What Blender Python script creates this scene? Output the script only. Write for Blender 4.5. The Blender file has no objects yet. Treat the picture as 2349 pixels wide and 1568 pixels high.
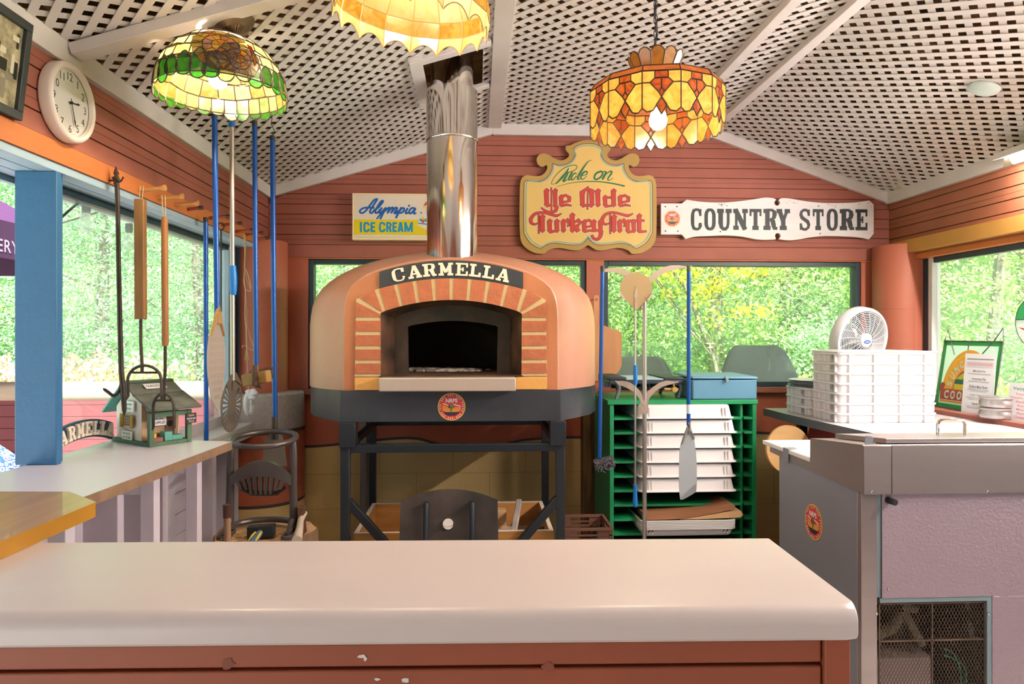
import bpy, math, random
from mathutils import Vector, Matrix
V = Vector
random.seed(7)
scene = bpy.context.scene
COL = scene.collection
PI = math.pi

# ------------------------------------------------------------------ camera, world, sun, exposure
FOC, CX, HY, CAMH, YAW = 1566.0, 1174.5, 766.0, 1.40, math.radians(2.9)
cam_data = bpy.data.cameras.new('camera')
cam_data.sensor_fit = 'HORIZONTAL'
cam_data.sensor_width = 36.0
cam_data.lens = 36.0 * FOC / 2349.0
cam_data.shift_y = (HY - 784.0) / 2349.0
cam_data.clip_start = 0.02
cam_data.clip_end = 300
cam = bpy.data.objects.new('camera', cam_data)
COL.objects.link(cam)
cam.location = (0, 0, CAMH)
cam.rotation_euler = (PI / 2, 0, -YAW)
scene.camera = cam

world = bpy.data.worlds.new('world')
scene.world = world
world.use_nodes = True
wn = world.node_tree
bg = wn.nodes['Background']
sky = wn.nodes.new('ShaderNodeTexSky')
sky.sky_type = 'HOSEK_WILKIE'
sky.sun_direction = V((0.45, -0.35, 0.82)).normalized()
sky.turbidity = 5.0
sky.ground_albedo = 0.4
hs = wn.nodes.new('ShaderNodeHueSaturation')
hs.inputs['Saturation'].default_value = 0.6
wn.links.new(sky.outputs[0], hs.inputs['Color'])
wn.links.new(hs.outputs[0], bg.inputs[0])
bg.inputs[1].default_value = 3.6

sun_data = bpy.data.lights.new('sun', 'SUN')
sun_data.energy = 14.0
sun_data.angle = math.radians(2)
sun_data.color = (1.0, 0.97, 0.91)
sun = bpy.data.objects.new('sun', sun_data)
COL.objects.link(sun)
sun.rotation_euler = (math.radians(36), 0, math.radians(16))

scene.view_settings.view_transform = 'Standard'
scene.view_settings.look = 'None'
scene.view_settings.gamma = 1.0
scene.view_settings.exposure = 0.85
scene.view_settings.use_curve_mapping = False
cy = scene.cycles
cy.max_bounces = 8
cy.diffuse_bounces = 5
cy.glossy_bounces = 3
cy.transmission_bounces = 6
cy.transparent_max_bounces = 10
cy.caustics_reflective = False
cy.caustics_refractive = False
cy.sample_clamp_indirect = 6.0
cy.use_denoising = True

# ------------------------------------------------------------------ helpers
_c, _s = math.cos(YAW), math.sin(YAW)
def ray(px, py):
    a = (px - CX) / FOC; b = (HY - py) / FOC
    return V((a * _c + _s, -a * _s + _c, b))
def at_y(px, py, y):
    d = ray(px, py); return V((0, 0, CAMH)) + d * (y / d.y)
def at_x(px, py, x):
    d = ray(px, py); return V((0, 0, CAMH)) + d * (x / d.x)
def at_z(px, py, z):
    d = ray(px, py); return V((0, 0, CAMH)) + d * ((z - CAMH) / d.z)

def lin(h):
    if not isinstance(h, str):
        return (h[0], h[1], h[2], 1.0)
    h = h.lstrip('#'); o = []
    for i in (0, 2, 4):
        c = int(h[i:i + 2], 16) / 255.0
        o.append(c / 12.92 if c <= 0.04045 else ((c + 0.055) / 1.055) ** 2.4)
    return (o[0], o[1], o[2], 1.0)

def mat(name, color, rough=0.5, metal=0.0, var=None, bump=None, stretch=(1, 1, 1), spec=0.5, emit=None, color2=None, coat=0.0):
    """principled material; var=(scale, amount, detail) mottles the colour, bump=(scale, strength)"""
    m = bpy.data.materials.new(name); m.use_nodes = True
    nt = m.node_tree; b = nt.nodes['Principled BSDF']
    c = lin(color)
    b.inputs['Base Color'].default_value = c
    b.inputs['Roughness'].default_value = rough
    b.inputs['Metallic'].default_value = metal
    b.inputs['Specular IOR Level'].default_value = spec
    b.inputs['Coat Weight'].default_value = coat
    if emit:
        b.inputs['Emission Color'].default_value = lin(emit[0]); b.inputs['Emission Strength'].default_value = emit[1]
    if var or bump:
        tc = nt.nodes.new('ShaderNodeTexCoord'); mp = nt.nodes.new('ShaderNodeMapping')
        mp.inputs['Scale'].default_value = stretch
        nt.links.new(tc.outputs['Object'], mp.inputs['Vector'])
    if var:
        n = nt.nodes.new('ShaderNodeTexNoise'); n.inputs['Scale'].default_value = var[0]
        n.inputs['Detail'].default_value = var[2] if len(var) > 2 else 4.0
        nt.links.new(mp.outputs[0], n.inputs['Vector'])
        r = nt.nodes.new('ShaderNodeMapRange'); r.inputs[1].default_value = 0.3; r.inputs[2].default_value = 0.7
        nt.links.new(n.outputs[0], r.inputs[0])
        mx = nt.nodes.new('ShaderNodeMix'); mx.data_type = 'RGBA'
        k = 1 - var[1]
        c2 = lin(color2) if color2 else (c[0] * k, c[1] * k, c[2] * k, 1)
        mx.inputs['A'].default_value = c; mx.inputs['B'].default_value = c2
        nt.links.new(r.outputs[0], mx.inputs['Factor']); nt.links.new(mx.outputs['Result'], b.inputs['Base Color'])
    if bump:
        n2 = nt.nodes.new('ShaderNodeTexNoise'); n2.inputs['Scale'].default_value = bump[0]; n2.inputs['Detail'].default_value = 3
        nt.links.new(mp.outputs[0], n2.inputs['Vector'])
        bp = nt.nodes.new('ShaderNodeBump'); bp.inputs['Strength'].default_value = bump[1]; bp.inputs['Distance'].default_value = 0.01
        nt.links.new(n2.outputs[0], bp.inputs['Height']); nt.links.new(bp.outputs[0], b.inputs['Normal'])
    return m

def glass_pane(name, tint=(0.97, 1, 0.98), haze=0.06):
    m = bpy.data.materials.new(name); m.use_nodes = True
    nt = m.node_tree; nt.nodes.remove(nt.nodes['Principled BSDF']); out = nt.nodes['Material Output']
    tr = nt.nodes.new('ShaderNodeBsdfTransparent'); tr.inputs[0].default_value = (*tint, 1)
    gl = nt.nodes.new('ShaderNodeBsdfGlossy'); gl.inputs['Roughness'].default_value = 0.02
    lw = nt.nodes.new('ShaderNodeLayerWeight'); pw = nt.nodes.new('ShaderNodeMath'); pw.operation = 'POWER'; pw.inputs[1].default_value = 5.0
    fr = nt.nodes.new('ShaderNodeMath'); fr.operation = 'MULTIPLY_ADD'; fr.inputs[1].default_value = 0.9; fr.inputs[2].default_value = 0.03
    nt.links.new(lw.outputs['Facing'], pw.inputs[0]); nt.links.new(pw.outputs[0], fr.inputs[0])
    df = nt.nodes.new('ShaderNodeBsdfTranslucent'); df.inputs[0].default_value = (0.9, 0.95, 0.92, 1)
    m1 = nt.nodes.new('ShaderNodeMixShader'); m1.inputs[0].default_value = haze
    nt.links.new(tr.outputs[0], m1.inputs[1]); nt.links.new(df.outputs[0], m1.inputs[2])
    m2 = nt.nodes.new('ShaderNodeMixShader')
    nt.links.new(fr.outputs[0], m2.inputs[0]); nt.links.new(m1.outputs[0], m2.inputs[1]); nt.links.new(gl.outputs[0], m2.inputs[2])
    nt.links.new(m2.outputs[0], out.inputs[0])
    return m

def art_glass(name, color, rough=0.25, thru=0.75, var=None, dens=0.42):
    """stained glass: light from the bulb shines through it"""
    m = bpy.data.materials.new(name); m.use_nodes = True
    nt = m.node_tree; nt.nodes.remove(nt.nodes['Principled BSDF']); out = nt.nodes['Material Output']
    c = lin(color)
    tl = nt.nodes.new('ShaderNodeBsdfTranslucent'); tl.inputs[0].default_value = (c[0]*dens, c[1]*dens, c[2]*dens, 1)
    df = nt.nodes.new('ShaderNodeBsdfDiffuse'); df.inputs[0].default_value = c
    gl = nt.nodes.new('ShaderNodeBsdfGlossy'); gl.inputs['Roughness'].default_value = rough
    if var:
        tc = nt.nodes.new('ShaderNodeTexCoord')
        n = nt.nodes.new('ShaderNodeTexNoise'); n.inputs['Scale'].default_value = var[0]; n.inputs['Detail'].default_value = 3; n.inputs['Distortion'].default_value = 1.5
        nt.links.new(tc.outputs['Object'], n.inputs['Vector'])
        r = nt.nodes.new('ShaderNodeMapRange'); r.inputs[1].default_value = 0.35; r.inputs[2].default_value = 0.65
        nt.links.new(n.outputs[0], r.inputs[0])
        mx = nt.nodes.new('ShaderNodeMix'); mx.data_type = 'RGBA'
        mx.inputs['A'].default_value = c; mx.inputs['B'].default_value = lin(var[1])
        nt.links.new(r.outputs[0], mx.inputs['Factor'])
        dk = nt.nodes.new('ShaderNodeVectorMath'); dk.operation = 'SCALE'; dk.inputs['Scale'].default_value = dens
        nt.links.new(mx.outputs['Result'], dk.inputs[0]); nt.links.new(dk.outputs[0], tl.inputs[0]); nt.links.new(mx.outputs['Result'], df.inputs[0])
    m1 = nt.nodes.new('ShaderNodeMixShader'); m1.inputs[0].default_value = thru
    nt.links.new(df.outputs[0], m1.inputs[1]); nt.links.new(tl.outputs[0], m1.inputs[2])
    m2 = nt.nodes.new('ShaderNodeMixShader'); m2.inputs[0].default_value = 0.06
    nt.links.new(m1.outputs[0], m2.inputs[1]); nt.links.new(gl.outputs[0], m2.inputs[2])
    nt.links.new(m2.outputs[0], out.inputs[0])
    return m

def leaf_mat(name, cols, thru=0.5):
    m = bpy.data.materials.new(name); m.use_nodes = True
    nt = m.node_tree; nt.nodes.remove(nt.nodes['Principled BSDF']); out = nt.nodes['Material Output']
    g = nt.nodes.new('ShaderNodeNewGeometry'); cr = nt.nodes.new('ShaderNodeValToRGB')
    el = cr.color_ramp.elements
    while len(el) < len(cols): el.new(0.5)
    for i, c in enumerate(cols):
        el[i].position = i / max(1, len(cols) - 1); el[i].color = lin(c)
    nt.links.new(g.outputs['Random Per Island'], cr.inputs[0])
    df = nt.nodes.new('ShaderNodeBsdfDiffuse'); tl = nt.nodes.new('ShaderNodeBsdfTranslucent')
    nt.links.new(cr.outputs[0], df.inputs[0]); nt.links.new(cr.outputs[0], tl.inputs[0])
    mx = nt.nodes.new('ShaderNodeMixShader'); mx.inputs[0].default_value = thru
    nt.links.new(df.outputs[0], mx.inputs[1]); nt.links.new(tl.outputs[0], mx.inputs[2]); nt.links.new(mx.outputs[0], out.inputs[0])
    return m

def frame(o, u, v, w=None):
    """plane frame: (a, b, c) -> o + a u + b v + c w"""
    o, u, v = V(o), V(u).normalized(), V(v).normalized()
    w = V(w).normalized() if w is not None else u.cross(v).normalized()
    return lambda a, b, c=0.0: o + u * a + v * b + w * c
FRONT = lambda x, y, z: frame((x, y, z), (1, 0, 0), (0, 0, 1), (0, -1, 0))       # faces the camera side (-Y)

class MB:
    def __init__(s): s.v = []; s.f = []; s.m = []
    def add(s, vs, fs, mi=0):
        n = len(s.v); s.v += [tuple(p) for p in vs]
        for f in fs: s.f.append(tuple(i + n for i in f)); s.m.append(mi)
        return s
    def box(s, x0, y0, z0, x1, y1, z1, mi=0):
        if x0 > x1: x0, x1 = x1, x0
        if y0 > y1: y0, y1 = y1, y0
        if z0 > z1: z0, z1 = z1, z0
        vs = [(x0,y0,z0),(x1,y0,z0),(x1,y1,z0),(x0,y1,z0),(x0,y0,z1),(x1,y0,z1),(x1,y1,z1),(x0,y1,z1)]
        return s.add(vs, [(0,3,2,1),(4,5,6,7),(0,1,5,4),(1,2,6,5),(2,3,7,6),(3,0,4,7)], mi)
    def fbox(s, fr, a0, a1, b0, b1, c0, c1, mi=0):
        vs = [fr(a,b,c) for c in (c0,c1) for a,b in ((a0,b0),(a1,b0),(a1,b1),(a0,b1))]
        return s.add(vs, [(0,3,2,1),(4,5,6,7),(0,1,5,4),(1,2,6,5),(2,3,7,6),(3,0,4,7)], mi)
    def bar(s, p, q, w, h=None, up=(0,0,1), mi=0):
        """square bar from p to q, width w, height h"""
        p, q = V(p), V(q); h = h or w; d = (q - p); L = d.length; d.normalize()
        up = V(up)
        if abs(d.dot(up)) > 0.98: up = V((0, 1, 0))
        x = d.cross(up).normalized(); z = x.cross(d).normalized()
        return s.fbox(lambda a,b,c: p + d*a + x*b + z*c, 0, L, -w/2, w/2, -h/2, h/2, mi)
    def prism(s, pts, fr, c0, c1, mi=0, side=None):
        n = len(pts); side = mi if side is None else side
        a = sum(pts[i][0]*pts[(i+1)%n][1]-pts[(i+1)%n][0]*pts[i][1] for i in range(n))
        if a < 0: pts = pts[::-1]
        vs = [fr(p[0],p[1],c0) for p in pts] + [fr(p[0],p[1],c1) for p in pts]
        s.add(vs, [tuple(range(n))[::-1], tuple(range(n,2*n))], mi)
        return s.add(vs, [(i,(i+1)%n,n+(i+1)%n,n+i) for i in range(n)], side)
    def flat(s, pts, fr, c=0.0, mi=0):
        return s.add([fr(p[0],p[1],c) for p in pts], [tuple(range(len(pts)))], mi)
    def tube(s, path, r, n=8, mi=0, caps=True, closed=False):
        path = [V(p) for p in path]; N = len(path)
        rs = r if isinstance(r, (list, tuple)) else [r]*N
        t = []
        for i in range(N):
            if closed: d = path[(i+1)%N]-path[i-1]
            else: d = path[min(i+1,N-1)]-path[max(i-1,0)]
            t.append(d.normalized() if d.length > 1e-9 else V((0,0,1)))
        up = V((0,0,1)) if abs(t[0].z) < 0.9 else V((1,0,0))
        x = t[0].cross(up).normalized(); vs = []
        for i in range(N):
            x = (x - t[i]*x.dot(t[i])).normalized(); y = t[i].cross(x)
            for k in range(n):
                a = 2*PI*k/n; vs.append(path[i] + (x*math.cos(a)+y*math.sin(a))*rs[i])
        fs = []
        for i in range(N if closed else N-1):
            j = (i+1)%N
            for k in range(n):
                l = (k+1)%n; fs.append((i*n+k, j*n+k, j*n+l, i*n+l)[::-1])
        if caps and not closed:
            fs.append(tuple(range(n))); fs.append(tuple(range((N-1)*n, N*n))[::-1])
        return s.add(vs, fs, mi)
    def lathe(s, prof, o, n=32, mi=0, M=None, cap=False, a0=0.0, a1=2*PI):
        o = V(o); full = abs(a1-a0) > 2*PI-1e-6; cnt = n if full else n+1; vs = []
        for r, z in prof:
            for k in range(cnt):
                a = a0+(a1-a0)*k/n; p = V((r*math.cos(a), r*math.sin(a), z))
                vs.append(o + (M @ p if M else p))
        fs = []
        for i in range(len(prof)-1):
            for k in range(n):
                l = (k+1)%cnt; fs.append((i*cnt+k, i*cnt+l, (i+1)*cnt+l, (i+1)*cnt+k))
        if cap:
            fs.append(tuple(range(cnt))[::-1]); fs.append(tuple(range((len(prof)-1)*cnt, len(prof)*cnt)))
        return s.add(vs, fs, mi)
    def ball(s, o, r, n=12, mi=0, sc=(1,1,1)):
        o = V(o); prof = [(math.sin(PI*i/n)*r, -math.cos(PI*i/n)*r) for i in range(n+1)]
        M = Matrix.Diagonal(V(sc))
        return s.lathe([(max(a,1e-5),b) for a,b in prof], o, n*2, mi, M)
    def cyl(s, p, q, r, n=16, mi=0, r2=None):
        return s.tube([p, q], [r, r if r2 is None else r2], n, mi)
    def ribbon(s, pts, w, fr, c=0.0, mi=0, d=None, closed=False):
        """flat painted stroke of width w (number or list) on a frame; d gives it thickness"""
        P = [V((p[0],p[1])) for p in pts]; N = len(P)
        ws = w if isinstance(w,(list,tuple)) else [w]*N
        L, R = [], []
        for i in range(N):
            if closed: a, b = P[i]-P[i-1], P[(i+1)%N]-P[i]
            else:
                a = P[i]-P[i-1] if i else P[1]-P[0]; b = P[i+1]-P[i] if i < N-1 else a
            if a.length < 1e-9: a = b
            if b.length < 1e-9: b = a
            a = a.normalized(); b = b.normalized()
            na, nb = V((-a.y,a.x)), V((-b.y,b.x)); nn = na+nb
            nn = nn.normalized() if nn.length > 1e-6 else na
            k = min(1.6, 1/max(0.3, nn.dot(na)))
            L.append(P[i]+nn*(ws[i]/2*k)); R.append(P[i]-nn*(ws[i]/2*k))
        rng = range(N) if closed else range(N-1)
        if d is None:
            vs = [fr(p.x,p.y,c+i*3e-6) for i, p in enumerate(L)]+[fr(p.x,p.y,c+i*3e-6) for i, p in enumerate(R)]
            s.add(vs, [(i, N+i, N+(i+1)%N, (i+1)%N) for i in rng], mi)
        else:
            vs = [fr(p.x,p.y,c+d) for p in L]+[fr(p.x,p.y,c+d) for p in R]+[fr(p.x,p.y,c) for p in L]+[fr(p.x,p.y,c) for p in R]
            fs = []
            for i in rng:
                j = (i+1)%N
                fs += [(i,N+i,N+j,j),(2*N+j,3*N+j,3*N+i,2*N+i),(i,j,2*N+j,2*N+i),(N+j,N+i,3*N+i,3*N+j)]
            if not closed: fs += [(0,2*N,3*N,N),(N-1,2*N-1,4*N-1,3*N-1)]
            s.add(vs, fs, mi)
        return s
    def nib(s, path, n, fr, c=0.0, mi=0):
        """broad pen stroke: the pen edge is the vector n"""
        n = V(n)
        for (ax,ay),(bx,by) in zip(path, path[1:]):
            a, b = V((ax,ay)), V((bx,by)); q = [a-n, a+n, b+n, b-n]
            s.add([fr(p.x,p.y,c) for p in q], [(0,1,2,3)], mi)
        return s
    def text(s, body, fr, x, y, h, w=None, c=0.0, d=0.0, bold=0.0, shear=0.0, mi=0, align='c', spacing=1.0):
        vs, fs = text_geo(body, bold, shear, spacing)
        if not vs: return s
        xs = [p[0] for p in vs]; ys = [p[1] for p in vs]; x0, x1, y0, y1 = min(xs), max(xs), min(ys), max(ys)
        ky = h/(y1-y0); kx = w/(x1-x0) if w else ky
        ox = {'c': x-(x0+x1)/2*kx, 'l': x-x0*kx}[align]
        P = [(ox+p[0]*kx, y+(p[1]-y0)*ky) for p in vs]
        if d == 0: return s.add([fr(a,b,c) for a,b in P], fs, mi)
        n = len(P); edges = {}
        for f in fs:
            for i in range(len(f)):
                e = (f[i], f[(i+1)%len(f)])
                if (e[1],e[0]) in edges: del edges[(e[1],e[0])]
                else: edges[e] = 1
        V2 = [fr(a,b,c+d) for a,b in P]+[fr(a,b,c) for a,b in P]
        return s.add(V2, list(fs)+[(a, n+a, n+b, b) for a,b in edges], mi)
    def build(s, name, mats, parent=None, loc=None, bev=0.0, seg=2, label=None, cat=None, group=None, kind=None, smooth=35, solid=0.0, sub=0):
        me = bpy.data.meshes.new(name); off = V(loc) if loc is not None else V((0,0,0))
        vs = [(p[0]-off.x, p[1]-off.y, p[2]-off.z) for p in s.v] if loc is not None else s.v
        me.from_pydata(vs, [], s.f)
        if not isinstance(mats, (list, tuple)): mats = [mats]
        for m in mats: me.materials.append(m)
        if len(mats) > 1: me.polygons.foreach_set('material_index', s.m)
        if smooth:
            me.polygons.foreach_set('use_smooth', [True]*len(s.f)); me.set_sharp_from_angle(angle=math.radians(smooth))
        me.update()
        o = bpy.data.objects.new(name, me); COL.objects.link(o); o.location = off
        if bev:
            b = o.modifiers.new('bevel', 'BEVEL'); b.width = bev; b.segments = seg; b.limit_method = 'ANGLE'; b.angle_limit = math.radians(38)
        if solid:
            b = o.modifiers.new('solid', 'SOLIDIFY'); b.thickness = solid; b.offset = 0
        if sub:
            b = o.modifiers.new('sub', 'SUBSURF'); b.levels = sub; b.render_levels = sub
        if parent is not None:
            o.parent = parent; o.matrix_parent_inverse = Matrix.Translation(-rootpos(parent))
        return tag(o, label, cat, group, kind)

def rootpos(o):
    return V((0, 0, 0)) if o.parent is not None else o.location.copy()

_tcache = {}
def text_geo(body, bold=0.0, shear=0.0, spacing=1.0):
    k = (body, bold, shear, spacing)
    if k not in _tcache:
        cu = bpy.data.curves.new('txt', 'FONT'); cu.body = body; cu.offset = bold; cu.shear = shear; cu.resolution_u = 4; cu.space_character = spacing
        ob = bpy.data.objects.new('txt', cu); me = ob.to_mesh()
        _tcache[k] = ([tuple(v.co) for v in me.vertices], [tuple(p.vertices) for p in me.polygons])
        ob.to_mesh_clear(); bpy.data.objects.remove(ob); bpy.data.curves.remove(cu)
    return _tcache[k]

def tag(o, label=None, cat=None, group=None, kind=None):
    if label: o['label'] = label
    if cat: o['category'] = cat
    if group: o['group'] = group
    if kind: o['kind'] = kind
    return o
def thing(name, label, cat, loc, group=None, kind=None):
    o = bpy.data.objects.new(name, None); o.empty_display_size = 0.05; COL.objects.link(o); o.location = V(loc)
    return tag(o, label, cat, group, kind)
KIDS = {}
def dup(root, loc, rotz=0.0, label=None, group=None, rot=None):
    r = root.copy(); COL.objects.link(r); r.location = V(loc); r.rotation_euler = rot or (0, 0, rotz)
    if label: r['label'] = label
    if group: r['group'] = group
    for ch in [o for o in COL.objects if o.parent is root]:
        cc = ch.copy(); COL.objects.link(cc); cc.parent = r
        for g in [o for o in COL.objects if o.parent is ch]:
            d = g.copy(); COL.objects.link(d); d.parent = cc
    return r
def arc(cx, cy, r, a0, a1, n=12, ry=None):
    ry = r if ry is None else ry
    return [(cx+r*math.cos(math.radians(a0+(a1-a0)*i/n)), cy+ry*math.sin(math.radians(a0+(a1-a0)*i/n))) for i in range(n+1)]
def spline(pts, n=6, closed=False):
    """Catmull-Rom through the points (tuples of any length)"""
    out = []; N = len(pts); P = [V(p) for p in pts]
    for i in range(N if closed else N-1):
        p0 = P[i-1] if (i or closed) else P[0]; p1 = P[i]; p2 = P[(i+1)%N]; p3 = P[(i+2)%N] if (closed or i+2 < N) else P[-1]
        for k in range(n):
            t = k/n
            out.append(0.5*((2*p1)+(p2-p0)*t+(2*p0-5*p1+4*p2-p3)*t*t+(3*p1-p0-3*p2+p3)*t*t*t))
    if not closed: out.append(P[-1])
    return [tuple(p) for p in out]
# ------------------------------------------------------------------ shell dimensions
XL, XR, YB = -1.19, 2.45, 3.95          # inside faces of left, right and back walls
YF = -2.2                               # where the unseen roof stops, carried back to shade the front
EAVE, TOPZ, FLX0, FLX1 = 2.235, 2.615, 0.09, 1.37
BOARD = 0.058

m_brick = mat('brick_red_paint', '#a06052', 0.62, var=(6, 0.16), spec=0.3)
m_orange = mat('warm_lit_orange_paint', '#c0713f', 0.6, var=(5, 0.12), spec=0.3)  # orange paint with warm light mixed into its colour
m_ochre = mat('ochre_lit_paint', '#bd8a45', 0.6, var=(5, 0.12), spec=0.3)  # greenish light turning the red beam ochre is put into this colour
m_brownred = mat('brown_red_tint', '#9e6248', 0.6, var=(5, 0.16), spec=0.3)  # on the right wall: brick red with some ochre light mixed in
m_groove = mat('groove_shadow_paint', '#5e2c20', 0.8)
m_white = mat('white_trim_paint', '#d2ccca', 0.55, var=(9, 0.08))
m_lattice = mat('white_plastic_lattice', '#d3cdcb', 0.45)
m_blue = mat('blue_paint', '#336a97', 0.5, var=(7, 0.12), bump=(40, 0.15))
m_soffit = mat('pale_blue_paint', '#9fb6c6', 0.55, var=(7, 0.12))
m_navy = mat('navy_window_frame', '#1d3442', 0.45)
m_terra = mat('terracotta_column_paint', '#b4654c', 0.55, var=(4, 0.1), bump=(60, 0.12))
m_plaster = mat('pink_plaster_paint', '#bf6d55', 0.6, bump=(70, 0.15))
m_tan = mat('tan_block_paint', '#e0bd7c', 0.65, var=(3, 0.1), bump=(90, 0.2))
m_rust = mat('rust_mural_paint', '#bd6446', 0.65, bump=(90, 0.2))
m_darkline = mat('dark_mural_line', '#4a3a3c', 0.7)
m_stone = mat('painted_grey_stone', '#b3a9a4', 0.75, var=(60, 0.18), bump=(80, 0.3))
m_floor = mat('pale_bounce_floor', '#d8d4cf', 0.7, var=(3, 0.2), stretch=(1, 6, 1))
m_roof = mat('brown_roof_boards', '#8a6238', 0.8, var=(9, 0.75), color2='#35291c')
m_glass = glass_pane('window_glass', haze=0.075)
m_lav = mat('lavender_white_paint', '#cfc4cc', 0.6, var=(8, 0.12))
m_wwood = mat('weathered_post_wood', '#8a6a3e', 0.8, var=(7, 0.6), stretch=(6, 6, 0.6))

def struct(mb, name, mats, label, bev=0.0, **k):
    return mb.build(name, mats, bev=bev, label=label, kind='structure', cat=k.pop('cat', 'wall'), **k)

# floor: unseen, kept pale so it bounces light
b = MB(); b.box(-1.6, -3.0, -0.06, 3.2, 4.1, 0.0)
struct(b, 'floor', m_floor, 'unseen deck floor under the whole booth, kept pale to bounce light', cat='floor')

# ---- back wall: boards above the windows
def gable(z):
    """left and right end of the back wall at height z"""
    if z <= 2.17: return XL, XR
    t = min(1.0, (z-2.17)/(2.60-2.17))
    return XL+(FLX0-XL)*t, XR+(FLX1-XR)*t
b = MB(); z = 1.835; k = 0
hs_ = [0.075] + [BOARD]*13
for h in hs_:
    z1 = min(z+h, 2.61)
    a0, a1 = gable(z); c0, c1 = gable(z1)
    if z >= 2.605: break
    y = YB - (0.012 if k == 0 else 0)
    pts = [(a0, z+0.0022), (a1, z+0.0022), (c1, z1-0.0022), (c0, z1-0.0022)]
    b.prism(pts, frame((0, y, 0), (1,0,0), (0,0,1), (0,1,0)), 0, 0.016, 0)
    b.prism([(p[0], p[1]) for p in [(a0, z), (a1, z), (c1, z1), (c0, z1)]], frame((0, YB+0.006, 0), (1,0,0), (0,0,1), (0,1,0)), 0, 0.02, 1)
    if k > 0 and k % 2: b.box(a0, YB-0.0012, z+h/2-0.0006, a1, YB+0.002, z+h/2+0.0006, 1)
    z = z1; k += 1
b.box(XL-0.2, YB+0.02, 1.835, XR+0.2, YB+0.12, 2.2, 0)
b.box(XL, YB-0.012, 1.829, XR, YB+0.1, 1.835, 2)  # warm light on the bottom ledge painted in as orange
# posts between the windows
for x0, x1 in ((-1.08, -0.965), (0.634, 0.736), (2.278, 2.37)):
    b.box(x0, YB-0.004, 1.09, x1, YB+0.10, 1.83, 3)
# block wall below, painted with a mural
b.box(XL-0.1, YB, 0.0, XR+0.1, YB+0.15, 1.062, 4)
b.box(-1.19, YB-0.07, 1.062, XR-0.02, YB+0.1, 1.09, 5)
for i in range(1, 5):
    zz = 0.2*i
    b.box(XL, YB-0.0008, zz-0.002, XR, YB+0.01, zz+0.002, 6)
    for j in range(9):
        xx = XL+0.42*j+(0.21 if i % 2 else 0)
        b.box(xx-0.002, YB-0.0008, zz, xx+0.002, YB+0.01, zz+0.2, 6)
wav = [(-1.19,0.80),(-1.0,0.76),(-0.75,0.775),(-0.5,0.80),(-0.35,0.80),(-0.2,0.765),(0.0,0.755),(0.15,0.765),(0.3,0.79),(0.6,0.80),(0.9,0.78),(1.2,0.80),(1.6,0.82),(2.0,0.80),(2.45,0.82)]
ws = spline(wav, 5)
fb = FRONT(0, YB, 0)
for p, q in zip(ws, ws[1:]):
    b.add([fb(p[0],p[1],0.0016), fb(q[0],q[1],0.0016), fb(q[0],1.06,0.0016), fb(p[0],1.06,0.0016)], [(0,1,2,3)], 7)
b.ribbon(ws, 0.014, fb, 0.0022, 8)
struct(b, 'wall_back', [m_brick, m_groove, m_orange, m_terra, m_tan, m_brownred, mat('tan_block_joint', '#c0a062', 0.8), m_rust, m_darkline],
       'brick red boarded gable wall over tan painted block with a rust mural')

# ---- windows in the back wall
def window(n, x0, x1, z0, z1, y, label, fw=0.028):
    b = MB()
    b.box(x0, y+0.01, z0, x0+fw, y+0.075, z1); b.box(x1-fw, y+0.01, z0, x1, y+0.075, z1)
    b.box(x0+fw, y+0.01, z1-fw, x1-fw, y+0.075, z1); b.box(x0+fw, y+0.01, z0, x1-fw, y+0.075, z0+fw)
    w = struct(b, 'window_%d' % n, m_navy, label, bev=0.002, cat='window')
    g = MB(); g.box(x0+fw, y+0.045, z0+fw, x1-fw, y+0.049, z1-fw)
    g.build('pane', m_glass, w)
    return w
window(1, -0.965, 0.634, 1.09, 1.829, YB, 'dark framed window behind the pizza oven')
window(2, 0.736, 2.278, 1.09, 1.829, YB, 'dark framed window behind the green rack and the fan')

# ---- corner columns
for x, r, lab in ((-1.2, 0.145, 'round terracotta column in the corner beside the hanging blue poles'), (2.45, 0.145, 'round terracotta column in the corner behind the white fan')):
    b = MB(); b.lathe([(r, 0.0), (r, 1.535), (r-0.0015, 1.537), (r-0.0015, 1.541), (r, 1.543), (r, 1.905), (r-0.003, 1.91), (0.001, 1.91)], (x, 3.845, 0), 48)
    struct(b, 'corner_column', m_terra, lab, cat='column')
# round painted plinth at the foot of the left column
b = MB(); R = 0.235
cx, cy_ = -1.2, 3.845
def plinth(z0, z1, r, mi, n=28):
    b.lathe([(r, z0), (r, z1)], (cx, cy_, 0), n, mi, a0=-PI/2-0.55, a1=0.35)
plinth(0.0, 0.50, R, 2); plinth(0.50, 0.885, R, 1); plinth(0.885, 1.075, R, 0)
b.lathe([(R, 1.075), (R-0.012, 1.085), (0.01, 1.085)], (cx, cy_, 0), 28, 0, a0=-PI/2-0.55, a1=0.35)
b.lathe([(R+0.0012, 0.872), (R+0.0012, 0.892)], (cx, cy_, 0), 28, 3, a0=-PI/2-0.55, a1=0.35)
b.lathe([(R+0.0012, 0.49), (R+0.0012, 0.506)], (cx, cy_, 0), 28, 3, a0=-PI/2-0.55, a1=0.35)
struct(b, 'column_plinth', [m_stone, m_rust, m_tan, m_darkline], 'grey painted stone band above rust and tan at the foot of the corner column', cat='column')

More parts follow.
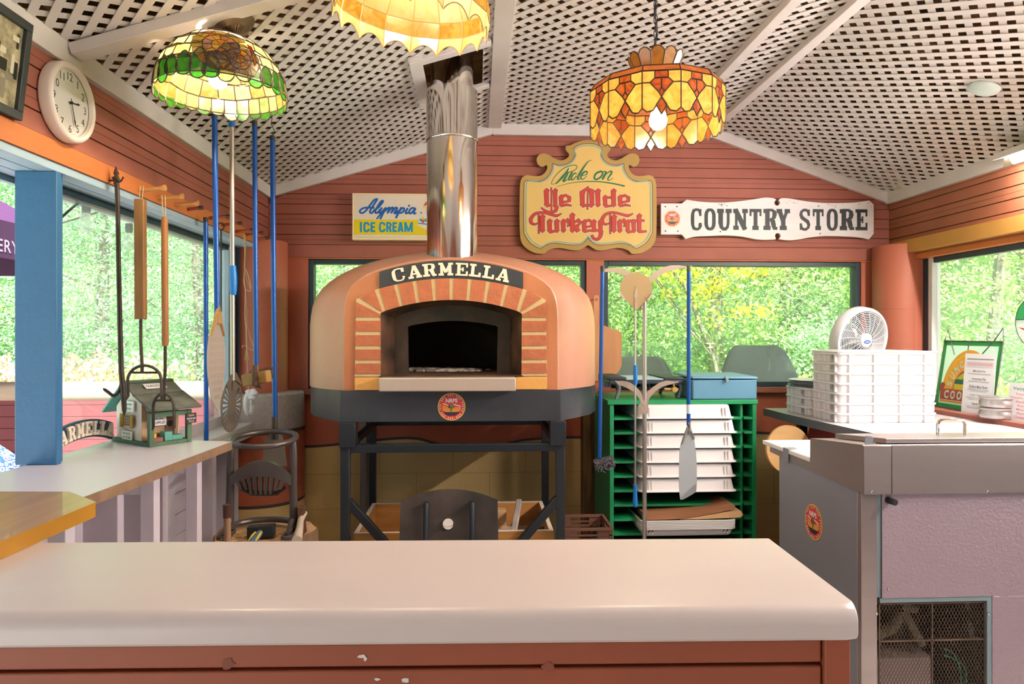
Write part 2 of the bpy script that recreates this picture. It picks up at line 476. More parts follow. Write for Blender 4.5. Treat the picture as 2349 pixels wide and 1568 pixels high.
# ---- left wall above the openings
def boards_x(b, x, sgn, y0, y1, z0, z1, mi, gi):
    z = z0; k = 0
    while z < z1-0.01:
        zt = min(z+BOARD, z1)
        b.box(x, y0, z+0.0022, x-sgn*0.016, y1, zt-0.0022, mi)
        if k % 2: b.box(x+sgn*0.001, y0, z+BOARD/2-0.0006, x-sgn*0.004, y1, z+BOARD/2+0.0006, gi)
        z = zt; k += 1
    b.box(x-sgn*0.008, y0, z0, x-sgn*0.10, y1, z1, gi)
b = MB()
boards_x(b, XL, 1, YF, YB, 1.945, 2.185, 0, 2)
b.box(XL+0.004, YF, 1.886, XL-0.05, 3.93, 1.945, 1)
struct(b, 'wall_left', [m_brick, m_orange, m_groove], 'brick red boards and orange beam above the left serving window', bev=0.0015)
# soffit under the left beam, with bead grooves
b = MB()
for i in range(3):
    x = XL-0.003-0.058*i; b.box(x, YF, 1.862, x-0.0545, 3.72, 1.885)
b.box(XL-0.178, YF, 1.845, XL-0.20, 3.72, 1.95)
b.box(XL-0.012, YF, 1.880, XL-0.18, 3.72, 1.8855, 1)
struct(b, 'trim_1', [m_soffit, m_navy], 'pale blue beadboard soffit over the left serving window', bev=0.0015, cat='trim')
# lower left wall: white studs and siding under the left counter
b = MB()
for i in range(11): b.box(-1.30, 1.2, 0.09*i, -1.285, 3.75, 0.09*i+0.0865, 0)
b.box(-1.33, 1.2, 0, -1.299, 3.75, 0.93, 0)
for y, w, d in ((1.42,0.04,0.10),(1.68,0.085,0.05),(1.86,0.04,0.12),(2.12,0.09,0.05),(2.28,0.04,0.12),(2.42,0.04,0.20),(2.75,0.09,0.06),(3.08,0.04,0.12),(3.40,0.09,0.09)):
    b.box(-1.287, y, 0, -1.287+d, y+w, 0.92, 0)
b.box(-1.287, 1.2, 0.0, -1.25, 3.75, 0.09, 0)
struct(b, 'wall_left', m_lav, 'pale lavender painted studs and siding under the left counter', bev=0.002)
b = MB(); b.box(-1.36, 2.03, 0.915, -1.165, 3.76, 0.94, 0); b.box(-1.18, 2.45, 0.87, -1.165, 3.76, 0.915, 0)
struct(b, 'trim_2', m_white, 'chipped white sill of the left window', bev=0.003, cat='trim')
# left window
b = MB(); x0 = -1.315
b.box(x0-0.006, 2.045, 0.945, x0+0.03, 2.07, 1.86); b.box(x0-0.03, 3.63, 0.945, x0+0.02, 3.68, 1.86, 1)
b.box(x0-0.03, 3.68, 0.945, x0+0.035, 3.72, 1.86, 0); b.box(x0-0.03, 3.72, 0.94, x0+0.05, 3.78, 1.86, 2)
b.box(x0-0.03, 2.07, 1.838, x0+0.02, 3.63, 1.861); b.box(x0-0.03, 2.07, 0.945, x0+0.02, 3.63, 0.965)
w3 = struct(b, 'window_3', [m_navy, m_soffit, m_blue], 'navy framed fixed window behind the hanging oven tools', bev=0.002, cat='window')
g = MB(); g.box(x0-0.002, 2.07, 0.965, x0+0.002, 3.63, 1.838); g.build('pane', m_glass, w3)
b = MB(); b.box(-1.42, 3.76, 0.5, -1.19, 3.98, 1.87)
struct(b, 'wall_left', m_plaster, 'pink plaster end of the left wall beside the window')
b = MB(); b.box(-1.305, 1.995, 1.03, -1.19, 2.02, 1.862)
b.box(-1.30, 2.02, 1.0, -1.21, 2.06, 1.862)
struct(b, 'support_post', m_blue, 'blue painted post standing on the left counter', bev=0.003, cat='post')

# ---- right wall
b = MB()
boards_x(b, XR, -1, YF, YB, 1.845, 2.185, 0, 2)
b.box(XR-0.045, YF, 1.858, XR+0.01, 3.885, 1.93, 1)
b.box(XR-0.004, YF, 1.82, XR+0.12, 3.80, 1.847, 3)
b.box(XR, YF, 0.0, XR+0.12, YB, 0.99, 4)
b.box(XR-0.004, 3.70, 1.0, XR+0.10, 3.83, 1.83, 5)
struct(b, 'wall_right', [m_brownred, m_ochre, m_groove, m_orange, mat('black_painted_wall', '#241d1e', 0.7), m_plaster], 'boards and beam with ochre light in their colour above the right window', bev=0.0015)
b = MB(); b.box(2.30, YF, 0.99, XR+0.14, 3.72, 1.022)
b.box(2.312, YF, 0.965, 2.34, 3.72, 0.99)
struct(b, 'trim_3', m_brick, 'brick red ledge under the right window', bev=0.003, cat='trim')
b = MB(); x0 = XR+0.06
b.box(x0-0.02, 3.64, 1.022, x0+0.02, 3.70, 1.82); b.box(x0-0.03, 3.61, 1.022, x0+0.02, 3.64, 1.82, 1)
b.box(x0-0.02, YF, 1.79, x0+0.02, 3.61, 1.82); b.box(x0-0.02, YF, 1.022, x0+0.02, 3.61, 1.04)
w4 = struct(b, 'window_4', [m_navy, m_white], 'large window above the brick red ledge on the right', bev=0.002, cat='window')
g = MB(); g.box(x0-0.002, YF, 1.04, x0+0.002, 3.61, 1.79); g.build('pane', m_glass, w4)

# ---- white trim under the ceiling
b = MB()
b.box(XL-0.004, YF, 2.172, XL+0.022, YB, 2.24)
b.box(XR+0.004, YF, 2.172, XR-0.022, YB, 2.24)
TW = 0.062
sl = (TOPZ-EAVE)/(FLX0-XL)
fr = frame((0, YB-0.022, 0), (1,0,0), (0,0,1), (0,1,0))
b.prism([(XL, EAVE-TW), (FLX0, TOPZ-TW), (FLX0, TOPZ+0.01), (XL, EAVE+0.01)], fr, 0, 0.03)
b.prism([(FLX0+0.001, TOPZ-TW-0.004), (FLX1, TOPZ-TW-0.004), (FLX1, TOPZ+0.01), (FLX0+0.001, TOPZ+0.01)], fr, 0, 0.03)
b.prism([(FLX1, TOPZ-TW), (XR, EAVE-TW), (XR, EAVE+0.01), (FLX1, TOPZ+0.01)], fr, 0.002, 0.03)
struct(b, 'trim_4', m_white, 'white boards edging the lattice ceiling along the walls', bev=0.002, cat='trim')

# ---- ceiling lattice: three panels of real crossed strips
FLUE = (-0.112, 3.03)
def panel(o, u, v, lu, lv, hole=None, sag=0.0, pitch=0.0505, w=0.0238, seed=0):
    """o corner, u along the room, v across; strips at 45 degrees clipped to lu x lv"""
    rnd = random.Random(seed); b = MB()
    u, v = V(u).normalized(), V(v).normalized(); n = u.cross(v); n = n if n.z > 0 else -n
    ph = [rnd.uniform(0, 6) for _ in range(4)]
    def sg(a, c):
        e = min(1, a/0.3, (lu-a)/0.3, c/0.2, (lv-c)/0.2); e = max(0, e)
        return -sag*e*(math.sin(a*3.1+ph[0])*math.sin(c*4+ph[1])+0.6*math.sin(a*6.3+ph[2]+c*3))
    def put(a, c, d): return V(o)+u*a+v*c+n*(d+sg(a, c))
    for fam in (0, 1):
        d0 = -0.004 if fam else 0.0
        k = -lv if not fam else 0.0
        end = lu if not fam else lu+lv
        while k < end:
            # fam 0: a - c = k ; fam 1: a + c = k
            if not fam: c0, c1 = max(0, -k), min(lv, lu-k)
            else: c0, c1 = max(0, k-lu), min(lv, k)
            if c1-c0 > 0.01:
                m = max(1, int((c1-c0)/0.07)); hw = w*0.7071
                segs = [c0+(c1-c0)*i/m for i in range(m+1)]
                for p, q in zip(segs, segs[1:]):
                    cm = (p+q)/2; am = cm+k if not fam else k-cm
                    if hole and hole(V(o)+u*am+v*cm): continue
                    A = [(p+k if not fam else k-p, p), (q+k if not fam else k-q, q)]
                    vs = []
                    for d in (d0, d0-0.0025):
                        for a, c in A:
                            vs += [put(a-hw, c, d), put(a+hw, c, d)]
                    b.add(vs, [(4,5,7,6), (0,2,3,1), (0,4,6,2), (1,3,7,5)])
            k += pitch*1.41421
    return b
LS = V((FLX0-XL, 0, TOPZ-EAVE)); RS = V((XR-FLX1, 0, EAVE-TOPZ))
hole = lambda p: -0.235 < p.x < 0.03 and 2.80 < p.y < 3.24
b = panel((XL, YF, EAVE), (0,1,0), LS, YB-YF, LS.length, hole, 0.006, seed=1)
struct(b, 'ceiling', m_lattice, 'sloping lattice panel on the left, cut open round the flue', cat='ceiling')
b = panel((FLX0, YF, TOPZ), (0,1,0), (1,0,0), YB-YF, FLX1-FLX0, None, 0.003, seed=2)
struct(b, 'ceiling', m_lattice, 'flat lattice panel along the middle of the ceiling', cat='ceiling')
b = panel((FLX1, YF, TOPZ), (0,1,0), RS, YB-YF, RS.length, None, 0.003, seed=3)
struct(b, 'ceiling', m_lattice, 'sloping lattice panel on the right', cat='ceiling')
# battens
def batten(p, q, w, h, label, up=(0,0,1)):
    b = MB(); b.bar(p, q, w, h, up); return struct(b, 'trim_5', m_white, label, bev=0.002, cat='batten')
batten((FLX0+0.01, YF, TOPZ-0.018), (FLX0+0.01, YB-0.02, TOPZ-0.018), 0.075, 0.028, 'white batten running beside the flue along the ceiling fold')
batten((FLX1, YF, TOPZ-0.018), (FLX1, YB-0.02, TOPZ-0.018), 0.05, 0.028, 'white batten along the right ceiling fold')
batten((1.13, YF, TOPZ-0.02), (1.13, YB-0.02, TOPZ-0.02), 0.045, 0.03, 'white batten across the flat lattice behind the crowned lamp')
nL = V((-(TOPZ-EAVE), 0, FLX0-XL)).normalized()
batten(V((XL+0.02, 2.04, EAVE))-nL*0.02, V((FLX0, 2.04, TOPZ))-nL*0.02, 0.06, 0.034, 'white batten crossing the left slope above the clock', nL)
# boards framing the flue opening
b = MB()
def sp(x, y, d=0.0): return V((x, y, EAVE+(x-XL)*sl))-nL*d
b.bar(sp(-0.255, 2.74, .012), sp(-0.255, 3.32, .012), 0.055, 0.02, nL); b.bar(sp(-0.28, 2.78, .014), sp(0.05, 2.78, .014), 0.05, 0.02, nL)
b.bar(sp(-0.28, 3.26, .014), sp(0.05, 3.26, .014), 0.05, 0.02, nL)
struct(b, 'trim_6', m_white, 'white boards framing the ceiling hole round the flue', bev=0.002, cat='trim')
# roof boards and rafters above the lattice
b = MB()
up = 0.16
def roofq(p, q, y0, y1): b.add([(p[0],y0,p[1]),(q[0],y0,q[1]),(q[0],y1,q[1]),(p[0],y1,p[1]),(p[0],y0,p[1]+.03),(q[0],y0,q[1]+.03),(q[0],y1,q[1]+.03),(p[0],y1,p[1]+.03)],
    [(0,3,2,1),(4,5,6,7),(0,1,5,4),(1,2,6,5),(2,3,7,6),(3,0,4,7)])
prof = [(XL-0.45, EAVE+up-0.13), (FLX0, TOPZ+up), (FLX1, TOPZ+up), (XR+0.45, EAVE+up-0.13)]
for p, q in zip(prof, prof[1:]): roofq(p, q, YF, YB+0.4)
for i in range(16):
    y = YF+0.4*i
    for p, q in zip(prof, prof[1:]):
        b.bar((p[0], y, p[1]-0.05), (q[0], y, q[1]-0.05), 0.04, 0.09, (0,0,1))
b.box(XL-0.1, YF, 2.2, XL-0.08, YB, 2.36); b.box(XR+0.1, YF, 2.2, XR+0.08, YB, 2.36)
b.prism([(XL-.1,2.2),(XR+.1,2.2),(XR+.1,2.5),(FLX1,2.9),(FLX0,2.9),(XL-.1,2.5)], frame((0,YB+0.08,0),(1,0,0),(0,0,1),(0,1,0)), 0, 0.03)
struct(b, 'roof', m_roof, 'dark brown roof boards showing through the ceiling lattice', cat='roof')
# added out of view to cut light from behind: half wall and header
b = MB(); b.box(XL-0.1, YF-0.1, 0.0, XR+0.1, YF, 1.0); b.box(XL-0.1, YF-0.1, 1.3, XR+0.1, YF, 2.75)
struct(b, 'wall_light_screen', m_brick, 'unseen brick red half wall and header added to cut light from behind')
# ------------------------------------------------------------------ outside
m_grass = mat('lawn', '#8fae52', 0.9, var=(2.5, 0.3))
m_hill = mat('wooded_hillside', '#7fa562', 0.95, var=(1.6, 0.45), bump=(3, 0.8))
b = MB(); b.box(-60, -30, -0.32, 60, 60, -0.25)
struct(b, 'ground', m_grass, 'lawn around the booth', cat='ground')
b = MB(); n = 24; rnd = random.Random(3)
vs = []; fs = []
for j in range(6):
    for i in range(n+1):
        vs.append((-48+96*i/n, 24+j*5, -0.3+[0,4.5,8,11,13,14][j]+rnd.uniform(-.8,.8)))
for j in range(5):
    for i in range(n): a = j*(n+1)+i; fs.append((a, a+1, a+n+2, a+n+1))
b.add(vs, fs); struct(b, 'hill', m_hill, 'wooded hillside rising far behind the trees', cat='hill')
b = MB(); b.box(-6, -12, -0.24, -1.6, 5.0, -0.02); b.box(3.2, -12, -0.24, 6, 5.0, -0.02); b.box(-6, 4.1, -0.24, 6, 6.2, -0.02); b.box(-1.6, -12, -0.24, 3.2, -3.0, -0.02)  # strips behind the camera added to neutralise green bounce light
struct(b, 'patio', mat('pale_patio_concrete', '#c9c5c4', 0.8, var=(3, 0.12)), 'pale concrete patio outside the windows, extended unseen to grey the bounced light', cat='patio')

def rnd_unit(r):
    z = r.uniform(-1, 1); a = r.uniform(0, 2*PI); q = math.sqrt(1-z*z); return V((q*math.cos(a), q*math.sin(a), z))
def leaf_quad(b, p, d, up, l, w):
    s_ = d.cross(up)
    s_ = s_.normalized() if s_.length > 1e-4 else V((1,0,0))
    b.add([p, p+d*l*0.5+s_*w*0.5, p+d*l, p+d*l*0.5-s_*w*0.5], [(0,1,2,3)])
def crown(seed, h, rad, z0, nclump, nleaf, size, flat, shape):
    r = random.Random(seed); b = MB()
    for _ in range(nclump):
        t = r.random()**0.85; z = z0+(h-z0)*t
        if shape == 'cone': rr = rad*(1.05-t)
        elif shape == 'round': rr = rad*math.sqrt(max(0.05, 1-(2*t-1)**2))
        else: rr = rad*(0.75+0.3*math.sin(t*9+seed))*(1.15-0.75*t)
        a = r.uniform(0, 2*PI); q = rr*(0.45+0.55*r.random()**0.5)
        c = V((q*math.cos(a), q*math.sin(a), z)); out = V((math.cos(a), math.sin(a), -0.15))
        cs = r.uniform(0.28, 0.55)*rad/1.6
        for _ in range(nleaf):
            p = c+V((r.gauss(0,cs), r.gauss(0,cs), r.gauss(0,cs*flat)))
            d = (out*0.7+rnd_unit(r)).normalized()
            nrm = (V((0,0,1))*1.1+rnd_unit(r)*0.8).normalized()
            leaf_quad(b, p, d, nrm, size*r.uniform(.7,1.3), size*r.uniform(.35,.6))
    return b
lm_maple = leaf_mat('maple_leaves', ['#a2c26c', '#b4d27e', '#c6e096', '#d2e4a0'])
lm_dark = leaf_mat('shade_leaves', ['#8fb788', '#a5ca9e', '#bbdab2'])
lm_pine = leaf_mat('pine_needles', ['#9cc4a6', '#aed0b4', '#c2dec6'])
lm_gold = leaf_mat('turning_leaves', ['#e8cc3c', '#f2d848', '#ecdc60', '#c6d468'])
lm_bright = leaf_mat('bright_leaves', ['#b6d48e', '#c8e2a4', '#daecb6'])
m_bark = mat('grey_bark', '#8d8478', 0.9, var=(8, 0.4))
KINDS = {
 'maple': (crown(11, 7.0, 2.1, 0.6, 300, 85, 0.088, 0.20, 'free'), lm_maple, 'yellow green maple with layered boughs'),
 'shade': (crown(12, 7.5, 2.2, 0.2, 300, 85, 0.088, 0.36, 'round'), lm_dark, 'mid green rounded tree'),
 'pine': (crown(13, 7.5, 1.9, 0.2, 320, 120, 0.066, 0.18, 'cone'), lm_pine, 'blue green white pine'),
 'bright': (crown(14, 6.5, 2.0, 0.4, 290, 85, 0.090, 0.24, 'free'), lm_bright, 'pale sunlit leafy tree'),
 'bush': (crown(15, 2.2, 1.3, -0.1, 90, 60, 0.10, 0.5, 'round'), lm_dark, 'low green shrub'),
}
protos = {}
def tree(kind, x, y, s, rz, label, group=None):
    if kind not in protos:
        mb, lm, lab = KINDS[kind]
        root = thing(kind+'_tree' if kind not in ('bush',) else 'shrub', label, 'shrub' if kind == 'bush' else 'tree', (0,0,0))
        mb.build('foliage', lm, root, smooth=0)
        if kind != 'bush':
            t = MB(); r = random.Random(5)
            t.tube([(0,0,-0.3),(0.05,0,1.5),(-0.05,0.06,3.2),(0.02,0,5.0)], [0.14,0.11,0.08,0.03], 8)
            for k in range(9):
                a = r.uniform(0,6.28); z = r.uniform(0.8,4.2); L = r.uniform(0.9,1.6)
                t.tube([(0,0,z),(math.cos(a)*L*.5,math.sin(a)*L*.5,z+.25),(math.cos(a)*L,math.sin(a)*L,z+.6)],[.035,.022,.008],5)
            t.build('trunk', m_bark, root)
        protos[kind] = root; o = root
    else:
        o = dup(protos[kind], (0,0,0), 0, label)
    o.location = (x, y, -0.28); o.rotation_euler = (0,0,rz); o.scale = (s,s,s)
    if group: o['group'] = group
    else:
        if 'group' in o: del o['group']
    return o
rnd = random.Random(21)
near = [('pine',-8.6,11.5),('pine',-7.0,13.2),('shade',-10.2,14.0),('bright',-12.4,13.0),('shade',-5.4,13.6),
        ('shade',-3.0,15.5),('pine',-1.1,14.5),('bright',0.7,16.5),('maple',2.6,14.0),('maple',4.6,13.0),('shade',3.6,15.5),('pine',7.2,15.0),
        ('bright',8.6,13.4),('shade',6.2,13.4),('maple',9.8,11.8),('bright',11.6,14.0),('maple',12.2,11.6),('maple',8.2,10.4),('bright',14.0,14.5)]
side = lambda x: ('seen through the left window' if x < -4.5 else 'seen behind the pizza oven' if x < 2 else 'seen through the window behind the fan' if x < 7.5 else 'seen through the right window')
for i, (k, x, y) in enumerate(near):
    tree(k, x, y, rnd.uniform(.9,1.15), rnd.uniform(0,6), KINDS[k][2]+' '+side(x), 'trees beyond the windows, %s, %s' % (k, side(x)))
for i in range(17):
    k = ['shade','pine','bright','maple'][i % 4]; x = -24+3.1*i
    tree(k, x, 20.5+rnd.uniform(-1.5,1.5), rnd.uniform(1.15,1.4), rnd.uniform(0,6), KINDS[k][2]+' standing in the far row', 'far row of trees, '+k)
for x, y, s in ((-3.2,11.0,.8),(-1.2,11.5,.9),(1.0,11.5,.7),(5.6,10.5,.8),(7.6,8.4,.8),(-9.8,10,.8)):
    tree('bush', x, y, s, x, KINDS['bush'][2]+' '+side(x), 'shrubs below the trees, '+side(x))
# golden tree: its turning crown leans over the middle of the right back window
g = thing('golden_tree', 'tree turning yellow in the middle of the window behind the fan', 'tree', (3.65, 11.6, -0.28))
r = random.Random(8); gb = MB()
for k in range(46):
    t = r.random(); c = V((3.65-1.0+2.1*t+r.gauss(0,.18), 11.6+r.gauss(0,.3), 3.35-1.25*t+r.gauss(0,.34)))
    for _ in range(30):
        p = c+V((r.gauss(0,.2), r.gauss(0,.2), r.gauss(0,.07)))
        leaf_quad(gb, p, rnd_unit(r), (V((0,0,1))+rnd_unit(r)*.8).normalized(), .12*r.uniform(.7,1.3), .06)
gb.build('foliage', lm_gold, g, smooth=0)
t = MB(); t.tube([(4.4,11.8,-.3),(4.1,11.7,1.0),(3.6,11.65,2.2),(2.7,11.6,3.3)],[.06,.05,.035,.012],7)
for k in range(6):
    z = 1.0+.35*k; x = 4.1-.24*k; t.tube([(x,11.7,z),(x-.5,11.5,z+.5),(x-.8,11.4,z+.9)],[.02,.014,.006],5)
t.build('trunk', m_bark, g)
# meadow plants and reeds
def meadow(seed, n, x0, x1, y0, y1, h0, h1, plume, plf):
    r = random.Random(seed); b = MB()
    for _ in range(n):
        x, y, h = r.uniform(x0,x1), r.uniform(y0,y1), r.uniform(h0,h1)
        lean = V((r.gauss(0,.09), r.gauss(0,.09), 1)).normalized(); p = V((x,y,-.28)); top = p+lean*h
        sd = V((r.uniform(-1,1), r.uniform(-1,1), 0)).normalized()*.012
        b.add([p-sd*2, p+sd*2, top], [(0,1,2)], 0)
        for k in range(3):
            q = p+lean*h*r.uniform(.3,.9); d = (V((r.uniform(-1,1), r.uniform(-1,1), r.uniform(.2,1)))).normalized()
            leaf_quad(b, q, d, rnd_unit(r), .2, .035)
        if r.random() < plf:
            for k in range(9):
                leaf_quad(b, top+V((r.gauss(0,.03), r.gauss(0,.03), r.gauss(0,.06))), rnd_unit(r), rnd_unit(r), .07, .05)
                b.m[-1] = 1
    return b
lm_field = leaf_mat('meadow_stems', ['#a9bf5e', '#bccb74', '#93b052'])
b = meadow(31, 2600, -3.5, 7.5, 7.2, 10.2, .6, 1.05, None, .30)
b.build('meadow_plants', [lm_field, leaf_mat('goldenrod', ['#ddd65e', '#e8e07c'])], kind='stuff', label='yellow flowering meadow plants beyond the back windows', cat='plants', smooth=0)
b = meadow(32, 2200, -8.6, -3.8, 6.9, 9.2, .85, 1.38, None, .4)
b.build('reeds', [leaf_mat('reed_stems', ['#b9b56a', '#cdbf80', '#9db060']), leaf_mat('reed_plumes', ['#e0bfa6', '#ead2bc'])], kind='stuff', label='tall tan reeds with pinkish plumes beyond the left window', cat='reeds', smooth=0)

# ---- railing wall outside the left window
b = MB()
for i in range(13):
    z = 0.98-0.082*(i+1); b.box(-8.5, 5.0, z+.002, -1.62, 5.03, z+.080)
b.box(-8.5, 5.012, -.1, -1.62, 5.10, .97)
m_maroon = mat('maroon_siding_paint', '#7e2d36', .6, var=(5,.15))
w = thing('railing_wall', 'maroon boarded railing wall outside the left window', 'railing', (-5,5.05,-.2), kind='structure')
b.build('siding', m_maroon, w)
b = MB(); b.tube([(-8.5,5.05,.985),(-1.6,5.05,.985)], .075, 16); b.build('log_rail', mat('bleached_log', '#cdb09a', .8, var=(4,.35), stretch=(.4,5,5)), w)
# string lights under the left eave
st = thing('string_lights', 'string of clear bulbs hung outside above the left window', 'string lights', (-1.6,3.0,1.95))
cord = []
for px, py, y in ((140,505,2.2),(200,462,2.45),(245,490,2.7),(297,500,3.0),(400,470,3.4)):
    p = at_y(px, py-6, y); cord.append(tuple(p))
b = MB(); b.tube(spline(cord, 6), .004, 6); b.tube(spline([tuple(at_y(140,512,3.0)), tuple(at_y(200,494,3.0)), tuple(at_y(250,478,3.0))], 5), .004, 6)
m_cable = mat('black_cable', '#23262a', .5); b.build('cord', m_cable, st)
m_clear = glass_pane('clear_bulb_glass', (1,1,1), .35)
for px, py, y in ((198,470,2.45),(296,519,3.0)):
    p = at_y(px, py, y)
    s_ = MB(); s_.lathe([(.004,.014),(.013,.012),(.015,.0),(.014,-.022),(.012,-.028),(.001,-.028)], p, 16); so = s_.build('bulb_socket', m_cable, st)
    s_ = MB(); s_.lathe([(.010,-.028),(.014,-.034),(.023,-.052),(.026,-.068),(.021,-.084),(.010,-.093),(.001,-.095)], p, 18); s_.build('bulb', m_clear, st)
# purple patio umbrella
um = thing('patio_umbrella', 'purple patio umbrella with pale lettering on its valance', 'umbrella', (-4.02,4.25,-.2))
m_purple = mat('purple_canvas', '#4e2453', .75, var=(5,.2))
cxu, cyu, ru = -4.02, 4.25, 1.32
oc = [(cxu+ru*math.cos(PI/8+PI/4*k), cyu+ru*math.sin(PI/8+PI/4*k)) for k in range(8)]
b = MB(); vs = [(cxu,cyu,2.85)]+[(x,y,2.07) for x,y in oc]; b.add(vs, [(0,1+k,1+(k+1)%8) for k in range(8)])
b.build('canopy', m_purple, um, solid=.004, smooth=0)
b = MB()
for k in range(8):
    p, q = oc[k], oc[(k+1)%8]; N = 8
    for i in range(N):
        a = V((p[0]+(q[0]-p[0])*i/N, p[1]+(q[1]-p[1])*i/N, 0)); c = V((p[0]+(q[0]-p[0])*(i+1)/N, p[1]+(q[1]-p[1])*(i+1)/N, 0))
        b.add([a+V((0,0,2.07)), c+V((0,0,2.07)), c+V((0,0,1.85)), a+V((0,0,1.85))], [(0,3,2,1)])
va = b.build('valance', m_purple, um, solid=.004, smooth=0)
p, q = V((*oc[7],0)), V((*oc[0],0))
fr = frame(p+V((0,0,1.85))+V((.004,0,0)), q-p, (0,0,1))
b = MB(); b.text('BREWERY', fr, 4.07-p.y, .035, .075, bold=.012, spacing=1.1); b.build('lettering', mat('pale_lilac_print', '#b9a2bd', .7), va, label='pale valance lettering')
b = MB(); b.cyl((cxu,cyu,-.2),(cxu,cyu,2.8),.025); b.build('pole', m_wwood, um)
# blue and white patterned cloth on a chair beyond the counter
ch = thing('patio_chair', 'chair back in blue and white patterned cloth below the purple umbrella', 'chair', (-2.22,3.2,-.02))
m_pat = mat('blue_white_pattern', '#f1f3f8', .8); nt = m_pat.node_tree
vo = nt.nodes.new('ShaderNodeTexVoronoi'); vo.inputs['Scale'].default_value = 26; vo.feature = 'F1'
wv = nt.nodes.new('ShaderNodeMath'); wv.operation = 'SINE'; ml = nt.nodes.new('ShaderNodeMath'); ml.operation = 'MULTIPLY'; ml.inputs[1].default_value = 22
tc = nt.nodes.new('ShaderNodeTexCoord'); nt.links.new(tc.outputs['Object'], vo.inputs['Vector']); nt.links.new(vo.outputs[0], ml.inputs[0]); nt.links.new(ml.outputs[0], wv.inputs[0])
gt = nt.nodes.new('ShaderNodeMath'); gt.operation = 'GREATER_THAN'; gt.inputs[1].default_value = -.1; nt.links.new(wv.outputs[0], gt.inputs[0])
mx = nt.nodes.new('ShaderNodeMix'); mx.data_type = 'RGBA'; mx.inputs['A'].default_value = lin('#f1f3f8'); mx.inputs['B'].default_value = lin('#2a4fa8')
nt.links.new(gt.outputs[0], mx.inputs['Factor']); nt.links.new(mx.outputs['Result'], nt.nodes['Principled BSDF'].inputs['Base Color'])
b = MB(); fr = FRONT(-2.22,3.2,-.085)
b.prism([(-.28,.42),(.13,.42),(.13,.86),(.10,.93),(.02,.985),(-.1,1.0),(-.2,.97),(-.28,.9)], fr, -.05, .03); b.build('backrest', m_pat, ch, bev=.02, seg=3)
b = MB(); b.prism([(-.28,.38),(.13,.38),(.13,.45),(-.28,.45)], fr, -.45, .05); b.build('seat', m_pat, ch, bev=.02, seg=3)
for x, y in ((-2.47,3.18),(-2.12,3.18),(-2.47,3.6),(-2.12,3.6)):
    b = MB(); b.cyl((x,y,-.02),(x,y,.305),.018); b.build('leg', m_wwood, ch)
# grey plastic chairs behind the back windows
m_greypl = mat('grey_plastic', '#595b63', .45, bump=(120,.05))  # grey darkened to stand in for the chairs' backlit shade
def shell_chair(x, y, z, w, rz, label):
    t = thing('plastic_chair', label, 'chair', (x,y,-.02))
    b = MB(); rows = []
    prof = [(.42,.0,.50),(.15,-.03,.56),(-.02,.02,.60),(-.08,.16,.60),(-.11,.32,.52),(-.13,.44,.40),(-.135,.48,.30)]
    for (yy, zz, ww) in spline(prof, 4):
        rows.append([(x+ww*w*(u/10-.5), y-yy+.10*abs(u/10-.5)**1.6*(1 if zz>.05 else .2)*-1, z+zz) for u in range(11)])
    vs = [p for r_ in rows for p in r_]; fs = [(i*11+j, i*11+j+1, (i+1)*11+j+1, (i+1)*11+j) for i in range(len(rows)-1) for j in range(10)]
    b.add(vs, fs); b.build('seat_shell', m_greypl, t, solid=.012)
    for sx in (-1,1):
        for yy in (-.3,.05):
            b = MB(); b.cyl((x+sx*w*.22,y+yy,-.02),(x+sx*w*.2,y+yy*.8,z+.0),.014); b.build('leg', m_navy, t)
    t.rotation_euler = (0,0,rz); return t
shell_chair(1.17, 4.75, .76, .98, .1, 'grey plastic chair outside behind the camp stove')
shell_chair(2.00, 4.65, .84, 1.1, .2, 'grey plastic chair outside behind the blue chest')
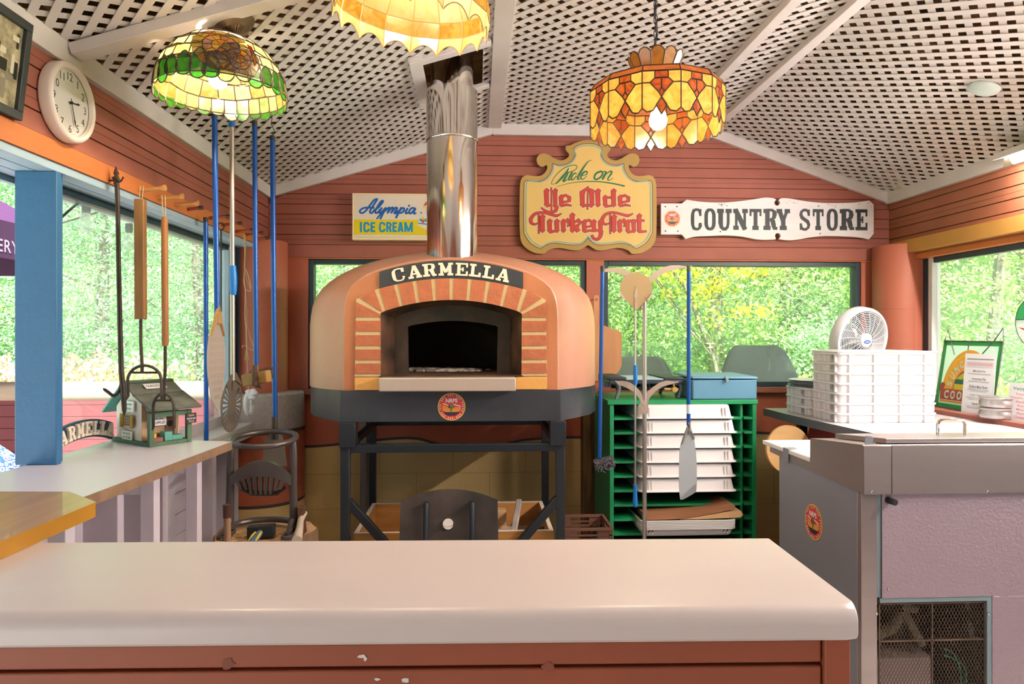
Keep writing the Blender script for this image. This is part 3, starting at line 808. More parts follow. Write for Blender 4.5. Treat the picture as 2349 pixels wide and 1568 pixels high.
# ------------------------------------------------------------------ lettering
def ringpts(x0, x1, y0, y1, r, n=5):
    out = []
    for cx_, cy2, a in ((x1-r,y1-r,0),(x0+r,y1-r,90),(x0+r,y0+r,180),(x1-r,y0+r,270)):
        out += arc(cx_, cy2, r, a, a+90, n)
    return out
_sk = [0]
def slab(b, ch, fr, x, y, w, h, c=0.0, d=None, mi=0, s=.25, t=.16):
    """one heavy slab-serif capital in the box x..x+w, y..y+h; s stem width, t serif height (unit box)"""
    st = .00006 if d else .00003
    def nx(): _sk[0] = (_sk[0]+1) % 14; return (d or 0.0003)+st*_sk[0]
    B = lambda x0,y0,x1,y1: b.fbox(fr, x+x0*w, x+x1*w, y+y0*h, y+y1*h, c, c+nx(), mi)
    def R(pts, ws, closed=False):
        P = [(x+p[0]*w, y+p[1]*h) for p in pts]
        b.ribbon(P, [k*w for k in ws] if isinstance(ws, list) else ws*w, fr, c, mi, nx(), closed)
    q = s/2; g = t*.62*h/w
    if ch == 'C':
        R([(.84,.78),(.80,.90),(.66,.955),(.48,.96),(.28,.92),(q+.02,.78),(q,.62),(q,.38),(q+.02,.22),(.28,.08),(.48,.04),(.66,.045),(.80,.1),(.86,.2),(.87,.34)],
          [g,g,g,g,g*1.2,s*.9,s,s,s*.9,g*1.2,g,g,g,g*1.4,s*.8]); B(.76,.66,.98,.99)
    elif ch == 'O':
        P = ringpts(q, 1-q, .05, .95, .28, 6); R(P, [g+(s-g)*abs(math.cos(math.atan2((p[1]-.5)*1.0, (p[0]-.5)*1.9)))**1.2 for p in P], True)
    elif ch == 'U':
        R([(.24,.98),(.24,.35),(.29,.15),(.42,.05),(.58,.05),(.71,.15),(.76,.35),(.76,.98)], [s,s,s*.8,g*1.2,g*1.2,s*.6,s*.6,s*.6]); B(0,1-t,.46,1); B(.58,1-t,1,1)
    elif ch == 'N':
        B(.12,0,.12+s*.55,1); B(.88-s*.55,.0,.88,1); R([(.14,.98),(.82,.02)], s*1.05); B(0,0,.38,t); B(0,1-t,.3,1); B(.62,1-t,1,1)
    elif ch == 'T':
        B(.5-q,0,.5+q,1); B(0,1-t*.75,1,1); B(0,.66,.17,1); B(.83,.66,1,1); B(.24,0,.76,t)
    elif ch == 'R':
        B(.12,0,.12+s,1); R([(.2,.95),(.6,.95),(.76,.86),(.78,.74),(.74,.60),(.58,.50),(.2,.50)], [g,g,s*.8,s,s*.8,g,g]); R([(.52,.50),(.66,.42),(.72,.22),(.78,.09),(.98,.07)], [s*.7,s,s,s*.8,g]); B(0,0,.5,t); B(0,1-t,.3,1)
    elif ch == 'Y':
        R([(.2,.96),(.5,.42)], s); R([(.8,.96),(.5,.42)], s*.7); B(.5-q,0,.5+q,.5); B(.24,0,.76,t); B(0,1-t,.42,1); B(.6,1-t,1,1)
    elif ch == 'S':
        R([(.86,.74),(.80,.88),(.62,.955),(.40,.955),(.2,.87),(.15,.74),(.25,.60),(.5,.5),(.74,.41),(.85,.27),(.8,.13),(.6,.045),(.38,.045),(.2,.12),(.14,.28)],
          [g,g,g,g,s*.7,s*.85,s,s,s,s*.85,s*.7,g,g,g,g]); B(.74,.68,.95,.98); B(.05,.02,.24,.33)
    elif ch == 'E':
        B(.13,0,.13+s,1); B(0,0,1,t*.8); B(0,1-t*.8,1,1); B(.84,.66,1,1); B(.84,0,1,.36); B(.3,.44,.64,.56); B(.52,.34,.66,.66)
    elif ch == 'L':
        B(.14,0,.14+s,1); B(0,0,.95,t); B(.76,0,.95,.36); B(0,1-t,.54,1)
    elif ch == 'A':
        R([(.16,.04),(.48,.97)], s*.62); R([(.50,.97),(.82,.04)], s); B(.28,.27,.72,.27+t*.8); B(0,0,.40,t); B(.56,0,1,t); B(.36,.86,.62,1)
    elif ch == 'M':
        B(.12,0,.12+s*.7,1); B(.88-s*.8,0,.88,1); R([(.18,.96),(.5,.25)], s*.8); R([(.82,.96),(.5,.25)], s*.65); B(0,0,.36,t); B(.6,0,1,t); B(0,1-t,.26,1); B(.74,1-t,1,1)
m_cream = mat('cream_letter_paint', '#efd8c6', .5)
m_ink = mat('dark_green_black_paint', '#16262b', .55)

def logo(parent, fr, r, name='round_sticker'):
    """round cactus sticker"""
    y_, r_, dk, wh, gn, og, rd = [mat('sticker_'+n, c, .4) for n, c in (('yellow','#efd43e'),('red','#c94a44'),('dark','#3a2c3c'),('white','#f2e6e4'),('green','#3f7f45'),('orange','#e0913f'),('sky','#d9473f'))]
    b = MB(); K = 40
    disc = lambda q: [(q*math.cos(2*PI*i/K), q*math.sin(2*PI*i/K)) for i in range(K)]
    b.prism(disc(r), fr, 0, .0008, 0); b.flat(disc(r*.95), fr, .0011, 1)
    for i in range(34):
        a = 2*PI*i/34; u, v = math.cos(a), math.sin(a); h, w = r*.055, r*.025
        if i % 4 == 3: continue
        b.flat([(u*(r*.84-h)-v*w, v*(r*.84-h)+u*w), (u*(r*.84+h)-v*w, v*(r*.84+h)+u*w), (u*(r*.84+h)+v*w, v*(r*.84+h)-u*w), (u*(r*.84-h)+v*w, v*(r*.84-h)-u*w)][::-1], fr, .0014, 3)
    q = r*.70; b.flat(disc(q), fr, .0014, 6)
    b.flat([(-q*.97,.12*r),(-.3*r,.02*r),(0,-.2*r),(.3*r,-.02*r),(q*.98,0),(q*.93,-.25*r),(q*.6,-.5*r),(-q*.6,-.5*r),(-q*.93,-.25*r)], fr, .0017, 5)
    b.flat([(-.62*r,.26*r),(-.2*r,.12*r),(-.22*r,.07*r),(-.64*r,.20*r)], fr, .0020, 3); b.flat([(.1*r,.22*r),(.66*r,.06*r),(.66*r,.0),(.1*r,.15*r)], fr, .0020, 3)
    b.flat([(-.62*r,-.3*r),(-.45*r,-.38*r),(.45*r,-.38*r),(.62*r,-.3*r),(.5*r,-.5*r),(.25*r,-.66*r),(-.25*r,-.66*r),(-.5*r,-.5*r)], fr, .0020, 2)
    b.ribbon([(-.02*r,-.42*r),(-.02*r,.24*r)], .11*r, fr, .0023, 4); b.ribbon([(-.02*r,-.1*r),(-.19*r,-.06*r),(-.19*r,.16*r)], .07*r, fr, .0022, 2); b.ribbon([(-.02*r,-.04*r),(.12*r,.0),(.12*r,.2*r)], .07*r, fr, .0022, 4)
    b.text('NRPS', fr, 0, .30*r, .30*r, .86*r, .0026, bold=.03, shear=.1, mi=3)
    return b.build(name, [y_, r_, dk, wh, gn, og, rd], parent, smooth=0, label='round cactus sticker')

# ------------------------------------------------------------------ signs on the back wall
YS = YB-.016
# scrolled turkey sign
sg = thing('scrolled_sign', 'cream scroll-edged sign reading Ye Olde Turkey Trot', 'sign', at_y(1348, 560, YS))
def K6(X, Y): p = at_y(1190+X/6.03, 330+Y/6.03, YS-.02); return (p.x, p.z)
half = [(960,-58),(860,-42),(760,-5),(700,22),(655,26),(652,82),(690,130),(692,165),(655,208),(580,228),(500,200),(420,152),(350,130),(280,152),(248,215),(272,285),(330,315),(386,290),(395,335),(360,400),(295,440),(200,442),(120,430),(60,455),(25,520),(15,650),(12,1000),(22,1290),(60,1395),(130,1460),(220,1505),(300,1518),(360,1514),(400,1475),(480,1445),(560,1436),(650,1450),(760,1470),(850,1463),(915,1425),(960,1398)]
def mirror(h, cx_=960): return h+[(2*cx_-x, y) for x, y in h[::-1] if abs(x-cx_) > 1]
fr = frame((0, YS, 0), (1,0,0), (0,0,1), (0,-1,0))
m_sgb = mat('sign_border_khaki', '#b3924f', .6, var=(7,.15)); m_sgf = mat('sign_field_cream', '#dcb96c', .55, var=(5,.08))
m_sblue = mat('sign_line_blue', '#6fa9a8', .6); m_sgreen = mat('sign_script_green', '#1d6a43', .55); m_sred = mat('sign_gothic_red', '#bb3a2c', .5); m_sout = mat('sign_letter_outline', '#5a2f3c', .6); m_shalo = mat('sign_letter_halo', '#e6c9a8', .6)
out = [K6(*p) for p in mirror(spline(half, 3))]
b = MB(); b.prism(out, fr, 0, .02); b.build('board', m_sgb, sg, bev=.0015)
blue = [(960,20),(850,35),(770,85),(790,140),(770,210),(720,270),(640,305),(560,310),(485,290),(480,350),(450,420),(390,490),(300,525),(200,520),(130,515),(105,560),(100,700),(98,1150),(115,1240),(180,1340),(260,1395),(325,1418),(390,1380),(470,1355),(560,1352),(650,1365),(760,1375),(850,1368),(910,1335),(960,1275)]
inn = [K6(960+(x-960)*1.033, 740+(y-740)*1.036) for x, y in mirror(spline(blue, 3))]
b = MB(); b.flat(inn[::-1], fr, .0206, 0); b.ribbon(inn, .0035, fr, .0209, 1, closed=True); b.ribbon([K6(*p) for p in mirror(spline(blue, 3))], .0062, fr, .0211, 2, closed=True)
b.build('painted_field', [m_sgf, m_sout, m_sblue], sg, smooth=0)
# gothic letters
polys = []
def stem(x, y0, y1, w=74):
    q = w*.36; polys.append([(x-q-10,y0+28),(x,y0-6),(x+q+12,y0+22),(x+q,y0+48),(x+q,y1-44),(x+q+6,y1-22),(x,y1+8),(x-q-6,y1-18),(x-q,y1-44)])
def stroke(pts, ws):
    P = [V(p) for p in pts]; L = []; R_ = []
    for i, p in enumerate(P):
        d = (P[min(i+1,len(P)-1)]-P[max(i-1,0)]).normalized(); n = V((-d.y,d.x)); k = ws[i] if isinstance(ws,list) else ws
        L.append(tuple(p+n*k/2)); R_.append(tuple(p-n*k/2))
    polys.append(L+R_[::-1])
def swash(pts, ws, n=5):
    sp_ = spline(pts, n); N = len(sp_); kk = [ws[min(len(ws)-1,int(i/(N-1)*(len(ws)-1)))]+(ws[min(len(ws)-1,int(i/(N-1)*(len(ws)-1))+1)]-ws[min(len(ws)-1,int(i/(N-1)*(len(ws)-1)))])*((i/(N-1)*(len(ws)-1))%1) for i in range(N)]
    for i in range(N-1): stroke(sp_[i:i+2], [kk[i], kk[i+1]])
def small_e(x, y0, y1):
    stem(x, y0+6, y1, 66); stroke([(x-6,y0+28),(x+75,y0+8)], 30); stroke([(x+60,y0+2),(x+112,y0+42),(x+108,y0+92)], [10,52,44]); stroke([(x+30,y0+104),(x+125,y0+88)], 22); stroke([(x,y1-2),(x+70,y1-22),(x+140,y1-8)], [22,30,16])
stem(385,618,860); stem(505,618,880,66); stroke([(450,604),(452,958)], 15); swash([(528,860),(505,925),(440,942),(370,925),(312,882)], [50,42,24,26,14]); stroke([(385,862),(450,842)], 26)
small_e(588,700,862)
stem(880,648,862); stem(1012,628,862); stroke([(955,588),(950,906)], 15); stroke([(850,672),(950,618),(1020,650)], [26,40,30]); stroke([(880,866),(955,842),(1012,868)], 26)
stem(1096,622,866); stem(1196,712,864,66); stem(1312,622,866); stroke([(1190,738),(1276,742)], 26); stroke([(1196,866),(1312,850)], 24); small_e(1404,702,864)
def big_t(dx, dy):
    swash([(592+dx,962+dy),(520+dx,992+dy),(430+dx,972+dy),(320+dx,948+dy),(225+dx,968+dy),(172+dx,1030+dy),(172+dx,1085+dy),(215+dx,1112+dy),(268+dx,1092+dy)], [6,34,30,26,34,44,40,26,10])
    stroke([(275+dx,960+dy),(277+dx,1242+dy)], 16); stem(328+dx,978+dy,1220+dy,78)
big_t(0,0); stem(428,1042,1220,70); stem(528,1042,1220,70); stroke([(428,1224),(528,1196)], 26); stem(618,1042,1220,70); stroke([(640,1075),(675,1050),(700,1078)], [26,50,30]); stroke([(690,1085),(690,1130),(668,1140)], [36,26,10])
stem(742,956,1220,74); stroke([(770,1082),(828,1052),(850,1085)], [24,44,36]); stroke([(850,1080),(822,1128),(770,1134)], [34,30,18]); stroke([(778,1128),(822,1210)], 58)
small_e(908,1044,1218); stem(1040,1046,1200,64); stem(1132,1046,1240,66); stroke([(1040,1206),(1130,1186)], 24); swash([(1140,1200),(1130,1270),(1090,1318),(1040,1308),(1010,1262)], [54,46,34,34,30])
big_t(988,0); stem(1398,1046,1222,70); stroke([(1420,1078),(1455,1052),(1480,1080)], [26,50,30]); stroke([(1470,1085),(1470,1132),(1448,1140)], [36,26,10])
stem(1508,1050,1222,62); stem(1592,1046,1222,62); stroke([(1500,1070),(1592,1056)], 26); stroke([(1508,1224),(1592,1204)], 26)
stem(1668,966,1222,66); stroke([(1612,1060),(1735,1060)], [22,26]); stroke([(1668,1216),(1765,1208)], [30,22])
b = MB()
for ip, pl in enumerate(polys):
    P = [K6(*p) for p in pl]; e_ = ip*.000012
    b.ribbon(P, .0105, fr, .0213+e_*.2, 0, closed=True); b.ribbon(P, .0046, fr, .0219+e_*.3, 1, closed=True)
    a = sum(P[i][0]*P[(i+1)%len(P)][1]-P[(i+1)%len(P)][0]*P[i][1] for i in range(len(P))); b.flat(P if a > 0 else P[::-1], fr, .0226+e_, 2)
b.build('gothic_lettering', [m_shalo, m_sout, m_sred], sg, smooth=0, label='red gothic lettering')
b = MB()
_pn = [0]
def pen(pts, ws, n=6):
    P = spline(pts, n); N = len(P); b.ribbon([K6(*p) for p in P], [(ws[0]+(ws[1]-ws[0])*i/(N-1) if len(ws) == 2 else ws[0]+(ws[1]-ws[0])*min(1,2*i/(N-1)) if i < N/2 else ws[1]+(ws[2]-ws[1])*(2*i/(N-1)-1))*4.2e-4 for i in range(N)], fr, .0214+_pn[0]*.00005); _pn[0] += 1
pen([(690,392),(770,365),(805,325),(790,297),(720,300),(610,345),(510,440),(455,530),(460,556),(510,550)], [10,12,6]); pen([(692,335),(640,415),(570,495),(512,552)], [14,34,14]); pen([(685,385),(660,440),(618,510),(640,510),(672,492)], [20,30,8])
pen([(740,385),(705,450),(688,490),(700,498),(735,475)], [26,24,6]); pen([(800,415),(775,405),(740,440),(725,490),(755,492),(800,440)], [16,22,12]); pen([(1015,222),(960,245),(900,320),(845,410),(815,470),(825,492),(860,470)], [3,34,8])
pen([(862,445),(935,420),(945,385),(905,388),(865,440),(862,480),(895,485),(945,440)], [8,26,6]); pen([(1110,385),(1060,420),(1045,475),(1075,490),(1130,460),(1160,410),(1140,380),(1105,392)], [26,22,26]); pen([(1168,380),(1205,390),(1190,430),(1155,492)], [12,30,30]); pen([(1180,450),(1235,395),(1280,378),(1280,410),(1235,475),(1245,505),(1310,470)], [8,26,6])
pen([(520,595),(700,545),(900,522),(1100,522),(1300,548),(1465,584)], [4,22])
b.build('script_lettering', m_sgreen, sg, smooth=0, label='green script lettering Ride on')

# COUNTRY STORE board
def K4(X, Y): p = at_y(1500+X/4.517, 440+Y/4.517, YS-.02); return (p.x, p.z)
cs = thing('country_store_sign', 'long white board sign reading COUNTRY STORE', 'sign', at_y(1760, 545, YS))
top = spline([(340,80),(500,103),(700,110),(850,100),(1000,82),(1100,65),(1170,58),(1240,66),(1270,82)], 4)
top2 = spline([(1295,80),(1330,64),(1420,70),(1600,100),(1800,115),(2000,113),(2120,105),(2230,88)], 4)
bot = spline([(2230,490),(2130,470),(1980,460),(1780,455),(1620,470),(1500,492),(1400,500),(1310,492)], 4); bot2 = spline([(1262,490),(1150,496),(1050,488),(900,460),(740,450),(560,456),(430,462),(330,486)], 4)
cut1 = arc(1278,112,30,-72,-288+0,10); cut1 = [(1278+30*math.sin(math.radians(a)), 112-30*math.cos(math.radians(a))) for a in range(335, 335-311, -25)][::-1]
cut1 = [(1278+30*math.sin(math.radians(a)), 112-30*math.cos(math.radians(a))) for a in range(-20, -341, -25)]
cut2 = [(1284+30*math.sin(math.radians(a)), 455-30*math.cos(math.radians(a))) for a in range(160, -161, -25)]
shape = [(75,120),(290,120)]+top+cut1+top2+[(2278,130),(2278,430)]+bot+cut2+bot2+[(290,440),(75,440)]
b = MB(); b.prism([K4(*p) for p in shape], fr, 0, .02); m_cswhite = mat('worn_white_sign_paint', '#e4dfe0', .6, var=(16,.10,8), stretch=(.6,1,2.4))
b.build('board', m_cswhite, cs, bev=.001)
b = MB(); xs = [(382,495),(522,640),(655,806),(822,972),(990,1115),(1135,1282),(1270,1410),(1505,1622),(1645,1758),(1790,1905),(1925,2078),(2088,2212)]
for ch, (x0, x1) in zip('COUNTRYSTORE', xs):
    yy = 392 if ch not in 'COUS' else 394; p, q = K4(x0, yy+(x0-400)*.003), K4(x1, 175+(x0-400)*.003)
    slab(b, ch, fr, p[0], p[1], q[0]-p[0], q[1]-p[1], .0203, s=.32, t=.20)
b.build('lettering', m_ink, cs, smooth=0, label='dark green slab lettering')
b = MB()
for X, Y in ((118,152),(238,152),(120,405),(248,406),(702,134),(688,410),(1705,146),(1722,432)):
    p = K4(X, Y); b.prism([(p[0]+.0045*math.cos(a*PI/5), p[1]+.0045*math.sin(a*PI/5)) for a in range(10)], fr, .0195, .0206)
r = random.Random(4)
for k in range(46):
    X, Y = r.choice([(r.uniform(640,760), r.uniform(120,150)), (r.uniform(1340,1500), r.uniform(92,130)), (r.uniform(1760,2000), r.uniform(130,160)), (r.uniform(1960,2260), r.uniform(400,430)), (r.uniform(2090,2260), r.uniform(95,170))])
    p = K4(X, Y); L = r.uniform(.004,.018); b.flat([(p[0],p[1]),(p[0]+L,p[1]-.001),(p[0]+L*.8,p[1]+.0016)], fr, .0205)
b.build('nail_hole', mat('dark_wood_chips', '#5b4a44', .9), cs, smooth=0, label='dark nail holes and chipped paint')
p = K4(190, 277); logo(cs, frame((p[0], YS-.0202, p[1]), (1,0,0), (0,0,1), (0,-1,0)), .047)

# ALYMPIA ICE CREAM light box
def KA(X, Y): p = at_y(780+X/10.45, 420+Y/10.45, YB-.075); return (p.x, p.z)
al = thing('light_box_sign', 'white and yellow light box sign reading Alympia ICE CREAM', 'sign', at_y(900, 550, YB))
x0, zt = KA(290, 232); _, zb = KA(290, 1350); x1 = x0+.44
fa = frame((0, YB-.016, 0), (1,0,0), (0,0,1), (0,-1,0)); D = .055
m_box = mat('aged_cream_metal', '#e6cfa4', .45); m_face = mat('sign_face_white', '#d8ccbc', .35); m_yel = mat('sign_face_yellow', '#d9c112', .35); m_b1 = mat('sign_script_blue', '#0b5aa6', .35); m_b2 = mat('sign_cyan_blue', '#0c8ac0', .35); m_rd = mat('sign_red', '#d23a3f', .35)
b = MB(); b.fbox(fa, x0, x1, zb, zt, 0, D-.012); t = .0075
b.fbox(fa, x0, x0+t, zb, zt, D-.012, D); b.fbox(fa, x1-t, x1, zb, zt, D-.012, D); b.fbox(fa, x0+t, x1-t, zt-t*1.1, zt, D-.012, D); b.fbox(fa, x0+t, x1-t, zb, zb+t*1.6, D-.012, D)
b.build('case', m_box, al, bev=.0012)
b = MB(); b.fbox(fa, x0+t, x1-t, zb+t*1.6, zt-t*1.1, D-.012, D-.008)
_, y1 = KA(0, 855); _, y0 = KA(0, 1220); b.fbox(fa, x0+t, x1-t, y0, y1, D-.008, D-.0076, 1)
_, a0 = KA(0, 1165); _, a1 = KA(0, 925); xa, xb = KA(470,0)[0], KA(1740,0)[0]
_q = [0]
def blk(x0_, x1_, strokes, w=48):
    for pts in strokes:
        _q[0] += 1; P = [KA(x0_+(x1_-x0_)*p[0], 1165-(1165-925)*p[1]) for p in pts]
        b.ribbon(P, w*2.36e-4, fa, D-.0072+_q[0]*.00002, 2)
_C = [[(.88,.66),(.86,.78),(.74,.89),(.5,.93),(.26,.87),(.17,.68),(.17,.32),(.26,.13),(.5,.07),(.74,.11),(.86,.22),(.88,.34)]]
_E = [[(.2,0),(.2,1)],[(.2,.9),(1,.9)],[(.2,.51),(.92,.51)],[(.2,.1),(1,.1)]]
blk(468,520,[[(.5,0),(.5,1)]]); blk(550,698,_C); blk(725,838,_E); blk(925,1078,_C)
blk(1100,1228,[[(.2,0),(.2,1)],[(.2,.91),(.62,.91),(.8,.82),(.82,.70),(.78,.58),(.6,.47),(.2,.47)],[(.55,.5),(.72,.36),(.85,0)]])
blk(1253,1358,_E); blk(1380,1512,[[(.15,0),(.46,1)],[(.85,0),(.54,1)],[(.25,.25),(.75,.25)]]); blk(1536,1740,[[(.12,0),(.12,1)],[(.88,0),(.88,1)],[(.12,.97),(.5,.06)],[(.88,.97),(.5,.06)]])
def sc(pts, w=44, n=6): b.ribbon([KA(*p) for p in spline(pts, n)], w*1.02*(YB-.075)/(1566*10.45)*1.0, fa, D-.0070+_q[0]*.00004, 3); _q[0] += 1
_q[0] = 0
sc([(905,372),(820,388),(720,505),(620,640),(535,705),(478,690),(470,650),(535,595),(640,575),(820,582)]); sc([(890,372),(790,525),(715,645),(720,700),(760,700),(825,625)]); sc([(820,640),(925,560),(1010,455),(1025,415),(975,430),(900,540),(842,650),(850,705),(900,690),(955,615)])
sc([(1000,572),(945,660),(935,700),(985,688),(1100,572)]); sc([(1095,578),(1010,740),(955,852)], 50); sc([(870,850),(960,740),(1080,640)], 34)
sc([(1080,655),(1150,585),(1185,592),(1130,715)]); sc([(1150,680),(1230,582),(1270,592),(1215,715)]); sc([(1235,680),(1320,582),(1365,597),(1300,695),(1330,712),(1405,640)]); sc([(1470,565),(1400,700),(1330,830)], 50); sc([(1400,690),(1480,595),(1530,595),(1520,660),(1450,705),(1420,690)]); sc([(1620,585),(1570,680),(1582,716),(1645,688)])
sc([(1800,600),(1720,585),(1662,650),(1655,705),(1700,712),(1800,605),(1762,690),(1780,722),(1822,700)]); p = KA(1650,530); b.flat([(p[0]+.0058*math.cos(k*PI/6), p[1]+.0066*math.sin(k*PI/6)) for k in range(12)], fa, D-.007, 3)
def pg(pts, mi, c=.0068): b.flat([KA(*p) for p in pts][::-1], fa, D-c, mi)
pg([(1840,1000),(1990,560),(2060,420),(2500,420),(2650,1000),(2500,1100),(2300,1150),(2080,1120)], 0, .0069); pg([(1990,545),(2050,440),(2300,440),(2300,520),(2060,525)], 4); pg([(1975,600),(2000,560),(2300,540),(2300,590),(2060,590)], 1); pg([(1860,960),(1880,935),(2080,960),(2400,990),(2400,1030),(2070,990)], 2)
for X, Y, R, mi in ((1985,905,38,4),(1930,870,30,2),(2060,880,40,2),(1990,840,34,1),(1940,700,22,2),(2120,900,36,4)): p = KA(X,Y); b.flat([(p[0]+R*2.4e-4*math.cos(k*PI/6), p[1]+R*2.4e-4*math.sin(k*PI/6)) for k in range(12)], fa, D-.0066, mi)
b.build('printed_face', [m_face, m_yel, m_b2, m_b1, m_rd], al, smooth=0, label='white and yellow printed face')
# ------------------------------------------------------------------ pizza oven
OX = -.109
ov = thing('pizza_oven', 'terracotta domed wood-fired pizza oven on a black steel stand', 'oven', (OX, 3.2, 0))
m_dome = mat('terracotta_stucco', '#c48a70', .45, var=(4,.12), bump=(90,.08), coat=.6); m_dome.node_tree.nodes['Principled BSDF'].inputs['Coat Roughness'].default_value = .42; m_ofront = mat('orange_front_stucco', '#bb7650', .55, var=(5,.10), bump=(90,.12))
m_brk = mat('arch_brick', '#b96a48', .65, var=(30,.18), bump=(60,.3)); m_mort = mat('tan_mortar', '#cbb085', .75, bump=(80,.3)); m_char = mat('charcoal_steel', '#3a3e44', .30, var=(14,.2), metal=.0)
m_blackst = mat('black_steel', '#1c2329', .4, spec=.5); m_soot = mat('sooty_steel', '#6b4a34', .6, var=(8,.75), color2='#120e0c'); m_dark = mat('soot_black', '#3d3024', .85, var=(6,.5)); m_ledge = mat('brushed_light_steel', '#c3b3a6', .35, metal=.35)
def resample(pts, n):
    P = [V((p[0],p[1])) for p in pts]; L = [0]
    for a, c in zip(P, P[1:]): L.append(L[-1]+(c-a).length)
    out = []; j = 0
    for i in range(n):
        t = L[-1]*i/(n-1)
        while j < len(P)-2 and L[j+1] < t: j += 1
        k = (t-L[j])/max(1e-9, L[j+1]-L[j]); out.append(P[j].lerp(P[j+1], min(1,k)))
    return out
def outline(h, n=49):
    """half outline (bottom side up to the crown) -> full arch of n points, left foot to right foot"""
    s1 = [(h[0][0],h[0][1])]+spline(h[1:], 6); full = [(-x,z) for x,z in s1]+[(x,z) for x,z in s1[::-1][1:]]
    return resample(full, n)
front = [(.458,1.163),(.457,1.46),(.450,1.545),(.425,1.605),(.37,1.648),(.30,1.678),(.15,1.713),(0,1.724)]
side = [(.669,1.163),(.668,1.44),(.655,1.53),(.615,1.605),(.523,1.677),(.382,1.734),(.167,1.776),(0,1.785)]
def mixo(t, sx=1.0, dz=0.0): return [(a[0]+(c[0]-a[0])*t)*sx for a, c in zip(front, side)], [a[1]+(c[1]-a[1])*t+dz for a, c in zip(front, side)]
rows = []
for y, t, sx, dz in ((2.90,0,.985,-.008),(2.902,0,.995,-.003),(2.909,0,1,0),(2.96,.30,1,0),(3.03,.60,1,0),(3.10,.82,1,0),(3.18,.96,1,0),(3.26,1.02,1,0),(3.38,1.0,1,.0),(3.50,.92,.985,-.005),(3.60,.7,.95,-.02),(3.68,.3,.9,-.05),(3.74,0,.75,-.10)):
    xs, zs = mixo(t, sx, dz); zs = [1.163+(z-1.163)*(1 if y < 3.55 else .97) for z in zs]
    rows.append([(OX+p.x, y, p.y) for p in outline(list(zip(xs, zs)))])
b = MB(); n = 49
vs = [p for r_ in rows for p in r_]; b.add(vs, [(i*n+j, i*n+j+1, (i+1)*n+j+1, (i+1)*n+j)[::-1] for i in range(len(rows)-1) for j in range(n-1)])
b.add(rows[-1], [tuple(range(n))])
b.build('dome', m_dome, ov, smooth=50)
MH = [(.295,1.222),(.297,1.488)]
mouth = [(-.295,1.222),(-.297,1.488)]+[(x, 1.544-.60*x*x) for x in [-.29+.58*i/28 for i in range(29)]]+[(.297,1.488),(.295,1.222)]
outer = [(p[0]-OX, p[2]) for p in rows[0]]; inner = resample(mouth, n)
b = MB(); b.add([(OX+x, 2.90, z) for x, z in outer]+[(OX+p.x, 2.90, p.y) for p in inner], [(j, n+j, n+j+1, j+1) for j in range(n-1)])
b.fbox(FRONT(OX,2.90,0), -.45, .45, 1.163, 1.222, -.02, -.0005); b.build('front_face', m_ofront, ov, smooth=0)
# arch: mortar band and bricks
fo = FRONT(OX, 2.90, 0)
zo = lambda x: 1.636-.485*x*x
zi = lambda x: 1.544-.60*x*x
b = MB(); N = 24
for i in range(N):
    a, c = -.313+.626*i/N, -.313+.626*(i+1)/N; ai, ci = a*.9, c*.9
    b.add([fo(a,zo(a),.008),fo(c,zo(c),.008),fo(ci,zi(ci),.008),fo(ai,zi(ai),.008),fo(a,zo(a),0),fo(c,zo(c),0),fo(ci,zi(ci),-.05),fo(ai,zi(ai),-.05)], [(3,2,1,0),(0,1,5,4),(2,3,7,6)])
for s_ in (-1, 1):
    b.prism([(s_*.313,zo(.313)),(s_*.36,1.568),(s_*.399,1.545),(s_*.405,1.222),(s_*.295,1.222),(s_*.297,1.488),(s_*.2817,zi(.2817))], fo, -.05, .008)
b.build('mortar_band', m_mort, ov, smooth=0)
def brick(pts): bb = MB(); bb.prism(pts, fo, 0, .0125); return bb.build('arch_brick', m_brk, ov, bev=.003)
tops = [-.311,-.233,-.155,-.077,0,.077,.155,.233,.311]; bots = [-.281,-.21,-.141,-.07,0,.07,.141,.21,.281]
for i in range(8):
    a, c = tops[i]+.0095, tops[i+1]-.0095; e, f = bots[i]+.0075, bots[i+1]-.0075; m = (a+c)/2; mi_ = (e+f)/2
    brick([(a,zo(a)-.001),(m,zo(m)-.001),(c,zo(c)-.001),(f,zi(f)),(mi_,zi(mi_)),(e,zi(e))])
for s_ in (-1, 1):
    brick([(s_*.322,zo(.322)),(s_*.36,1.566),(s_*.381,1.552),(s_*.300,1.499),(s_*.290,zi(.287))])
    brick([(s_*.399,1.535),(s_*.400,1.472),(s_*.297,1.472),(s_*.299,1.484)])
    for z0, z1 in ((1.412,1.456),(1.352,1.396),(1.293,1.336),(1.235,1.277)): brick([(s_*(.400+(1.45-z0)*.02),z0),(s_*.4005,z1),(s_*.2965,z1),(s_*.2955,z0)])
    bb = MB(); bb.fbox(fo, s_*.405, s_*(.298 if s_ < 0 else .273), 1.165, 1.219, 0, .012); bb.build('base_block', mat('tan_block_glaze', '#dda457', .6, bump=(60,.2)), ov, bev=.002)
b = MB(); b.fbox(fo, -.296, .270, 1.163, 1.221, -.02, .075); b.build('landing_ledge', m_ledge, ov, bev=.006, seg=3)
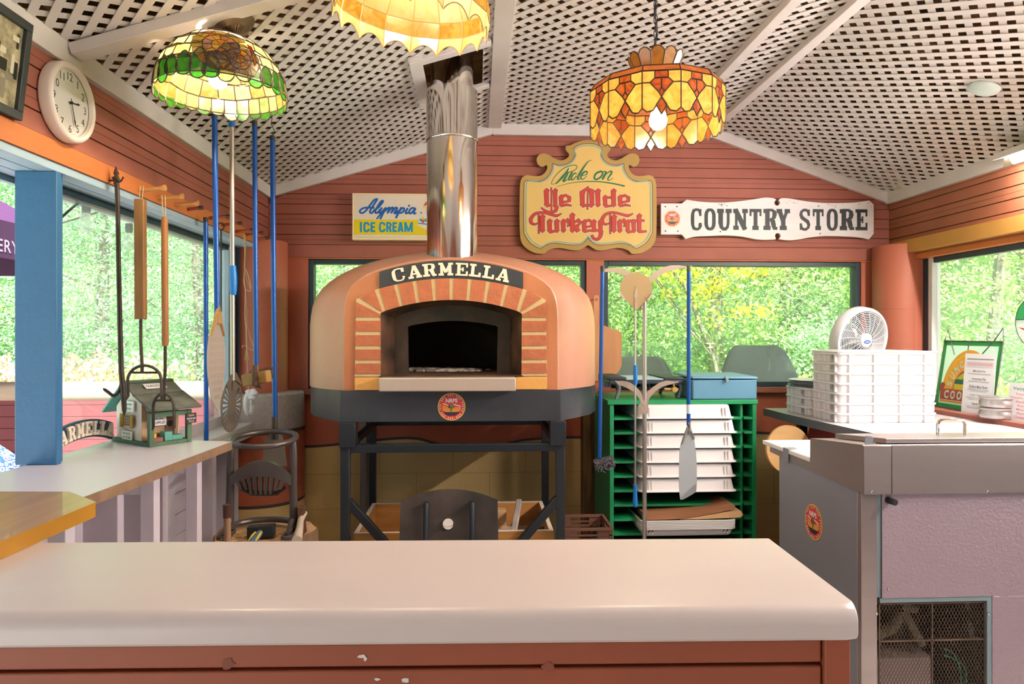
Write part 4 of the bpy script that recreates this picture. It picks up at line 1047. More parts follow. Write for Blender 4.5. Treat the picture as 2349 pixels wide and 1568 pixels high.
# mouth tunnel, inner frame, chamber
b = MB(); K = len(inner)
tun = [[(OX+p.x*k, y, 1.222+(p.y-1.222)*q) for p in inner] for y, k, q in ((2.889,1,1),(2.96,.94,.98),(3.05,.865,.95))]
vs = [p for r_ in tun for p in r_]; b.add(vs, [(i*K+j, i*K+j+1, (i+1)*K+j+1, (i+1)*K+j) for i in range(2) for j in range(K-1)])
b.box(OX-.30, 2.885, 1.2225, OX+.30, 3.06, 1.2262); b.build('mouth_tunnel', m_soot, ov)
ch = resample([(-.196,1.226),(-.20,1.436)]+[(x, 1.459-.6*x*x) for x in [-.19+.38*i/20 for i in range(21)]]+[(.20,1.436),(.196,1.226)], K)
o2 = [(p[0]-OX, p[2]) for p in tun[2]]
b = MB(); b.add([(OX+x, 3.045, z) for x, z in o2]+[(OX+p.x, 3.045, p.y) for p in ch]+[(OX+p.x, 3.075, p.y) for p in ch], [(j, K+j, K+j+1, j+1) for j in range(K-1)]+[(K+j, 2*K+j, 2*K+j+1, K+j+1) for j in range(K-1)])
b.build('door_frame', mat('heat_stained_steel', '#4a3628', .5, var=(9,.7), color2='#1d1816'), ov, smooth=0)
b = MB(); fl = [(-.40,1.228),(.40,1.228)]
b.box(OX-.44, 3.06, 1.20, OX+.44, 3.66, 1.227, 1)
rr = [[(OX+.43*math.cos(a)*s_, y, 1.227+.30*math.sin(a)*s_) for a in [PI*i/16 for i in range(17)]] for y, s_ in ((3.076,.95),(3.25,1),(3.45,.95),(3.6,.75),(3.66,.4))]
vs = [p for r_ in rr for p in r_]; b.add(vs, [(i*17+j, i*17+j+1, (i+1)*17+j+1, (i+1)*17+j) for i in range(4) for j in range(16)]); b.add(rr[-1], [tuple(range(17))])
b.build('baking_chamber', [m_dark, m_soot], ov)
r = random.Random(6); b = MB()
for k in range(170):
    x = r.gauss(-.07,.09); x = max(-.2,min(.2,x)); y = r.uniform(3.13,3.32); s_ = r.uniform(.006,.022); b.ball((OX+x, y, 1.229+s_*.25), s_, 3, r.choice((0,0,1)), (1.5,1,.45))
b.build('ash_bed', [mat('white_ash', '#b9b0a8', .9), mat('grey_ash', '#77706a', .9)], ov, kind='stuff', smooth=0)
# base band
def plan(g=0.0): return [(-.46-g,2.895-g),(.46+g,2.895-g),(.545+g,3.0),(.625+g,3.12),(.672+g,3.26),(.672+g,3.46),(.60+g,3.66),(.45+g,3.78+g),(-.45-g,3.78+g),(-.60-g,3.66),(-.672-g,3.46),(-.672-g,3.26),(-.625-g,3.12),(-.545-g,3.0)]
b = MB(); b.prism([(OX+x, y) for x, y in plan(.004)], frame((0,0,0),(1,0,0),(0,1,0),(0,0,1)), 1.032, 1.163); b.build('base_band', m_char, ov, bev=.003)
logo(ov, frame((OX+.0, 2.8905, 1.094), (1,0,0), (0,0,1), (0,-1,0)), .058)
# name plate
b = MB(); M = 20; X = [-.302+.604*i/M for i in range(M+1)]
b.prism([(x, 1.711-.545*x*x) for x in X]+[(x, zo(x)+.001) for x in X[::-1]], fo, .002, .013)
np_ = b.build('name_plate', mat('dark_slate_plate', '#30343b', .5), ov, bev=.0015)
b = MB()
for chx, x, w in zip('CARMELLA', (-.222,-.155,-.092,-.024,.043,.101,.158,.218), (.054,.058,.058,.062,.052,.052,.052,.058)):
    a = math.atan(-1.03*x); zc = 1.6735-.515*x*x; u = V((math.cos(a),0,math.sin(a))); v = V((-math.sin(a),0,math.cos(a)))
    f2 = frame(V((OX+x, 2.887, zc)), u, v, (0,-1,0)); slab(b, chx, f2, -w/2, -.027, w, .054, 0, .006, s=.27, t=.17)
b.build('name_letters', m_cream, np_, bev=.0015, seg=2, label='cream raised letters CARMELLA')
# flue
m_chrome = mat('polished_flue_steel', '#e2dcd4', .10, metal=1.0, bump=(3.0,.06), stretch=(1,1,.5))
FX, FY = FLUE; FR_ = .1135
b = MB(); b.lathe([(FR_-.002, 1.70), (FR_-.002, 2.262)], (FX,FY,0), 64); b.lathe([(FR_,2.248),(FR_+.0025,2.252),(FR_+.0025,2.258),(FR_,2.262),(FR_,2.47),(FR_-.02,2.475),(FR_-.02,2.9)], (FX,FY,0), 64)
b.build('flue_pipe', m_chrome, ov, label='polished steel flue pipe')
# stand
def legpart(x, y, z0, z1, w, nm='leg'):
    bb = MB(); bb.box(x-w/2, y-w/2, z0, x+w/2, y+w/2, z1); return bb.build(nm, m_blackst, ov, bev=.002)
SXL, SXR = -.552, .352
for x, y in ((SXL,2.895),(SXR,2.895)):
    legpart(x, y, 0, .93, .037); legpart(x+(.012 if x < 0 else -.012), y, .93, 1.032, .066, 'leg_sleeve')
for x in (SXL-.004, SXR+.012): legpart(x, 3.66, 0, 1.032, .036)
def rail(p, q, w=.034, nm='rail'):
    bb = MB(); bb.bar(p, q, w); return bb.build(nm, m_blackst, ov, bev=.002)
rail((SXL,2.895,.921),(SXR,2.895,.921)); rail((SXL,3.66,.93),(SXR,3.66,.93), .03); rail((SXL,2.91,.921),(SXL,3.65,.921), .03); rail((SXR,2.91,.921),(SXR,3.65,.921), .03)
rail((SXL+.01,2.895,.70),(SXL+.27,2.895,.40), .034, 'brace'); rail((SXR-.01,2.895,.70),(SXR-.27,2.895,.40), .034, 'brace')
b = MB(); b.box(SXL+.02, 2.66, .385, SXR-.02, 3.64, .40); b.build('log_shelf', m_blackst, ov, bev=.002)

# loose oven door leaning on the shelf
dr = thing('arched_oven_hatch', 'black arched steel oven door with two strap handles and a dial', 'oven door', (-.114, 2.75, .40))
m_door = mat('matt_black_door', '#4a423c', .5, var=(7,.45), color2='#23201e', bump=(30,.15))
lean = math.radians(9)
fd = frame((-.114, 2.735, .4015), (1,0,0), (0,math.sin(lean),math.cos(lean)), (0,-math.cos(lean),math.sin(lean)))
H_ = .372
b = MB(); b.prism([(-.2,0),(.2,0),(.196,H_-.045)]+[(x, H_-.045*(x/.196)**2) for x in [.19-.38*i/20 for i in range(21)]]+[(-.196,H_-.045)], fd, 0, .012); b.build('door_plate', m_door, dr, bev=.002)
for s_ in (-1, 1):
    x = s_*.092+(-.012 if s_ < 0 else .022)*0+.002
    b = MB(); b.ribbon([(0,0),(0,0)], .01, fd) if False else None
    pts = [(H_-.055,.013),(H_-.058,.04),(H_-.085,.042),(.16,.040),(.04,.040),(.03,.013)]
    b.tube([fd(x+s_*.004*(i > 3), p, q) for i, (p, q) in enumerate(pts)], .011, 8); b.build('strap_handle', m_blackst, dr)
b = MB(); b.lathe([(.024,0),(.024,.012),(.021,.016),(.0205,.013)], fd(-.004,.236,.012), 28, 0, Matrix((V((1,0,0)), V((0,math.cos(lean),math.sin(lean)))*1.0, V((0,-math.cos(lean),math.sin(lean))))).transposed())
b.prism([(.021*math.cos(k*PI/14)-.004, .236+.021*math.sin(k*PI/14)) for k in range(28)], fd, .012, .0255, 1)
b.build('dial', [m_chrome, mat('dial_face', '#e8e2da', .5)], dr, label='round white dial')

# shallow wooden box of kindling on the shelf
m_plank = mat('warm_plank_wood', '#cf9450', .6, var=(5,.3), stretch=(1,8,8)); m_plank_end = mat('pale_plank_edge', '#e9d5c0', .6)
wb = thing('wooden_box', 'shallow warm wooden box of offcuts on the oven stand shelf', 'box', (-.1, 3.2, .40))
bx0, bx1, by0, by1, bz0, bz1 = -.525, .328, 2.93, 3.45, .401, .553
def plank(x0,y0,z0,x1,y1,z1,nm='side_panel', m=None): bb = MB(); bb.box(x0,y0,z0,x1,y1,z1); return bb.build(nm, m or m_plank, wb, bev=.002)
plank(bx0,by0,bz0,bx1,by0+.018,bz1); plank(bx0,by1-.018,bz0,bx1,by1,bz1); plank(bx0,by0+.019,bz0,bx0+.018,by1-.019,bz1); plank(bx1-.018,by0+.019,bz0,bx1,by1-.019,bz1); plank(bx0+.019,by0+.019,bz0,bx1-.019,by1-.019,bz0+.01,'bottom')
b = MB(); e = .0006
for q in ((bx0,by0,bx1,by0+.018),(bx0,by1-.018,bx1,by1),(bx0,by0+.018,bx0+.018,by1-.018),(bx1-.018,by0+.018,bx1,by1-.018)): b.box(q[0],q[1],bz1,q[2],q[3],bz1+.0015)
b.build('rim', m_plank_end, wb, label='pale worn rim')
m_split = mat('split_firewood', '#e2b684', .7, var=(8,.25), stretch=(2,9,9)); m_split2 = mat('grey_offcut', '#b9aca4', .7, var=(8,.2))
def offcut(name, label, p, q, w, h, m, grp=None, roll=0, bev=.003):
    p, q = V(p), V(q); bb = MB(); d = (q-p).normalized(); x = d.cross(V((0,0,1))).normalized(); z = x.cross(d); c_, s_ = math.cos(roll), math.sin(roll); x, z = x*c_+z*s_, z*c_-x*s_
    bb.fbox(lambda a,c,e_: p+d*a+x*c+z*e_, 0, (q-p).length, -w/2, w/2, -h/2, h/2); return bb.build(name, m, None, loc=(p+q)/2, bev=bev, label=label, cat='wood', group=grp)
offcut('split_log', 'pale split firewood piece at the left end of the wooden box', (-.40,2.98,.455),(-.26,3.20,.515), .075,.05, m_split, 'offcuts in the wooden box', .5)
offcut('split_log', 'dark-barked chunk lying behind the pale split piece in the wooden box', (-.27,3.26,.46),(-.17,3.30,.52), .06,.07, m_wwood, 'offcuts in the wooden box', .2)
offcut('wood_offcut', 'wide grey offcut board lying flat in the wooden box', (.06,3.22,.445),(.27,3.22,.452), .26,.02, m_split2, 'offcuts in the wooden box')
offcut('wood_offcut', 'narrow grey stick crossing the wooden box on a slant', (.15,2.99,.475),(.205,3.36,.575), .026,.03, m_split2, 'offcuts in the wooden box')
offcut('wood_offcut', 'pale notched block behind the oven door in the wooden box', (.03,3.34,.50),(.14,3.34,.50), .06,.09, m_split, 'offcuts in the wooden box')
offcut('wood_offcut', 'brown offcut leaning at the right end of the wooden box', (.255,3.08,.425),(.30,3.18,.49), .05,.03, m_wwood, 'offcuts in the wooden box', .4)
# weathered post against the block wall
b = MB(); b.box(.60, 3.86, 0, .72, 3.95, 1.05); struct(b, 'wall_post', m_wwood, 'weathered brown post against the block wall left of the green rack', bev=.004, cat='post')
b = MB(); b.box(-.66, 3.88, 0, -.625, 3.945, .98); struct(b, 'wall_post', mat('grey_weathered_wood', '#8d8078', .8, var=(9,.3), stretch=(5,5,.6)), 'thin grey weathered stud behind the left leg of the oven stand', bev=.003, cat='post')
# ------------------------------------------------------------------ counters
m_lam = mat('pale_laminate', '#c9bdb8', .33, var=(3,.05), stretch=(.5,3,3), spec=.5)
m_lam2 = mat('white_laminate', '#cfcad0', .35, var=(3,.04)); m_pboard = mat('brown_edge_board', '#8c6f55', .75, var=(20,.3))
m_cfront = mat('counter_front_paint', '#964c30', .55, var=(4,.14))
fc = thing('bar_counter', 'pale laminate bar counter with orange boarded front in the foreground', 'counter', (-.25, 1.08, 0))
ang = math.radians(-1.75); cu_, su_ = math.cos(ang), math.sin(ang)
fcf = lambda a, c, z: V((-.25+a*cu_-c*su_, 1.083+a*su_+c*cu_, z))        # a along the counter, c depth
b = MB()
prof = [(.157,.99),(.157,1.026),(.153,1.03),(-.145,1.03)]+[(-.145-.022*math.sin(math.radians(t)), 1.03-.022+.022*math.cos(math.radians(t))) for t in range(10,91,10)]+[(-.167,.992),(-.164,.988),(-.150,.988)]
xs_ = [-.86,.752,.766,.774]
def crow(a, k): return [fcf(a, (c if c > -.13 else c+k), z) for c, z in prof]
R_ = [crow(-.86,0), crow(.752,0), crow(.768,.004), crow(.773,.012)]; P_ = len(prof)
vs = [p for r_ in R_ for p in r_]; b.add(vs, [(i*P_+j, i*P_+(j+1)%P_, (i+1)*P_+(j+1)%P_, (i+1)*P_+j) for i in range(3) for j in range(P_)]+[tuple(range(P_))[::-1], tuple(range(3*P_,4*P_))])
b.build('worktop', m_lam, fc, smooth=30)
b = MB(); z = .985; i = 0
while z > .02:
    z0 = max(.01, z-(.036 if i == 0 else .0545)); b.add([fcf(a,c,zz) for zz in (z0+.0022,z-.0022) for a,c in ((-.84,-.15),(.725,-.15),(.725,-.13),(-.84,-.13))], [(0,3,2,1),(4,5,6,7),(0,1,5,4),(1,2,6,5),(2,3,7,6),(3,0,4,7)])
    z = z0; i += 1
b.build('front_boards', m_cfront, fc, bev=.0025)
ffr = frame(fcf(0,-.1503,0), (cu_,su_,0), (0,0,1), (su_,-cu_,0))
def mark(px, py, rx, rz, name, m, lab, seed):
    p = at_y(px, py, .93); rr_ = random.Random(seed); a0 = (p-fcf(0,-.1503,0)).dot(V((cu_,su_,0))); bb = MB()
    bb.flat([(a0+rx*math.cos(q)*rr_.uniform(.6,1.1), p.z+rz*math.sin(q)*rr_.uniform(.6,1.1)) for q in [2*PI*i/11 for i in range(11)]], ffr, .0006); bb.build(name, m, fc, smooth=0, label=lab)
m_knot = mat('dark_knot', '#4f2418', .6); m_chip = mat('bare_primer_chip', '#d9cfc8', .7)
mark(256,1478,.006,.007,'wood_knot',m_knot,'dark wood knot',1); mark(520,1526,.010,.009,'wood_knot',mat('filled_knot','#7d3d2a',.6),'filled round knot',2); mark(1258,1522,.010,.008,'wood_knot',mat('filled_knot_pale','#8a4630',.6),'filled round knot',3)
for i_, q in enumerate(((830,1504,.006,.003),(838,1510,.003,.003),(866,1556,.005,.002),(930,1557,.006,.004))): mark(*q,'paint_chip',m_chip,'pale paint chip',10+i_)
b = MB(); vs = [fcf(a,c,zz) for zz in (.0,.986) for a,c in ((-.83,-.138),(.73,-.138),(.73,.13),(-.83,.13))]; b.add(vs, [(0,3,2,1),(4,5,6,7),(0,1,5,4),(1,2,6,5),(2,3,7,6),(3,0,4,7)]); b.build('carcass', m_groove, fc)
b = MB(); vs = [fcf(a,c,zz) for zz in (.0,.987) for a,c in ((.727,-.156),(.762,-.156),(.762,.135),(.727,.135))]; b.add(vs, [(0,3,2,1),(4,5,6,7),(0,1,5,4),(1,2,6,5),(2,3,7,6),(3,0,4,7)]); b.build('end_trim', m_cfront, fc, bev=.002)

lc = thing('side_counter', 'long white laminate counter under the left serving window', 'counter', (-1.1, 1.9, 0))
b = MB(); b.prism([(-.845,2.402),(-1.077,2.45),(-1.276,2.472),(-1.276,1.0),(-.93,1.0),(-.893,1.613),(-.872,1.98)], frame((0,0,0),(1,0,0),(0,1,0),(0,0,1)), 1.002, 1.03, 0)
b.f.append(b.f[0]); b.m.append(1); b.f.pop(); b.m.pop()
for k in range(2, len(b.f)): b.m[k] = 1
b.build('worktop', [m_lam2, m_pboard], lc, bev=.0015)
for y in (1.62, 2.05, 2.36):
    b = MB(); b.box(-1.23, y, .93, -.95, y+.035, 1.0015); b.build('bracket', m_lav, lc, bev=.002)
    b = MB(); b.box(-.985, y-.002, 0, -.945, y+.037, 1.0015); b.build('leg', m_lav, lc, bev=.002)
m_butcher = mat('honey_board_wood', '#b3823f', .35, var=(3,.35), stretch=(9,.8,4), coat=.3); m_butcher_e = mat('honey_board_edge', '#b57f24', .45, var=(6,.25))
b = MB(); b.prism([(-.772,1.425),(-.88,1.522),(-1.29,1.545),(-1.29,1.06),(-.785,1.06)], frame((0,0,0),(1,0,0),(0,1,0),(0,0,1)), 1.0305, 1.06, 0)
for k in range(2, len(b.f)): b.m[k] = 1
b.build('wooden_board', [m_butcher, m_butcher_e], None, loc=(-1.03,1.3,1.0305), bev=.003, label='thick honey brown wooden board across the corner of the two counters', cat='board')

# ------------------------------------------------------------------ toy store birdhouse
A, Bp, Cp = V((-1.07,2.294,1.0305)), V((-1.262,2.442,1.0305)), V((-1.01,2.40,1.0305))
u = (Cp-A); u.z = 0; u = (u-(Bp-A).normalized()*u.dot((Bp-A).normalized())).normalized(); v = (Bp-A).normalized()
if u.y < 0: u = -u
bh = thing('birdhouse', 'white birdhouse made as a tiny country store with green roof and signs', 'birdhouse', A+u*.06+v*.12)
BF = lambda a, c, z: A+u*a+v*c+V((0,0,z))          # a along the porch, c across, z up
GB = frame(A, -v, (0,0,1), -u)                     # gable end, x from the far edge (negative) to the porch corner
PF = frame(A, u, (0,0,1), -v)                      # porch side, looking at it
m_bw = mat('birdhouse_white', '#e0d3cb', .7, var=(20,.12)); m_bg = mat('birdhouse_green', '#55755a', .7, var=(18,.3)); m_broof = mat('mossy_roof_wood', '#6f7366', .85, var=(22,.4), stretch=(1,1,4)); m_teal = mat('birdhouse_teal', '#5fa99a', .65, var=(18,.2))
m_btan = mat('birdhouse_tan', '#c3a078', .7, var=(15,.2)); m_bbrown = mat('birdhouse_brown', '#8a5a4c', .7); m_mustard = mat('birdhouse_mustard', '#a88a36', .7); m_sgw = mat('tiny_sign_white', '#e9e6e2', .6); m_txt = mat('tiny_sign_ink', '#2c2c34', .6); m_navs = mat('tiny_sign_navy', '#1e2740', .6); m_ysg = mat('tiny_sign_yellow', '#dda928', .6); m_redt = mat('tiny_sign_red', '#8e3c3c', .6)
L = .135
def hex_(b, P, mi=0): b.add(P, [(0,3,2,1),(4,5,6,7),(0,1,5,4),(1,2,6,5),(2,3,7,6),(3,0,4,7)], mi)
def bb_(a0,a1,c0,c1,z0,z1): return [BF(a,c,z) for z in (z0,z1) for a,c in ((a0,c0),(a1,c0),(a1,c1),(a0,c1))]
b = MB(); b.prism([(-.238,.012),(-.058,.012),(-.058,.150),(-.14,.197),(-.238,.120)], GB, -L+.006, -.006, 0); b.build('store_body', [m_bw], bh, bev=.0015)
b = MB(); hex_(b, bb_(-.006,L+.004,-.004,.25,0,.012)); b.build('base', m_bg, bh, bev=.001)
b = MB(); hex_(b, bb_(.0,L-.01,.056,.0575,.012,.145)); b.build('porch_wall', m_btan, bh)
for a0 in (-.006, L-.012): b = MB(); hex_(b, bb_(a0,a0+.016,-.006,.010,.0,.112)); b.build('porch_post', m_bg, bh, bev=.001)
b = MB(); hex_(b, bb_(.010,L-.012,-.004,.006,.095,.112)); b.build('porch_beam', m_bg, bh)
def slope(p, q, a0, a1, t, nm, m):
    (c0,z0),(c1,z1) = p, q; n = V((-(z1-z0), 0, c1-c0)); n = n.normalized()*t; n = n if n.z > 0 else -n
    P = [BF(a,c,z) for a,c,z in ((a0,c0,z0),(a1,c0,z0),(a1,c1,z1),(a0,c1,z1))]; Q = [BF(a,c+n.x,z+n.z) for a,c,z in ((a0,c0,z0),(a1,c0,z0),(a1,c1,z1),(a0,c1,z1))]
    bb = MB(); hex_(bb, P+Q); return bb.build(nm, m, bh, bev=.0012)
slope((.145,.200),(.283,.096),-.022,L+.012,.007,'roof_slab',m_teal); slope((.150,.206),(.070,.163),-.020,L+.014,.008,'roof_slab',m_broof); slope((.085,.165),(-.035,.118),-.018,L+.022,.008,'roof_slab',m_broof)
b = MB(); hex_(b, bb_(-.02,L+.012,.125,.165,.204,.211)); b.build('ridge_board', m_bg, bh, bev=.001)
def tsign(x, z, w, h, fr, mats, lines, c=0.0, nm='sign', tilt=0.0, mi=1):
    bb = MB(); bb.fbox(fr, x-w/2, x+w/2, z-h/2, z+h/2, c, c+.004, 0)
    for t_, zz, hh, ww, k in lines: bb.text(t_, fr, x, z+zz, hh, ww, c+.0043, bold=.02, mi=k)
    return bb.build(nm, mats, bh, smooth=0)
tsign(-.135,.125,.066,.036,GB,[m_sgw,m_teal,m_txt],[('Gunpowder',.002,.011,.048,1),('BY THE OUNCE',-.010,.006,.034,1)],0)
tsign(-.148,.026,.066,.030,GB,[m_sgw,m_txt],[('NO DOGS',.002,.009,.05,1),('IN STORE',-.011,.009,.052,1)],0)
b = MB(); b.fbox(GB,-.172,-.118,.058,.094,0,.003,0); b.fbox(GB,-.156,-.128,.060,.092,.003,.0036,1)
for k in range(1,4): b.fbox(GB,-.156+.007*k-.0006,-.156+.007*k+.0006,.060,.092,.0036,.0044,2)
for k in range(1,4): b.fbox(GB,-.156,-.128,.060+.008*k-.0006,.060+.008*k+.0006,.0036,.0044,2)
b.build('window', [m_mustard,m_dark,m_bw], bh, smooth=0)
for x in (-.180,-.114): b = MB(); b.fbox(GB,x-.010,x+.010,.052,.098,.002,.007); b.build('shutter', m_mustard, bh, bev=.001)
fr2 = frame(BF(.062,.105,.191), u, (BF(0,.07,.163)-BF(0,.15,.206)).normalized()*-1)
b = MB(); nr = (u.cross((BF(0,.15,.206)-BF(0,.07,.163)).normalized())); nr = nr if nr.z > 0 else -nr
fr2 = frame(BF(.066,.102,.180)+nr*.011, u, (BF(0,.15,.206)-BF(0,.07,.163)), nr); b.fbox(fr2,-.036,.036,-.013,.015,0,.003,0); b.text('GUN STORE', fr2, 0,-.007,.014,.062,.0033,bold=.02,mi=1); b.build('sign', [m_sgw,m_txt], bh, smooth=0)
PW = frame(BF(0,.056,0), u, (0,0,1), -v)
tsign(.105,.128,.052,.019,PW,[m_redt,m_sgw,m_txt],[('LEATHER',-.005,.010,.044,1)],.001)
tsign(.047,.078,.046,.030,PW,[m_sgw,m_redt,m_txt],[('GUN & SMALL',.004,.006,.036,1),('SUPPLIES',-.010,.009,.04,2)],.02)
tsign(L-.004,.083,.036,.034,frame(BF(0,-.012,0),u,(0,0,1),-v),[m_navs,m_ysg,m_sgw],[('GUNS',.006,.007,.02,1),('BOUGHT AND',-.004,.005,.03,2),('SOLD',-.014,.007,.02,1)],0)
b = MB(); b.fbox(PW,.078,.110,.012,.088,0,.003,0); b.prism([(.094+.011*math.cos(k*PI/10), .064+.011*math.sin(k*PI/10)) for k in range(20)], PW, .003,.0036,1); b.build('door', [m_bbrown,m_dark], bh, smooth=0)
b = MB(); b.cyl(BF(.012,.04,.122),BF(.045,.045,.122),.009,12); b.build('barrel', m_teal, bh)
b = MB(); hex_(b, bb_(.052,.078,.008,.04,.012,.042)); hex_(b, bb_(.078,.115,.008,.035,.012,.028)); b.build('bench', m_teal, bh, bev=.001)
b = MB(); hex_(b, bb_(.012,.026,.012,.03,.026,.040)); b.build('box', m_ysg, bh); b = MB(); hex_(b, bb_(.010,.045,.006,.034,.012,.026)); b.build('crate', m_bbrown, bh)
# second name board on the counter behind the post
ab = thing('arched_name_board', 'dark arched board with cream letters CARMELLA leaning on the left window', 'sign', (-1.262, 2.25, 1.031))
fb2 = frame((-1.270, 2.066, 1.031), (0,1,0), (0,0,1), (1,0,0)); LW = .362
zb_ = lambda x: .006+.030*(1-((x-LW/2)/(LW/2))**2)
X = [LW*i/16 for i in range(17)]
b = MB(); b.prism([(x, zb_(x)+.058) for x in X]+[(x, zb_(x)) for x in X[::-1]], fb2, 0, .010); b.build('board', mat('blue_black_board', '#1f3a52', .4), ab, bev=.0015)
b = MB()
for i, chx in enumerate('CARMELLA'):
    xc = LW*(i+.5)/8; a = math.atan(-.060*2*(xc-LW/2)/(LW/2)**2*.5); uu = V((0,math.cos(a),math.sin(a))); vv = V((0,-math.sin(a),math.cos(a)))
    f3 = frame(fb2(xc, zb_(xc)+.029, .010), uu, vv, (1,0,0)); slab(b, chx, f3, -.0195, -.023, .039, .046, 0, .009, s=.28, t=.2)
b.build('letters', [mat('pale_wood_letters', '#e6d9c4', .6, var=(20,.2))], ab, bev=.001)

# ------------------------------------------------------------------ tools hanging at the left window
m_pegw = mat('pale_peg_wood', '#c98f4a', .55, var=(10,.2)); m_pegd = mat('dark_peg_tip', '#4b2f2a', .5); m_bluepole = mat('blue_anodised_pole', '#0d4c9c', .3, metal=.25); m_bluegrip = mat('blue_plastic_grip', '#1670c2', .4); m_alu = mat('brushed_aluminium', '#b9b2ab', .3, metal=.8); m_alub = mat('matt_aluminium_blade', '#bdb4ac', .42, metal=.45)
m_iron = mat('black_wrought_iron', '#4a3c30', .5, var=(14,.5), metal=.3, color2='#241d1a'); m_handle = mat('scorched_handle_wood', '#8f6434', .65, var=(7,.5), stretch=(6,6,.7)); m_handle2 = mat('smooth_handle_wood', '#9a6334', .55, var=(7,.25), stretch=(6,6,.7)); m_steelsm = mat('smoky_tool_steel', '#85796a', .4, metal=.5, var=(8,.3)); m_string = mat('tan_twine', '#b59b7c', .9); m_whiterope = mat('white_rope', '#d8d8de', .9)
PEGS = []
def peg(px, py, label, dark=False, L=.095, grp=None):
    p = at_x(px, py, XL)
    t = thing('peg', label, 'peg', p, grp)
    b = MB(); q = p+V((L*.82,0,.008)); b.tube([p+V((-.012,0,-.001)), q], [.0075,.0065], 10); b.build('dowel', m_pegw if not dark else mat('copper_peg', '#9a4c30', .4, metal=.3), t)
    b = MB(); b.tube([q, q+V((.006,0,.0006)), q+V((.012,0,.001)), q+V((.018,0,.0015))], [.0066,.009,.0115,.0105] if not dark else [.0085]*4, 12); b.build('knob', m_pegw if not dark else m_pegd, t)
    PEGS.append(p); return p
peg(316,436,'pale wooden peg on the orange beam holding the wide wooden handled fork')
peg(360,455,'pale wooden peg on the orange beam holding the slim wooden handled fork')
peg(398,470,'pale wooden peg on the orange beam with nothing hung on it')
peg(428,481,'short dark peg next to the empty pale wooden peg', True, .06)
peg(478,500,'copper peg with dark tip holding the leftmost blue pole', True)
peg(507,516,'copper peg with dark tip holding the thin black hooked rod', True)
peg(538,531,'copper peg with dark tip just behind the silver pole', True)
peg(560,538,'copper peg holding the knotted twine', True)
peg(580,549,'copper peg with dark tip nearest the corner column', True, .08)
def pt(px, py, y): return at_y(px, py, y)
def rod(path, y, r, n=8): return [pt(px, py, y) for px, py in path], r
# iron poker
Y0 = 2.255
t = thing('poker', 'long black iron poker with a spear finial and side hook', 'poker', pt(280,950,Y0))
b = MB(); b.tube([pt(*p,Y0) for p in ((268,412),(270,470),(272,600),(275,740),(278,850),(283,900),(285,940),(285,952))], [.007,.007,.007,.0075,.008,.0085,.007,.002], 10)
b.build('shaft', m_iron, t)
b = MB(); b.tube([pt(*p,Y0) for p in ((266,381),(266,390),(267,398),(267,403),(267,412))], [.001,.005,.009,.0055,.006], 8)
b.tube([pt(*p,Y0)+V((0,-.004,0)) for p in ((259,407),(263,411),(270,409),(275,416),(279,418))], [.003,.006,.007,.006,.002], 8); b.tube([pt(*p,Y0) for p in ((267,404),(267,424))], .0085, 8); b.build('finial', m_iron, t)
b = MB(); b.tube([pt(*p,Y0) for p in spline([(279,868),(275,892),(262,907),(248,899),(236,890)],5)], [.0055]*18+[.005,.003,.001], 8); b.build('hook', m_iron, t)
b = MB(); p = pt(267,409,Y0); b.tube([(XL-.01,p.y+.012,p.z-.004),(p.x+.01,p.y+.012,p.z-.004),(p.x+.016,p.y+.012,p.z+.008)], .003, 6)
b.build('hanging_nail', m_iron, None, label='bent nail carrying the iron poker', cat='nail')
# forks
def fork(Y, hx, hy0, hy1, hw, cx_, ry, prong, label, square, m_h, strpx):
    t = thing('oven_fork', label, 'oven fork', pt(cx_, prong[3], Y))
    b = MB(); k = Y/1566.0
    if square:
        for yy0, yy1, w0, w1 in ((hy0,hy1,hw,hw*.95),):
            p, q = pt(hx[0],yy0,Y), pt(hx[1],yy1,Y); b.bar(p, q, w0*k*1.03, w0*k*.8, (0,1,0))
        b.build('handle', m_h, t, bev=.003)
    else:
        b.tube([pt(hx[0],hy0,Y), pt(hx[0],hy0+8,Y), pt(hx[1],hy1-6,Y), pt(hx[1],hy1,Y)], [hw*k*.3,hw*k*.52,hw*k*.52,hw*k*.45], 14); b.build('handle', m_h, t)
    b = MB(); b.tube([pt(hx[1],hy1-4,Y), pt(hx[1],(hy1+ry)/2,Y), pt(cx_,ry,Y), pt(cx_,prong[2],Y)], .0052, 8)
    x0, x1, ym, yb = prong; arcp = [((x0+x1)/2-(x1-x0)/2*math.cos(PI*i/14), ry+ (ym-ry)*2.1*(1-math.sin(PI*i/14))) for i in range(15)]
    path = [pt(x0+5,yb,Y)+V((0,-.02,0)), pt(x0+1,yb-6,Y)]+[pt(*p,Y) for p in arcp]+[pt(x1+1,yb-6,Y), pt(x1+6,yb,Y)+V((0,-.02,0))]
    b.tube(path, [.002]+[.0045]*17+[.002][:1], 8); b.tube([pt(x0+8,ym,Y), pt(x1-8,ym,Y)], .0038, 6); b.build('tines', m_iron, t)
    b = MB(); tp = pt(hx[0],hy0+5,Y); pk = strpx; b.tube([tp+V((-.004,0,0)), pk+V((-.005,0,.011)), pk+V((.005,0,.011)), tp+V((.004,0,0))], .0013, 5); b.build('cord', m_string, t)
fork(2.215, (322,323), 457, 732, 21, 326, 838, (293,370,854,914), 'oven fork with a thick square wooden handle above the birdhouse', True, m_handle, at_y(326,434,2.215))
fork(2.245, (377.5,379), 497, 793, 14, 376, 902, (351,399,918,984), 'oven fork with a slim round wooden handle above the birdhouse porch', False, m_handle2, at_y(375,455,2.245))
